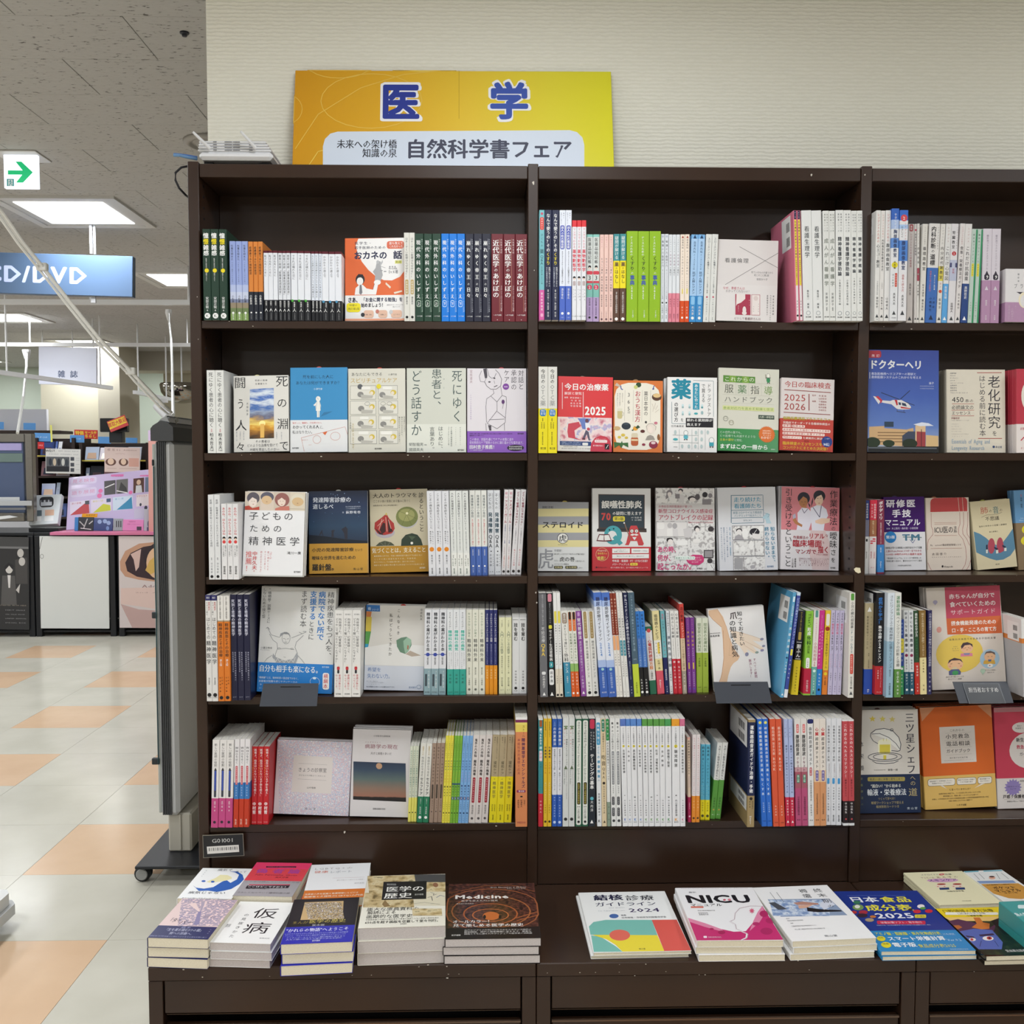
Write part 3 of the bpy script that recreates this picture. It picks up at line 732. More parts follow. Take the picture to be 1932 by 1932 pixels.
A5 873 932 1 930 272 1450 dcd8d2;white book with yellow patch behind its title, right bay top;B 775 950 d8c850|T 300 520 レジデントの 8a8480 .5 .4|Tm 535 935 内分泌代謝教室 3a3438 .5 .66|C 1075 .34 d05030|T 965 1040 改訂 c05040 .5 .3|T 1150 1290 能登洋 3a3438 .5 .52|P 1400 .32 3a3c40
A5 935 1002 1 994 270 1452 dcdad8;white book with light blue foot titled これだけ心電図;B 985 1452 58a0d8|T 300 500 レジデント b08078 .5 .4|T 535 950 これだけ心電図 3a3438 .5 .7|T 1010 1170 佐藤弘明 W .5 .5|P 1400 .3 W
A5 1006 1094 1 1060 270 1452 dcd8da;white book with small picture band and red roundel, right bay top;B 700 950 b8bcd0|Tm 350 575 腎臓教室 2c2628 .35 .46|T 300 575 レジデントのための 8a8480 .82 .22|C 625 .3 b82830|T 600 650 2 W .5 .3|R 735 790 .0 .25 3a3a68|R 735 790 .75 1 3a3a68|T 800 870 症例 c05060 .5 .3|T 1210 1330 前嶋明人 4a4448 .5 .36|P 1400 .25 3a3c40
A5 1098 1160 1 1170 268 1452 dcd6d4;white book titled 食事栄養療法ガイド, right bay top;T 300 520 レジデントのための c08888 .5 .4|Tm 535 1040 食事・栄養療法ガイド 3a3438 .5 .66|T 1095 1290 佐々木雅也 3a3438 .5 .45|P 1400 .32 3a3c40
A5 1163 1247 1 1226 272 1454 dcd8d6;white book with dark navy lower part titled これだけ抗菌薬;B 985 1454 20407c|T 310 500 レジデント c09090 .5 .3|Tm 535 955 これだけ抗菌薬 3a3438 .5 .56|T 1015 1170 高野哲史 W .5 .45|P 1400 .26 W
A5 1258 1392 2 1315 333 1454 b8c8be;pale mint thin book with green edge and yellow band;R 340 1454 .7 1 2a8a5a|T 385 740 糖尿病プラクティス 4a544c .36 .3|R 745 900 .2 .62 d8cc40|T 755 890 サブブック K .4 .22|T 1200 1320 林野泰明 6a746c .36 .2|T 1360 1410 南江 4a544c .36 .2
A5 1402 1622 2 1432 330 1456 d4ccd4;pale lilac book with black house mark 9 and mauve foot;B 945 1456 b088a8|T 400 820 糖尿病プラクティスマニュアル 8a7e8e .5 .24|R 870 940 .22 .78 2a2030|P 865 .27 2a2030|Tm 875 938 9 W .56 .4|P 1040 .2 d4ccd4|T 1180 1250 林道夫 W .5 .26|T 1360 1420 文光堂 W .5 .24
''')
S('''
B1 132 328 2 108 112 1042 e4e4e0 Y=-.004 side=p;white book titled 死にゆく患者の心に聴く at left end of second shelf;T 135 755 死にゆく患者の心に聴く 2c2c30 .5 .56|T 768 806 末期 c05060 .5 .3|Tm 812 1002 柏木哲夫 2c2c30 .5 .46|H 1012 .2 中山書店 K .5
B3 92 308 2 92 72 1052 dcdad4 Y=-.004;off-white over-the-counter drug book with yellow lower half;B 545 1052 e8d820|Tm 100 265 今日の K .48 .48|Tm 270 450 OTC 9a9a98 .48 .46|Tm 452 520 薬 9a9a98 .48 .62|R 552 632 .14 .82 2a78b8|H 572 .3 改訂 W .5|H 605 .3 第六版 W .55|T 655 690 編集 K .45 .14|T 700 775 中島恵美 K .6 .14|T 700 775 伊東明彦 K .35 .14|T 810 960 解説と便覧商品比較 K .45 .14|H 998 .26 南江堂 K .6
C1 148 285 2 - 142 1130 e0e0e0;thin white book with long grey title, left end of third shelf;T 195 750 医師・医療者が知っておきたい子ども虐待 5a5c64 .5 .42|T 872 905 監修 5a5c64 .5 .24|T 925 1060 山口有紗 5a5c64 .5 .34|C 1095 .26 K
C1 293 490 3 - 245 1130 e4e2e2;white book with red title, a face and a red heart on spine;Tm 285 610 あのね、ほんとうはね c84448 .5 .52|C 645 .28 1b191c|C 660 .2 ecc8b0|C 690 .3 d84848|T 730 855 看護の向こうに K .72 .24|T 730 865 子どもの笑顔を K .38 .24|Tm 970 1072 副島賢和 K .5 .42|H 1092 .16 へる c07080 .6
C2 755 1000 3 730 97 1034 dedee2;white book titled こころの病を診る with orange leaf on spine;T 120 515 こころの病を診るということ 2c2c34 .5 .46|T 535 690 私の伝えたい 5a5c64 .7 .22|T 535 680 精神科診療の K .38 .22|C 740 .32 e08828|T 800 905 青木省三 4a4c54 .5 .28|Tm 945 1012 医学書院 K .5 .28
C2 1003 1213 3 980 95 1032 dee0dc;white book titled 大人の発達障害 with pale wrap;B 780 1032 e8e8e2|T 115 525 大人の発達障害を診るということ 2c2c34 .45 .42|T 540 755 診断や対応に迷う症例から考える 5a5c64 .5 .22|T 800 835 編集 K .4 .18|T 840 925 青木省三 5a6c60 .72 .24|T 840 925 村上伸治 5a6c60 .32 .24|Tm 950 1012 医学書院 3a5a4c .5 .28
C2 1215 1408 3 1200 90 1028 e0e0da;white book with blue foot titled 発達障害は心身症;B 710 1028 4a68b0|T 138 388 発達障害は心身症 3a4a54 .5 .5|T 405 692 あの環境を社会からみて障る d05058 .5 .32|T 740 810 宮岡等著 W .5 .22|C 925 .16 W|T 945 1000 中外医学 c8d4f0 .5 .22
C2 1412 1556 2 1398 88 1018 dcdee2;white book titled 子どもの発達障害Q&A;T 120 300 子どもの 3a4048 .42 .5|T 120 300 保護者からの質問に答える 6a6c74 .85 .14|Tb 328 562 発達障害 2a4858 .45 .66|Tm 575 722 Q&A 2a3038 .45 .6|C 760 .1 K|T 785 930 市河茂樹 4a4c54 .42 .34|T 790 930 安房地域医療 6a6c74 .8 .14|Hm 985 .18 丸善 K .7
C2 1556 1656 2 1590 82 1010 e2dede;thin white book with red title アスパーガール, leaning right;Tm 100 185 幼い c85878 .5 .6|Tb 195 450 アスパーガール a02c48 .5 .66|T 460 670 発達障害の女の子の体験 4a5a90 .5 .34|T 690 790 こだまちの 8a4050 .5 .34|T 800 940 子育てエッセイ d06050 .5 .4|C 975 .3 3a3434
C2 1658 1776 2 1716 82 1012 e2dfe0;thin white book with dark red title, leaning against middle upright;Tb 105 480 どうして普通にできないの！ 8c2c44 .5 .5|T 500 680 かくれ発達障害女子の見えない 6a6070 .5 .3|T 730 920 私のミスの正体 c85058 .5 .36|C 975 .28 3a3434
C5 118 172 1 - 205 1016 e0e0e0;white book with navy head, left end of third shelf in right bay;B 205 420 2a3a78|B 420 605 7a7a90|T 235 405 総合内科病棟 W .5 .45|R 630 660 .3 .7 K|T 770 850 筒泉貴彦 K .5 .3
C5 176 262 1 - 200 1018 e0d8d8;white book with red head and brown band, third shelf right bay;B 200 422 d03048|B 422 605 a06848|T 240 410 総合内科病棟 W .7 .3|T 240 400 マニュアル W .3 .3|T 430 580 疾患ごとの管理 e8d8b0 .5 .3|R 625 640 .45 .85 d03048|R 650 662 .15 .85 d03048|R 672 686 .15 .5 d03048|T 770 850 山田悠史 c05060 .72 .22|T 770 850 筒泉貴彦 c05060 .3 .22|H 950 .2 ＭＳ c03048 .5
C5 266 347 1 268 198 1016 803048;maroon and blue pocket manual spine touching the purple cover;B 695 1000 3a80c0|Tb 215 420 ポケディリ W .5 .62|T 450 685 総合内科の病棟実践ハンドブック W .5 .3|T 725 780 編集主幹 W .5 .3|Tm 880 955 MEDSI W .5 .36
D1 120 252 2 107 138 1347 dddad6;white psychiatry primer with navy cap, first on fourth shelf;B 138 200 2a2a60|H 168 .4 改訂 W .6|Tm 215 315 専門医が c04a54 .68 .36|T 215 370 やさしく語る 4a4c50 .3 .3|T 388 640 はじめての 3a3c40 .5 .7|Tm 650 930 精神医学 3a3c40 .5 .82|T 1075 1160 渡辺雅幸 4a4c50 .5 .3|C 1275 .36 K|H 1305 .18 中山書店 K .7
D1 257 398 2 250 148 1345 d87828;orange book with white head on fourth shelf, left bay;B 148 425 e4e0da|B 425 440 a89070|T 152 410 公認心理師に必要な精神医学 3a3434 .5 .42|Tm 455 842 精神疾患とその治療 2c2420 .5 .62|T 865 945 第2版 W .5 .4|T 1060 1160 三村將 K .68 .24|T 1060 1250 村井俊哉編 K .34 .24|C 1305 .3 K
D1 402 626 3 396 132 1336 1a1b38;navy book titled 死別と悲嘆の精神医学 on fourth shelf;Tm 185 602 死別と悲嘆の精神医学 dcdcec .45 .54|T 780 1115 編集松岡弘道西大輔藤澤大介 b8b8cc .7 .24|T 780 1015 監修明智龍男坂口幸弘 b8b8cc .34 .24|H 1300 .2 みすず b8b8cc .6
D1 1572 1876 3 1580 312 1300 e2e0dc;white book with a tiny red-jacketed figure, beside the sumo cover;H 360 .2 医学書院 G .6|T 400 800 向谷地さん、幻覚妄想って 3a3c40 .62 .34|T 400 915 どうやって聞いたらいいんですか？ 3a3c40 .25 .32|C 940 .1 e8d8c8|R 952 992 .3 .62 c03840|R 990 1030 .34 .58 2c2c34|T 1040 1220 意識は後から d06068 .62 .28|T 1040 1225 やってくる。 d06068 .28 .28|Hm 1265 .16 医学書院 K .6
D2 700 948 3 712 295 1236 dcdde1;white book with bold title and grey-blue foot, fourth shelf;B 946 1236 8aa4ac|Tb 325 755 精神科の薬がわかる本 2a2c34 .5 .5|C 790 .26 3a4aa0|R 786 794 .02 .98 3a4aa0|Tm 820 905 姫井昭男 3a3c44 .5 .26|T 965 1160 よく使う薬と副作用 W .66 .2|R 1005 1140 .16 .44 3c4850|H 1205 .18 医学書院 4a5458 .7
D2 952 1164 3 958 295 1236 e0e2e4;white book with large turquoise title and teal foot;B 952 1236 35a090|T 322 515 そうだったのか！ 3a3c44 .5 .4|Tb 520 750 精神科の病気 48b8a4 .5 .6|T 765 920 やさしく見わけて 6a6c70 .7 .2|T 765 950 今日からできる対応 6a6c70 .35 .2|T 1000 1115 中村創 2c4844 .5 .36|H 1205 .18 医学書院 2c6058 .7
D2 1167 1377 3 1164 295 1228 e0dfd0;cream book titled 精神科外来 with green small title;T 325 600 キャラクターが来る 5a7a5c .5 .44|Tm 612 872 精神科外来 34383c .5 .6|T 930 1015 春日武彦 5a5c50 .5 .3|T 1045 1130 小鳩静香 5a5c50 .5 .3|C 1175 .2 6a6c64
D2 1379 1514 3 1386 298 1228 2a2f68;slim navy book with orange foot on fourth shelf;B 908 1228 e09020|T 335 650 よくわかるアディクション問題 W .5 .58|T 670 895 依存症を知りケアにつなげる b8bcd8 .5 .34|T 950 1060 長坂和則 f0e0b0 .5 .4
D2 1528 1672 2 1530 380 1224 e0dfb8;pale yellow thin book titled こころの医学;T 410 500 サバ読者！ 6a6c58 .5 .26|T 525 600 入門 4a5c54 .5 .56|T 600 785 こころの医学 4a5c54 .5 .54|T 800 1000 臨床精神科医への道 7a7c60 .5 .26|T 1040 1140 西丸四方著 5a5c48 .5 .3|H 1180 .2 みす K .6
D2 1682 1846 2 1676 355 1220 e2e2e2;white book titled 技を育む with grey band at head;B 355 380 c8c8c8|H 405 .16 精神医療の K .8|Tb 440 640 技を育む 2c2c2e .5 .56|T 960 1120 神田橋條治 4a4a4c .5 .26|C 1160 .2 K|H 1190 .16 中山書店 K .5
D3 118 207 1 96 175 1360 6a6a6e;grey book with yellow Q and A on spine, left end of middle bay fourth shelf;B 175 195 58585c|T 190 540 患者さんの疑問と悩みに寄り添える b8b8bc .5 .26|T 560 740 不妊治療 e0e0e0 .5 .48|Tm 748 895 Q&A e8c850 .5 .56|R 1070 1105 .25 .75 e0e0e0|T 1115 1260 片桐由起子 W .5 .34|P 1325 .2 W
D3 212 288 1 182 178 1358 17161a;black book with white name plate and teal square, middle bay fourth shelf;R 185 275 .2 .8 d08898|T 290 520 理系なのになぜか学べる b0b0b4 .5 .26|R 540 582 .25 .75 d8d040|Tm 590 950 セミナー生活習慣病 W .5 .5|R 955 1025 .2 .8 3a98a0|Tm 960 1020 3 W .5 .4|R 1042 1222 .15 .85 e4e4e4|Tm 1060 1200 田中逸 K .5 .44|P 1325 .26 W
D3 292 378 2 254 172 1358 e6e6e4;very thin white tall book with yellow tab, middle bay fourth shelf;B 1038 1358 dcd2c0|R 380 518 .15 .85 e0d058|T 530 1000 血糖値スパイク関連疾患チーミング K .5 .4|T 1110 1210 吉田俊秀 K .5 .3|C 1335 .34 K
D3 382 460 1 332 378 1358 e2e0da;white surgery story book with brown tab and teal foot;B 965 1358 3a8aa8|R 402 525 .15 .85 948070|T 412 520 若手向け W .5 .4|Tm 535 860 ストーリーで身につく 3a3c40 .5 .5|Tm 860 960 外科 3a3c40 .5 .66|T 975 1090 センス W .5 .5|T 1120 1200 大塚将之 W .5 .28|H 1310 .2 文光 W .4
D3 462 558 2 412 378 1356 e2e2d8;white home-care guide with orange tab and orange foot;B 978 1068 90b868|B 1068 1356 d86028|R 390 608 .14 .86 d86828|R 390 478 .22 .78 2a2420|T 490 600 まるごと f0e0c8 .5 .4|Tm 630 960 在宅医療のみちしるべ 4a6a3a .5 .56|T 1080 1270 荘司輝昭一 f4e0d0 .5 .46|C 1315 .26 W
D3 562 628 1 498 382 1352 8a4a98;purple book titled 腎代替療法 on fourth shelf;R 395 440 .3 .7 c89ad0|Tm 460 705 腎代替療法 W .5 .62|T 720 1075 選択支援外来実践ガイド e0d0e8 .5 .42|T 1110 1260 小松康宏 e0d0e8 .5 .42|P 1310 .24 W
D3 632 776 2 574 385 1352 e4e2dc;white diabetes drug book with brown plaque on spine;R 388 692 .2 .72 a08858|T 400 680 ここが知りたい最新 d8ccb0 .46 .28|T 715 1140 糖尿病治療薬のエビデンス 5a5c5c .5 .42|T 1180 1290 能登洋 K .5 .3|C 1310 .26 K
D3 779 966 2 694 172 1362 dde2ee;tall white and blue guideline book ending 2024;B 172 262 4a70c0|B 262 330 a8bce4|B 940 1022 a8bce4|B 1022 1362 3a60b0|Tb 220 330 糖尿 2c3460 .5 .48|Tm 330 722 病診療ガイドライン 2c2c34 .5 .46|Tm 740 900 2024 3878c0 .5 .46|C 1045 .18 a0d0d0|T 1080 1260 日本糖尿病学会 c0d0f0 .5 .36|H 1310 .2 南江堂 W .6
D3 968 1044 2 884 178 1360 e4e0da;thin tall book with dark red upper half and orange below;B 178 655 8a3a28|T 230 345 糖尿病 f0d0b8 .5 .5|Tm 360 640 治療の手びき2023 f0d8c8 .5 .52|R 660 825 .1 .9 e8a878|T 860 1010 日本糖尿病 K .5 .36|T 1110 1240 編著学会 K .5 .3|T 1290 1340 南江 K .5 .3
D3 1046 1120 2 956 170 1360 e2e0dc;thin tall white book with teal pill mark on spine;T 200 450 ニチニア日常診療 9a9c98 .5 .34|Tm 455 690 結核診療の手引き 5a5c60 .5 .6|R 712 888 .12 .88 4a90a0|T 725 875 改訂第版 W .5 .4|T 950 1130 日本結核学会編 K .5 .36|T 1290 1340 南江 K .5 .3
D3 1123 1176 1 1042 172 1358 1c2348;tall navy book titled サルコイドーシス診療の手引き2023;Tm 195 910 サルコイドーシス診療の手引き2023 e8e8f0 .5 .66|T 950 1160 編集日本サルコイドーシス学会 a8b0c8 .5 .4|T 1230 1330 克誠堂 c8cce0 .5 .3
D3 1179 1252 1 1104 172 1358 4a6070;tall slate book with lime green foot;B 985 1358 c0d040|T 200 840 ニューモシスチス肺炎のすべて改訂第2版 a8c0d0 .5 .36|H 930 .2 監修 c0d0d8 .5|T 1190 1320 克誠堂出版 4a5a20 .5 .3
D3 1255 1364 2 1192 385 1350 3a80d0;blue thin book with black foot titled 結核を疑う;B 1022 1350 17161a|B 690 1022 4a78c0|Tm 410 690 結核を疑うとは 1c3460 .5 .5|T 700 1015 どういうことかが見える b8d0f0 .5 .46|T 1150 1280 久藤浩章 W .5 .36|C 1305 .28 W
D3 1367 1446 1 1308 560 1330 e4e0dc;short white book with green cap and foot, red title;B 560 605 2a6a50|B 1172 1330 2a6a50|C 605 .3 d05050|T 620 700 あっという間に c05050 .5 .3|Tb 705 960 心電図判読術 c03830 .5 .56|Tb 960 1050 方程 e08030 .5 .56|T 1060 1160 上嶋徳久 K .5 .36
D3 1451 1536 1 1384 380 1326 e6d8a0;cream book with pink foot titled 循環器のトビラ;B 1062 1326 d85868|B 715 925 eceae0|Tm 418 705 循環器のトビラ 2c2c2c .5 .48|R 740 870 .45 .75 e8c850|T 730 900 循環器で悩む K .7 .2|T 730 910 人のための K .3 .2|T 940 1045 杉崎一晶 3a3424 .5 .32|Tm 1165 1260 MEDSI W .5 .4
D3 1540 1590 1 1480 380 1326 70b0b8;teal and navy thin book titled 心不全ノート;B 910 1326 1c2458|Tm 410 480 急性 c05870 .5 .6|T 485 690 心不全ノート 2a4450 .5 .5|T 710 900 看護管理 b05068 .5 .3|T 1040 1170 編集桑原政成 W .5 .42|T 1230 1310 文光堂 W .5 .3
D3 1593 1634 1 1545 380 1322 dfe2e6;thin white book with long bold title, beside the teal and navy one;T 400 640 今日から始めよう！ K .5 .6|Tm 650 1030 運動負荷試験 4a5a6a .5 .9|T 1060 1180 上嶋健治 K .5 .5|T 1230 1310 文光堂 K .5 .4
D3 1637 1737 2 1590 380 1324 e4e2de;white book with red foot titled 心音ふしぎ探検;B 925 1324 c02838|Tm 400 690 心音ふしぎ探検 3a3c44 .5 .62|V 700 900 Yesterday,_Heart_Sound 6a6c70 .5 .22|C 960 .24 W|C 960 .12 c02838|T 1000 1270 坂本二哉による W .5 .44
D3 1740 1792 1 1697 300 1325 c84038;taller red book with beige lower part titled ハンドブック;B 690 1062 d8c0a0|B 1062 1325 a09484|Tb 330 505 血行動態 6a2020 .5 .7|Tm 510 685 ハンドブック f0d0c0 .5 .66|T 700 1050 カテーテルで理解する部門編 6a5040 .5 .5|T 1090 1200 泉知里 W .5 .3|Tm 1225 1310 MEDSI W .5 .4
D3 1796 1897 2 1768 455 1312 7a3a90;purple book with gold title, right of the red handbook;T 470 590 はじめての e0a0b0 .5 .3|Tm 600 790 美容医療 d8b848 .5 .5|T 795 950 ぜんぶホント e8d8f0 .5 .4|R 965 1040 .36 .64 d8c840|T 1070 1240 宮田成章宮崎院 d8c8e8 .5 .32|C 1265 .18 5060c0
D4 26 160 2 18 445 1268 d8dcc8;white and olive green book titled 皮膚科医, next to the hand cover;B 828 1268 9ab040|T 500 815 間宮家の皮膚科医 4a6a3a .5 .62|T 885 985 戸倉新樹 3a4a20 .5 .36|H 1210 .2 南山堂 3a4a20 .5
D4 948 986 1 1092 165 1326 5aa0c8 side=p;tall light blue book with grey barcode cover, leaning right beside the hand cover;R 210 270 .2 .8 d8e8f0|Tm 290 520 これだけは知っておく W .5 .6|Tm 530 860 美容皮膚科 W .5 .8|C 885 .3 1c3460|T 920 1060 川田暁編 W .5 .5|P 1290 .3 W
D4 988 1030 1 1138 165 1326 3a4a98;tall indigo book with white foot, leaning right, second from the hand cover;B 165 200 c8d8e8|B 1235 1326 e4e4e8|Tm 225 780 ビジネス再考プラクティスマニュアル c8d4f0 .5 .7|R 790 860 .2 .8 e0d848|T 890 1130 吉原福全編 W .5 .34
D4 1085 1166 1 1168 370 1296 e0c828;yellow book with black upper cover titled たんぷん;B 370 710 1b1b30|B 710 912 17161a|T 380 590 知られざる胆と石の物語 c8b050 .5 .36|R 600 690 .3 .7 c8b050|R 712 718 .15 .85 W|Tb 735 885 胆ふん W .5 .6|R 895 901 .15 .85 W|T 980 1270 木本哲哉中外医学社 3a3424 .5 .22
D4 1186 1270 1 1222 368 1300 8ac040;lime green book with dark red foot titled 形成外科;B 1003 1282 b82040|V 395 545 That's 1c4424 .5 .42|Tb 550 640 形成 W .5 .52|Tb 645 745 外科 1c4424 .5 .58|T 750 840 図説集 3a5a20 .5 .36|R 885 1000 .22 .7 W|T 900 990 小林直隆 K .46 .2|T 1130 1260 中外医学社 W .5 .3
D4 1274 1338 1 1318 362 1298 e6e0da;white book with pink title and sage teal foot, middle bay;B 985 1298 6aa8a0|R 362 440 .25 .75 5a9a90|T 450 700 よくぞときどき子どもの c07880 .5 .3|T 710 920 小児科相談 c05868 .5 .6|Tm 925 980 50 c05868 .5 .6|C 1030 .26 d8f0e8|T 1070 1250 五十嵐隆編集 W .5 .24|P 1270 .2 3a5a54
D4 1340 1402 1 1384 362 1296 c83088;magenta book with blue foot, fourth shelf middle bay;B 1010 1296 2a80c8|T 410 570 小児のかかりつけ e0a0c8 .5 .3|T 580 800 子どものこころ W .7 .32|Tm 585 980 プライマリ診療ガイド f0c8dc .3 .34|T 1050 1200 篠山裕也 W .5 .3|R 1225 1250 .3 .7 K
D4 1405 1468 1 1450 362 1292 e8c83a;yellow book with orange foot titled 事故予防マニュアル;B 1022 1292 e08030|R 400 530 .2 .8 eceae0|C 565 .4 a03020|T 600 1005 子どもの救急手技マニュアル 3a2c1c .5 .5|C 1062 .3 e8d030|T 1100 1190 井上信明 3a2c1c .5 .34
D4 1474 1622 3 1514 362 1292 c8c0dc;lavender book with pink word in its title, fourth shelf;Tm 388 500 子どもの 2c2a44 .5 .5|Tm 505 628 検査行事 d04878 .5 .56|Tb 632 805 スキルアップ 2c2a44 .5 .52|T 840 1000 事例で学ぶ子どもの権利 7a80a8 .7 .24|T 840 990 ちいさな成功 d88090 .3 .24|T 1045 1140 木田智子 2c2a44 .5 .3|T 1190 1270 学苑社 6a4a80 .5 .3
D4 1695 1760 1 1716 168 1326 e0dcd4 side=p;tall cream book with red oval at right end of middle bay fourth shelf;R 175 250 .22 .78 5a9a40|T 262 560 小児の臓内細菌叢 3a3c44 .5 .56|T 565 830 UP-TO-DATE 3a6a78 .5 .5|R 842 1062 .25 .8 d04838|T 855 1050 最新知見を臨床に f0d0c8 .5 .3|T 1090 1230 児玉浩子編 K .5 .4|P 1275 .28 4a4c50
D5 98 196 1 110 290 1320 b8aa88;beige and blue book with white triangle, first on right bay fourth shelf;B 1035 1320 2a50b0|P 360 .26 W|T 430 810 重症患者管理マニュアル 3a3424 .3 .26|T 430 800 パーフェクトガイド 5a5440 .7 .22|T 850 890 編集 3a3424 .5 .14|T 925 1025 平岡栄治則末泰博 3a3424 .5 .22|Tm 1260 1300 MD W .5 .4
D5 262 356 1 276 172 1336 17161a side=w;black book with blue and white title and red foot;B 1000 1322 c02830|Tb 222 530 症例から学ぶ！ 3a80d0 .5 .5|Tb 540 958 集中治療の24レッスン W .5 .48|V 1020 1240 Real-World_Critical f0d0d0 .7 .14|T 1040 1150 大野博司 W .35 .2|H 1295 .14 羊土社 W .6
D5 361 441 1 376 172 1357 d8e0e8;white book fading to light blue with serif title, right bay;B 560 720 c8d4de|B 720 1357 98b8cc|T 200 1025 さらにワンランク上の産科麻酔に必要なエビデンス 3a4450 .55 .5|T 1040 1120 照井克生 2a3440 .5 .3|T 1190 1330 克誠堂出版 2a3440 .5 .32
D5 444 523 1 452 172 1355 e0e0da;white book with green foot titled ペインクリニック;B 1035 1355 5a8a40|Tm 205 430 運動器疼痛 3a8050 .5 .56|T 435 1010 ペインクリニックの診断と治療 2c2c30 .5 .52|T 1060 1190 岩下成人編 W .5 .36|T 1210 1330 克誠堂 W .5 .28
D5 526 576 1 530 475 1326 2a4a98;short blue and green book with yellow bubble;B 1000 1326 3a9a60|T 500 660 集中治療 a8c0e8 .5 .4|R 688 850 .05 .95 e0d040|Tm 700 830 のリハ 2a3468 .5 .5|T 860 960 ビリ W .5 .5|C 1030 .3 W|T 1080 1250 海塚安郎 W .5 .36
D5 578 693 2 566 372 1322 e0e2e4;white and teal book with maroon disc titled 歯技術;B 1068 1322 2a5a70|Tb 385 620 好きになる 2c3440 .5 .54|Tb 625 850 歯周療法 2c3440 .5 .62|C 880 .32 8a2850|T 920 1045 篠原正和 2c3440 .5 .4|Tm 1085 1220 田中ケイ W .5 .4|C 1270 .24 W
D5 699 755 1 680 375 1322 2a4a30;dark green book with red foot, right bay fourth shelf;B 960 1322 c03028|Tm 400 670 歯科診断の学び方 W .5 .56|T 690 940 おさえるべきコツ 4a9a60 .5 .4|T 990 1120 篠浦伸禎 W .5 .4|T 1190 1300 文光堂 W .5 .3
D5 759 836 1 745 372 1322 8a6a38;brown book with cream foot, right bay fourth shelf;B 905 1322 e8d8a0|T 400 890 極める手術再立ち上げ麻酔アップデート e8d8b8 .5 .4|T 920 1080 松崎正編集 4a3a20 .5 .24|T 1200 1290 克誠 K .5 .26
D5 839 888 1 846 370 1322 2a2858;slim navy book touching the pink baby cover;T 400 1005 小児の超音波ガイド下神経ブロックと応用麻酔 e0e0ec .5 .6|T 1060 1200 竹下淳 W .5 .4|T 1210 1300 克誠 W .5 .4
D5 1925 2010 1 1900 470 1352 b4b2b4 side=p;grey book with orange band on its back cover at the right edge, fourth shelf;B 470 690 e6e4e2|B 690 745 d88038
''')
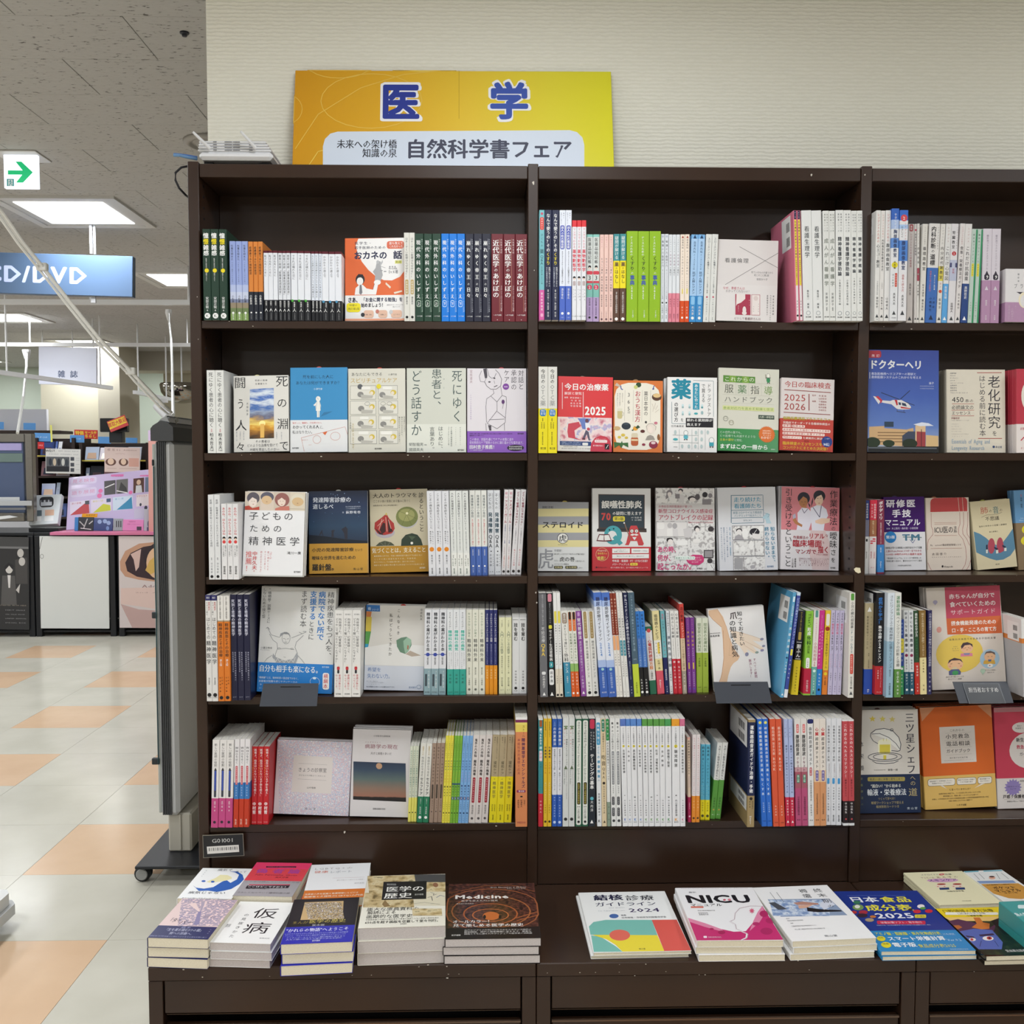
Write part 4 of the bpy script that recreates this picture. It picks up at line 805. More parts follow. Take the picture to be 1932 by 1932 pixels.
S('''
E1 168 414 3 187 340 1337 e4e0dc;white book with pink foot and black-blue arrow, first on bottom shelf;B 1003 1337 c04880|T 378 645 新しい医師の役割 2c2c30 .5 .42|P 672 .2 2c2c30|R 680 990 .34 .66 3a3c48|R 690 915 .38 .62 3a50a8|T 1035 1110 成田一衛 W .5 .28|T 1125 1160 著 W .5 .2|C 1275 .2 2c2030
E1 420 600 3 437 332 1334 e4e0e0;white book titled WHOをゆく with blue and brick red foot;B 825 1012 3a78b8|B 1012 1334 c03a20|Tm 412 485 WH 3a3c40 .5 .46|T 485 612 Oをゆく 3a3c40 .5 .5|R 635 850 .28 .72 c86068|T 645 840 感染症対策の最前線 f0d0d0 .5 .26|T 870 985 尾身茂著 b8d0f0 .5 .3|Tm 1240 1305 医学書院 f0d8c8 .5 .32
E1 628 832 3 640 415 1302 c02028;red book with white script title and orange small title, bottom shelf;T 440 985 医者よ、信念はいらないまず命を救え！ W .62 .5|Tm 440 800 アフガニスタンで善きサマリア e09030 .22 .26|Tb 1045 1185 中村哲 W .5 .6|H 1275 .2 羊土社 f0c0c0 .7
E2 517 618 3 545 398 1232 d8dcc8;very thin white book with green title beside the sunset cover;B 965 1232 e8e070|T 440 955 みるみるわかる心理検査と精神療法マニュアル 2a7068 .5 .6|C 1130 .22 K
E2 620 752 2 665 368 1242 dedcd4;white book titled セルフケア with green foot;B 955 1242 2a7a58|T 400 500 医療者のため b8982c .5 .42|T 515 735 今日からできる 34383c .5 .46|Tb 742 942 セルフケア 34383c .5 .52|T 975 1040 川島みどり W .5 .2|T 1065 1150 医療看護 W .5 .26|C 1185 .26 W
E2 756 900 3 795 365 1242 a08878;brown book with dark title on bottom shelf left bay;T 400 800 精神医療の臨床場面集成 4a3a34 .5 .4|R 820 975 .3 .7 4a4038|T 990 1090 新井智弘 3a3028 .6 .26|C 1120 .14 K|T 1150 1210 シーニ 4a3a34 .5 .2
E2 901 996 3 948 283 1247 e8dc50;narrow yellow book of the からだのトリビア series;T 300 535 こころ健康会社の先生が 4a4820 .5 .42|Tb 548 668 からだの 2c3460 .5 .62|Tm 675 812 トリビア d87828 .5 .58|Tb 830 960 教えます 3a3828 .5 .56|T 1010 1100 大城智哉 5a5820 .5 .34|C 1135 .26 5a5020|T 1155 1230 羊土社 5a5020 .5 .34
E2 997 1092 3 1050 283 1247 80b840;narrow green book of the からだのトリビア series, numbered 2;T 300 535 こころ健康会社の先生が 3a5020 .5 .42|Tb 548 668 からだの 2a6048 .5 .62|Tm 675 800 トリビア a8a020 .5 .58|Tb 830 945 教えます 2a5a50 .5 .56|R 805 825 0 1 3a6070|R 955 990 .15 .85 2a4a80|Tm 952 992 2 W .5 .7|T 1010 1100 大城智哉 3a5020 .5 .34|C 1135 .26 3a5020|T 1155 1230 羊土社 3a5020 .5 .34
E2 1094 1210 3 1150 283 1247 80b0e0;narrow light blue book of the からだのトリビア series, numbered 3;T 300 535 こころ健康会社の先生が 2a4870 .5 .42|Tb 548 668 からだの 2a4890 .5 .62|Tm 675 800 トリビア 9070b8 .5 .58|Tb 820 945 教えます 2a4078 .5 .56|R 955 990 .15 .85 2a3a80|Tm 952 992 3 W .5 .7|T 1010 1100 大城智哉 2a4870 .5 .34|C 1135 .26 2a4870|T 1155 1230 羊土社 2a4870 .5 .34
E2 1214 1432 3 1268 275 1245 d8d0cc;white book with dark red brush stroke on spine, bottom shelf;Tb 315 520 鬼手の六本指 3a3434 .5 .44|Tb 548 722 龍馬の梅毒 3a3434 .5 .44|R 742 1022 .3 .72 a02838|T 755 1005 西洋医学で読む日本史 e8c8c8 .5 .22|T 1045 1150 春田道郎 5a5454 .5 .32|C 1195 .2 5a5454
E2 1434 1686 3 1476 275 1243 b0a080;tan book with yellow lower half titled 緩和ケア and 精神医学;B 735 1243 e8d820|T 295 540 患者緩和ケアにおけるこころ 5a5440 .66 .2|T 295 370 緩和の K .34 .18|T 562 722 緩和ケア 4a4634 .5 .42|T 745 780 ＋ 5a5440 .5 .3|T 785 978 精神医学 5a5440 .5 .46|T 1040 1120 森田達也 5a5010 .68 .2|T 1040 1120 明智龍男 5a5010 .36 .2|Tm 1155 1215 医学書院 K .5 .24
E2 1702 1834 1 1713 80 1287 d88858;tall salmon orange book with yellow diagonal head, right end of bottom left shelf;B 80 106 eceae8|B 106 136 7a2858|B 136 160 e8d870|B 160 240 e4cc60|T 165 300 ストール 5a3a34 .68 .24|Tb 305 862 精神薬理学エセンシャルズ 5a2c50 .66 .3|T 310 715 神経科学的基礎と応用 9a4848 .28 .24|R 880 908 .1 .85 902858|H 894 .16 第五版 W .5|R 945 960 .4 .6 K|T 985 1060 仙波純一 4a3028 .76 .18|T 985 1075 松浦雅人 4a3028 .5 .18|T 985 1080 太田克也 4a3028 .24 .18|H 1240 .22 MEDSI a03850 .7
E3 92 146 1 90 160 1387 3a8a90;teal book with red foot, left end of bottom shelf in middle bay;B 160 172 e0e0e0|B 1010 1387 c02838|R 175 250 .2 .8 a05830|Tb 265 455 誰でもわかる W .5 .56|R 470 505 .2 .8 88c0c8|R 520 640 .15 .85 d8b0b8|Tm 470 640 呼吸評価 e8f0f0 .5 .56|T 660 980 呼吸リハビリテーション 1c4448 .5 .26|Tm 1080 1240 中西信人 f0c8c8 .5 .4
E3 152 244 2 152 158 1387 e0b830;thin yellow book with dark bold words, bottom shelf middle bay;T 190 370 高齢者看護プロセス 5a5020 .5 .42|Tb 470 610 作業環境 3a3440 .5 .52|Tb 650 790 アプローチ c05030 .5 .46|T 880 1090 事例で学ぶ考える f0e8a8 .5 .4|T 1130 1240 大野智也 6a5818 .5 .34|C 1330 .3 3a3018
E3 249 366 2 249 160 1384 dcdde4;white book with blue head and blue foot titled ICUの作業療法;B 160 482 2a58a8|B 1022 1384 2a58b0|T 190 245 ICU b8d0f0 .5 .4|Tm 250 462 の作業療法 W .5 .56|T 500 740 超急性期から始める活動 3a3c44 .5 .36|T 765 975 参加へのアプローチ 3a3c44 .5 .36|T 1040 1280 神作一実澤田辰徳 c8d8f8 .5 .3|C 1335 .28 c8d8f8
E3 370 508 2 366 150 1384 d4d6d4;grey-white neuro book with small green triangles at spine;R 238 250 .15 .85 5a7a50|P 256 .3 7a8a6a|Tm 258 685 バトラー・神経系モビライゼーション 3a3c40 .66 .3|T 258 500 触診と四肢の d06a70 .3 .22|P 710 .3 5a6a50|V 735 1070 Mobilisation_of_Nervous_System 9a9090 .68 .2|V 735 905 David_S._Butler 4a5a54 .3 .22|C 1300 .28 2c2c2c
E3 515 665 2 512 160 1384 2a6048;green-framed white book with italic title and black plaque;R 176 1366 .12 .88 dfdfd8|T 190 430 身体不活動症候群 3a4c44 .5 .42|V 440 865 Physical_Inactivity_Syndrome 3a5c48 .5 .36|R 880 1132 .26 .76 2a2418|T 890 1125 生活不活発病廃用症 c8b850 .5 .34|H 1158 .2 編集 K .5|T 1175 1295 上月正博 4a4c48 .5 .38|C 1330 .2 K
E3 672 752 1 665 158 1384 1c2430;blackish navy taping book with red label at its head;R 165 272 .16 .84 c03050|T 300 505 フルカラーで W .72 .28|T 300 520 やさしくわかる W .36 .28|Tb 555 960 テーピングの基本 W .5 .62|C 1065 .26 5ab0c0|T 1085 1220 大内洋 W .5 .44|P 1330 .24 W
E3 757 812 1 740 152 1384 e0e2e4;white book with light blue band titled 構音障害;R 200 456 .1 .9 4a98c0|Tm 215 445 段階で導く W .5 .5|T 470 560 子ども 4a98c0 .5 .56|Tb 565 840 の構音障害 4a98c0 .5 .6|P 855 .2 b8c0c8|T 1000 1270 監修著者山崎祥子 3a3c44 .5 .44|Tm 1300 1345 K K .5 .6
E3 818 876 1 800 158 1384 dcc8a4;cream book titled 吃音Q&A on bottom shelf;R 165 305 .2 .8 2a7a60|T 178 295 第二版 W .5 .4|T 320 540 言語聴覚士からの K .5 .4|Tm 560 700 吃音 4a3c2c .5 .86|Tm 705 845 Q&A 6a5c4c .5 .56|C 890 .28 2c2420|T 920 1240 菊池良和福井恵子長谷川愛 6a5c4c .5 .34|P 1330 .24 4a3c2c
E3 880 921 1 860 158 1384 e2e2de;thin white book with green head and sage foot;B 1105 1384 8a9a88|R 160 405 .05 .95 2a8a48|T 175 395 学院で学ぶ W .5 .5|T 420 860 成人言語聴覚療法ハンドブック 3a3c40 .5 .6|T 1130 1340 医歯薬 3a4438 .5 .36
E3 926 1045 2 908 155 1384 e2e2e0;white book titled 動きのコツ with grey lettering plaque;Tb 190 320 動きの K .5 .42|T 325 515 コツを教えます 3a3c40 .5 .5|R 528 908 .26 .74 8a8c90|T 540 900 多職種連携でつなぐリハビリ W .5 .36|T 920 1010 久留利菜 4a4c50 .5 .26|R 1045 1140 .2 .7 3a3c44|R 1170 1268 .2 .7 3a3c44|T 1050 1135 イラスト W .45 .3|T 1175 1262 テキスト W .45 .3|C 1320 .28 3a3c40
''')
sers = [('1', '言語聴覚障害総論', '5a78c0', 1025, 1088), ('2', '失語症', '5a88cc', 1089, 1140), ('3', '高次脳機能障害', '5a88cc', 1142, 1210), ('4', '言語発達障害', '5a88cc', 1214, 1270),
		('5', '小児発声発語障害', '5a9a48', 1274, 1335), ('6', '成人発声発語障害', '5a9a48', 1338, 1400), ('7', '吃音・流暢性障害', '5a9a48', 1404, 1470), ('8', '音声障害', '5a9a48', 1472, 1534),
		('9', '摂食嚥下障害', '4a9a58', 1536, 1608), ('10', '聴覚障害', 'e8a030', 1613, 1703), ('11', '地域言語聴覚療法', 'd07090', 1705, 1765)]
NW = 'one two three four five six seven eight nine ten eleven'.split()
for i, (no, ti, c, xa, xb) in enumerate(sers):
	n_ = len(ti); k = .78 + i * .0
	sh = 30 - 2.3 * i
	cn = 'blue' if i < 4 else 'green' if i < 9 else 'orange' if i == 9 else 'pink'
	spines('E3', xa + sh, xb + sh, 1, xa, 155, 1384, f'white therapy textbook with {cn} cap numbered {NW[i]}, titled {ti}', 'e6e6e8',
		   f'B 160 242 {c}|T 222 240 へ K .5 .5|T 258 445 クリア言語聴覚療法 4a4c54 .5 .28|C 470 .22 e0d040|Tm 448 492 {no} K .5 .3|Tm 505 {505 + 34 * n_ if n_ > 4 else 505 + 52 * n_} {ti} 3a3c40 .5 .42|T {1020 + 20 * (i % 3)} 1040 編 K .5 .2|T 1075 1270 内山量史藤野博 4a4c54 .5 .28|Tm 1285 1325 K {c} .5 .5|H 1335 .2 建帛社 4a4c54 .6')
S('''
E3 1800 1836 1 1790 370 1337 e4ccb4;beige book with crimson foot titled 作業療法のものがたり, beside the pink capped one;B 370 395 e8b0a0|B 1050 1337 b02858|Tm 400 795 高齢期作業療法のものがたり 3a3434 .5 .6|R 810 940 .2 .8 d8c0b0|T 1110 1190 浅野有子 f0d0d8 .5 .4|C 1270 .3 f0d0d8
E4 -30 60 2 -24 330 1297 e6dede;white book with orange foot on bottom shelf middle bay;B 1005 1297 e89030|T 360 700 もう一度歩くためのリハビリ c86070 .5 .4|T 710 990 大切な仲間と体験する毎日 d8a0a0 .5 .3|T 1050 1180 中川法一 f8e8c8 .5 .34|C 1250 .28 5a3a18
E4 64 170 2 82 430 1270 5ab0cc;sky blue book with yellow foot titled あしながおじさん;B 430 436 e0e0e0|B 1048 1270 e8dc20|Tb 455 570 四本足 1c3440 .5 .5|Tm 580 868 あしながおじさん 2a6480 .5 .5|T 880 1010 義足の物語 a0c8c0 .3 .24|T 880 1010 お手伝 K .7 .2|T 1070 1180 志田竹浪 5a5010 .5 .36|C 1225 .3 4a4820
E4 172 292 2 256 420 1262 5a9a40;green book with white slanted head, leaning right, bottom shelf;B 420 440 e4e4e0|B 440 832 e6e6e2|Tm 450 830 スポーツ医学を志す君たちへ 2c2c30 .5 .5|T 1020 1140 近藤秀則 1c3c18 .5 .36|C 1160 .14 d0a040|H 1215 .2 南江 W .6
E4 582 663 1 586 165 1350 1c2548 side=n;navy and gold hardback titled 運動器超音波ガイド with labelled dark side;B 165 192 a08a60|B 1003 1350 a08a60|Tb 225 975 運動器超音波ガイド下治療・手術 W .5 .52|C 1035 .22 2c2420|T 1055 1150 編集高橋周 4a3c28 .72 .2|T 1055 1140 笹原潤 4a3c28 .34 .2|Tm 1225 1320 MEDSI W .45 .36
E4 746 866 2 694 158 1344 2a6ac8;blue book with yellow bulb and white title on bottom shelf;C 198 .28 e8e070|Tm 240 640 呼吸機能検査の苦手 W .48 .52|Tm 640 1010 意識をなくす本 e0ecf8 .48 .52|T 1075 1190 鈴木範孝編 c8dcf8 .5 .28|H 1285 .24 克誠 1c2c50 .6
E4 874 1004 2 832 158 1344 d85838;orange-red book titled 輸血検査 with BOOK lettering;T 238 395 輸血検査 f8d8c8 .5 .5|T 410 555 苦手克服 f8d8c8 .5 .46|Tm 575 730 BOOK f8d8c8 .5 .46|T 1105 1230 奥田誠編 f8d8c8 .5 .26|H 1300 .24 克誠 1c2c2c .6
E4 1011 1111 2 986 158 1340 b0bce0;light blue book with crimson foot titled 検査データ;B 1020 1340 c82848|T 178 360 ケーススタディで学ぶ 4a5488 .7 .26|T 240 370 判読法 4a5488 .3 .26|Tm 440 978 検査データの読み方とピットフォール 2c3c60 .5 .46|T 1045 1230 編著小柴賢洋 W .5 .4|P 1290 .26 W
E4 1121 1260 2 1104 156 1338 e0dcd8;white book with mauve lower half titled 腹部超音波テキスト;B 690 740 c89aa0|B 740 920 a85868|B 920 1338 b85078|R 215 310 .3 .7 d86060|T 225 300 日超検 W .5 .3|Tb 330 562 腹部超音波 2c2c30 .46 .6|Tm 572 740 テキスト 7a3050 .46 .5|R 770 862 .26 .74 3a8a68|T 775 855 第三版 W .5 .36|T 1010 1220 日本超音波検査学会 3a1828 .5 .4|H 1270 .2 医歯 3a1828 .6
E4 1264 1330 1 1250 155 1337 e4e2e0;white book with navy label at head titled 血管超音波;R 158 208 0 1 1c2460|Tm 240 672 血管超音波テキスト 2c2c34 .5 .56|R 690 782 .3 .7 c05860|T 698 775 第二版 W .5 .3|T 830 1060 日本超音波検査学会 4a4c50 .5 .34|T 1095 1230 監修佐藤洋 4a4c50 .5 .28|H 1275 .24 医歯 K .6
E4 1334 1470 2 1326 155 1336 e6dcd2;cream book with orange lower half titled 心臓超音波テキスト;B 720 850 e8c8a4|B 850 1336 d89868|Tb 245 345 心臓 c03038 .5 .56|Tm 350 702 超音波テキスト 2c2c30 .5 .52|R 722 838 .26 .74 6a5aa0|T 730 830 第三版 W .5 .36|T 975 1210 日本超音波検査学会監修 4a3428 .5 .3|H 1270 .24 医歯 3a2418 .6
E4 1477 1652 3 1482 150 1328 dfe0e4;white book with sky blue pill titled 理論と実際;T 225 628 栄養教育指導の理論と実際 4a4c54 .5 .46|T 645 800 保健医療職者のため 8a7c80 .62 .24|R 808 872 .22 .7 4a98d0|T 905 1170 木村穣幣憲一郎編著 4a4c54 .5 .3|Tm 1215 1290 医学書院 2c2c34 .5 .36
E4 1658 1788 2 1650 165 1332 c04a50;red book with black foot titled ヘルスリテラシー, right end of bottom middle shelf;B 165 180 e4e4e4|B 1060 1305 20161a|B 1305 1332 e6e6e6|Tm 210 805 これからのヘルスリテラシー f4e4e4 .5 .56|T 818 1015 健康を決める力 4a1820 .5 .34|Tm 1072 1200 中山和弘 e8e0e0 .5 .38|C 1260 .16 c04a50
''')
# ================================================================ covers: books standing or lying with the front cover in view
def grad(z0, z1, stops, amt=.25, scale=60, st=(1, 1, 1), rough=.4):
	return noise_mat('printed_picture', stops, scale, 4, rough, st=st, axis=('Z', z0, z1, amt))
PICS = dict(
	sunset=lambda a, b: grad(a, b, [(0, '3a2c1c'), (.12, '8a5a1c'), (.22, 'd89a30'), (.3, 'f4d870'), (.38, 'c8a058'), (.45, '6a6a80'), (.55, '9aa8c0'), (.62, '3a68b0'), (.72, 'dfe6ee'), (.8, '3868b8'), (.9, 'e0e8f0'), (1, '3a6ab8')], .3, 55, (.6, 1, 2)),
	dusk=lambda a, b: grad(a, b, [(0, '141014'), (.09, '1c1614'), (.11, '9a6a58'), (.3, '8a7060'), (.55, '5a6a68'), (.8, '34465c'), (1, '26344c')], .06, 40),
	night=lambda a, b: grad(a, b, [(0, '1c2c44'), (.3, '24405c'), (.7, '1a2c4c'), (1, '16223c')], .1, 30),
	sky=lambda a, b: grad(a, b, [(0, 'c8c8c8'), (.1, '8a9cc0'), (.25, '5a78b8'), (.55, '3a58a8'), (1, '22388a')], .1, 30),
	petals=lambda a, b: noise_mat('petal_print', [(.36, 'e6dfe0'), (.45, 'c8a8b8'), (.5, 'e8e2e4'), (.56, 'a8b0cc'), (.64, 'ece8e6')], 190, 2, .5),
	clouds=lambda a, b: noise_mat('cloud_print', [(.35, 'c87888'), (.45, 'e8c8cc'), (.55, 'ecdcd8'), (.62, 'a8a8d0'), (.7, 'd8b0c0')], 45, 3, .4),
	mosaic=lambda a, b: noise_mat('mosaic_print', [(.36, '3a2a2c'), (.44, 'd8ccb8'), (.5, 'b09048'), (.56, '4a3a34'), (.64, 'e0d8d8')], 160, 3, .35),
	parch=lambda a, b: noise_mat('old_page_print', [(.35, '6a5a34'), (.45, 'b8a070'), (.6, 'd8c8a0'), (.7, '8a8060')], 40, 5, .4),
	tree=lambda a, b: noise_mat('engraved_tree', [(.4, 'b8a4ac'), (.5, '9088a4'), (.55, 'e0c4c4'), (.7, 'ecd0cc')], 140, 3, .5),
	water=lambda a, b: noise_mat('water_print', [(.35, '6a88b8'), (.5, 'a8bcd8'), (.6, 'dde6f0'), (.7, '8a9cc0')], 70, 4, .4),
	theatre=lambda a, b: noise_mat('theatre_print', [(.35, '241818'), (.5, '4a2c26'), (.65, '6a3c30')], 120, 3, .3),
	cells=lambda a, b: noise_mat('cell_print', [(.4, 'c03068'), (.5, 'd85888'), (.6, 'b82860'), (.7, 'e890b0')], 50, 2, .35),
	linen=lambda a, b: noise_mat('linen_print', [(.3, 'cfccc2'), (.7, 'dcd9d0')], 200, 2, .7),
	manga=lambda a, b: noise_mat('manga_tone', [(.42, 'b4b0b0'), (.47, 'e4e2e0'), (.6, 'e9e7e5'), (.66, 'c8c4c4')], 95, 2, .5),
	forest=lambda a, b: noise_mat('black_green_print', [(.4, '17201a'), (.55, '223022'), (.7, '3a4426')], 60, 4, .35),
)
class Art:
	"""printed shapes laid on a cover; coordinates are those of the measured picture of the cover"""
	def __init__(s, C, w, h):
		s.C, s.w, s.h = C, w, h
		s.mb = MB(); s.k = 0
	def P(s, x, y):
		TL, TR, BR, BL = s.C
		v = .5; u = .5
		for _ in range(4):
			yT = TL[1] + (TR[1] - TL[1]) * u; yB = BL[1] + (BR[1] - BL[1]) * u
			v = (y - yT) / (yB - yT)
			xL = TL[0] + (BL[0] - TL[0]) * v; xR = TR[0] + (BR[0] - TR[0]) * v
			u = (x - xL) / (xR - xL)
		return (max(0, min(1, u)) - .5) * s.w, max(0, min(1, 1 - v)) * s.h
	def poly(s, pts, m):
		s.k += 1; y = -.0001 - .000014 * s.k
		q = [s.P(*p) for p in pts]
		a = sum(q[i][0] * q[(i + 1) % len(q)][1] - q[(i + 1) % len(q)][0] * q[i][1] for i in range(len(q)))
		if a < 0: q = q[::-1]
		s.mb.add([(a, y, b) for a, b in q], [list(range(len(q)))], m)
	def line(s, w, m, pts):
		s.k += 1; y = -.0001 - .000014 * s.k
		q = [Vector(s.P(*p)) for p in pts]
		ww = w * s.w / max(1, abs(s.C[1][0] - s.C[0][0])) / 2
		for i in range(len(q) - 1):
			d = q[i + 1] - q[i]
			if d.length < 1e-6: continue
			n_ = Vector((-d.y, d.x)).normalized() * ww
			v = [q[i] + n_, q[i] - n_, q[i + 1] - n_, q[i + 1] + n_]
			s.mb.add([(a.x, y, a.y) for a in v], [(0, 1, 2, 3)], m)
	def run(s, spec):
		for op in spec.replace('\n', '|').split('|'):
			k = op.split()
			if not k: continue
			c = k[0]; f = lambda a, b=None: [float(x) for x in (k[a:b] if b else k[a:])]
			if c == 'B':
				continue
			if c in 'rqm' or c == 'm':
				x0, y0, x1, y1 = f(1, 5)
				if c == 'm':
					za, zb = s.P((x0 + x1) / 2, y1)[1], s.P((x0 + x1) / 2, y0)[1]
					m = PICS[k[5]](za, zb)
				else: m = mat(k[5])
				if c == 'q':
					g = min(x1 - x0, y1 - y0) * .3
					pts = []
					for (cx, cy, a0) in ((x1 - g, y0 + g, -90), (x1 - g, y1 - g, 0), (x0 + g, y1 - g, 90), (x0 + g, y0 + g, 180)):
						pts += [(cx + g * math.cos(math.radians(a0 + t)), cy + g * math.sin(math.radians(a0 + t))) for t in (0, 30, 60, 90)]
					s.poly(pts, m)
				else: s.poly([(x0, y0), (x1, y0), (x1, y1), (x0, y1)], m)
			elif c == 'e':
				cx, cy, rx, ry = f(1, 5)
				s.poly([(cx + rx * math.cos(i * math.pi / 12), cy + ry * math.sin(i * math.pi / 12)) for i in range(24)], mat(k[5]))
			elif c == 'o':
				cx, cy, rx, ry, w_ = f(1, 6)
				s.line(w_, mat(k[6]), [(cx + rx * math.cos(i * math.pi / 12), cy + ry * math.sin(i * math.pi / 12)) for i in range(25)])
			elif c == 's':
				cx, cy, r1, r2, n_ = f(1, 6); n_ = int(n_)
				s.poly([(cx + (r1, r2)[i % 2] * math.sin(i * math.pi / n_), cy - (r1, r2)[i % 2] * math.cos(i * math.pi / n_)) for i in range(2 * n_)], mat(k[6]))
			elif c == 'p':
				s.poly([tuple(map(float, q.split(','))) for q in k[2:]], mat(k[1]))
			elif c == 'l':
				s.line(float(k[1]), mat(k[2]), [tuple(map(float, q.split(','))) for q in k[3:]])
			elif c[0] == 'h':
				x0, x1, y, sz = f(1, 5)
				a, b = s.P(x0, y), s.P(x1, y); s.k += 1
				hs = sz * s.h / abs(s.C[3][1] - s.C[0][1])
				put_h(s.mb, k[6], a[0], b[0], (a[1] + b[1]) / 2, hs, -.0001 - .000014 * s.k, mat(k[5]), {'': 0, 'm': 1, 'b': 2, 'x': 3}[c[1:]], 2 if sz > 45 else 1)
			elif c[0] == 'v':
				x, y0, y1, w_ = f(1, 5); s.k += 1
				a, b = s.P(x, y0), s.P(x, y1)
				ws = w_ * s.w / abs(s.C[1][0] - s.C[0][0])
				put_v(s.mb, k[6], (a[0] + b[0]) / 2, a[1], b[1], ws, -.0001 - .000014 * s.k, mat(k[5]), {'': 0, 'm': 1, 'b': 2}[c[1:]], 2 if w_ > 40 else 1)
def bands_of(spec, C, h):
	out = []
	for op in spec.replace('\n', '|').split('|'):
		k = op.split()
		if k and k[0] == 'B':
			y0, y1 = (C[0][1] + C[1][1]) / 2, (C[2][1] + C[3][1]) / 2
			z = lambda y: max(0, min(h, h * (y1 - float(y)) / (y1 - y0)))
			out.append((z(k[2]), z(k[1]), k[3]))
	return out
def slab(t, w, h, base, spec, C, page, rough, thick_hint=0):
	jm, pm = make_book(t, w, h, base, bands_of(spec, C, h), rough, page)
	for mb in (jm, pm):
		mb.v = [(y - w / 2, -x + t / 2, z) for x, y, z in mb.v]
	return jm, pm
def place(name_mesh, M, label, group, slip=None, dims=None):
	mj, mp_, mt = name_mesh
	o = bpy.data.objects.new('book', mj); COL.objects.link(o); o.matrix_world = M
	q = bpy.data.objects.new('pages', mp_); COL.objects.link(q); q.parent = o
	if mt:
		q = bpy.data.objects.new('cover_print', mt); COL.objects.link(q); q.parent = o
	if slip:
		w, h, t = dims; u, col = slip
		s = MB(); r_ = .0065
		pts = [(r_ * math.cos(a), .6 * r_ * math.sin(a)) for a in [i * math.pi / 10 for i in range(11)]]
		s.prism([(-r_, -.01)] + [(r_, -.01)] + pts, t * .4, t * .4 + .0003, mat(col, .7))
		so = s.obj('order_slip', o, ((u - .5) * w, 0, h - .0002))
	tag(o, label, 'book', group)
	NBOOK[0] += 1
	return o
def face(crop, C, label, base, spec, Y=None, t=.014, n=1, lean=9, slip=None, rough=.35, page=None, label2=None):
	row = crop[0]
	if label2 is None: label2 = ' '.join(label.split(',')[0].split()[:7])
	P = [cpx(crop, *c) for c in C]
	z = SZ[row]
	if Y is None:
		Y = at_z((P[2][0] + P[3][0]) / 2, (P[2][1] + P[3][1]) / 2, z)[1] if row in 'CDE' else .02
		Y = max(-.035, min(.085, Y))
	a = math.radians(lean)
	bl, br = at_y(*P[3], Y)[0], at_y(*P[2], Y)[0]
	yt = (P[0][1] + P[1][1]) / 2; xm = (P[0][0] + P[1][0]) / 2
	lo, hi = .1, .4
	for _ in range(40):
		H = (lo + hi) / 2
		X = at_y(xm, yt, Y + H * math.sin(a))[0]
		if proj(X, Y + H * math.sin(a), z + H * math.cos(a))[1] > yt: lo = H
		else: hi = H
	Yt = Y + H * math.sin(a)
	tl, tr = at_y(*P[0], Yt)[0], at_y(*P[1], Yt)[0]
	w = (br - bl + tr - tl) / 2
	phi = math.atan2((tl + tr - bl - br) / 2, H)
	h = H / math.cos(phi)
	# keep the leaning top and the copies behind it in front of the back panel
	room = BACKY - .012 - Y
	while n * t / math.cos(a) + h * math.sin(a) > room and a > .03: a -= .01
	while n * t > room - h * math.sin(a) and n > 1: n -= 1
	jm, pm = slab(t - .0004, w, h, base, spec, C, page, rough)
	art = Art(C, w, h); art.run(spec)
	me = (jm.mesh('book'), pm.mesh('pages'), art.mb.mesh('cover_print') if art.mb.v else None)
	grp = []
	for i in range(n):
		dx = 0 if i == 0 else R.uniform(-.002, .002)
		M = Matrix.Translation(((bl + br) / 2, Y, z + abs(math.sin(phi)) * w / 2 + .0003 + t * math.sin(a))) @ Matrix.Rotation(-a, 4, 'X') @ Matrix.Translation((dx, (t + .0001) * i, (t + .0001) * i * math.tan(a))) @ Matrix.Rotation(phi, 4, 'Y')
		grp.append(place((me[0], me[1], me[2] if i == 0 else None), M, label if i == 0 else f'{["", "first", "second", "third"][i]} spare copy behind the {label2}', 'face-out books on the ' + ROWN[row], slip if i == 0 else None, (w, h, t)))
	record(row, (bl + br) / 2, grp, (bl + br - w) / 2 - .001, (bl + br + w) / 2 + .001, math.tan(phi), h * math.cos(a), Y, Y + n * t + h * math.sin(a))
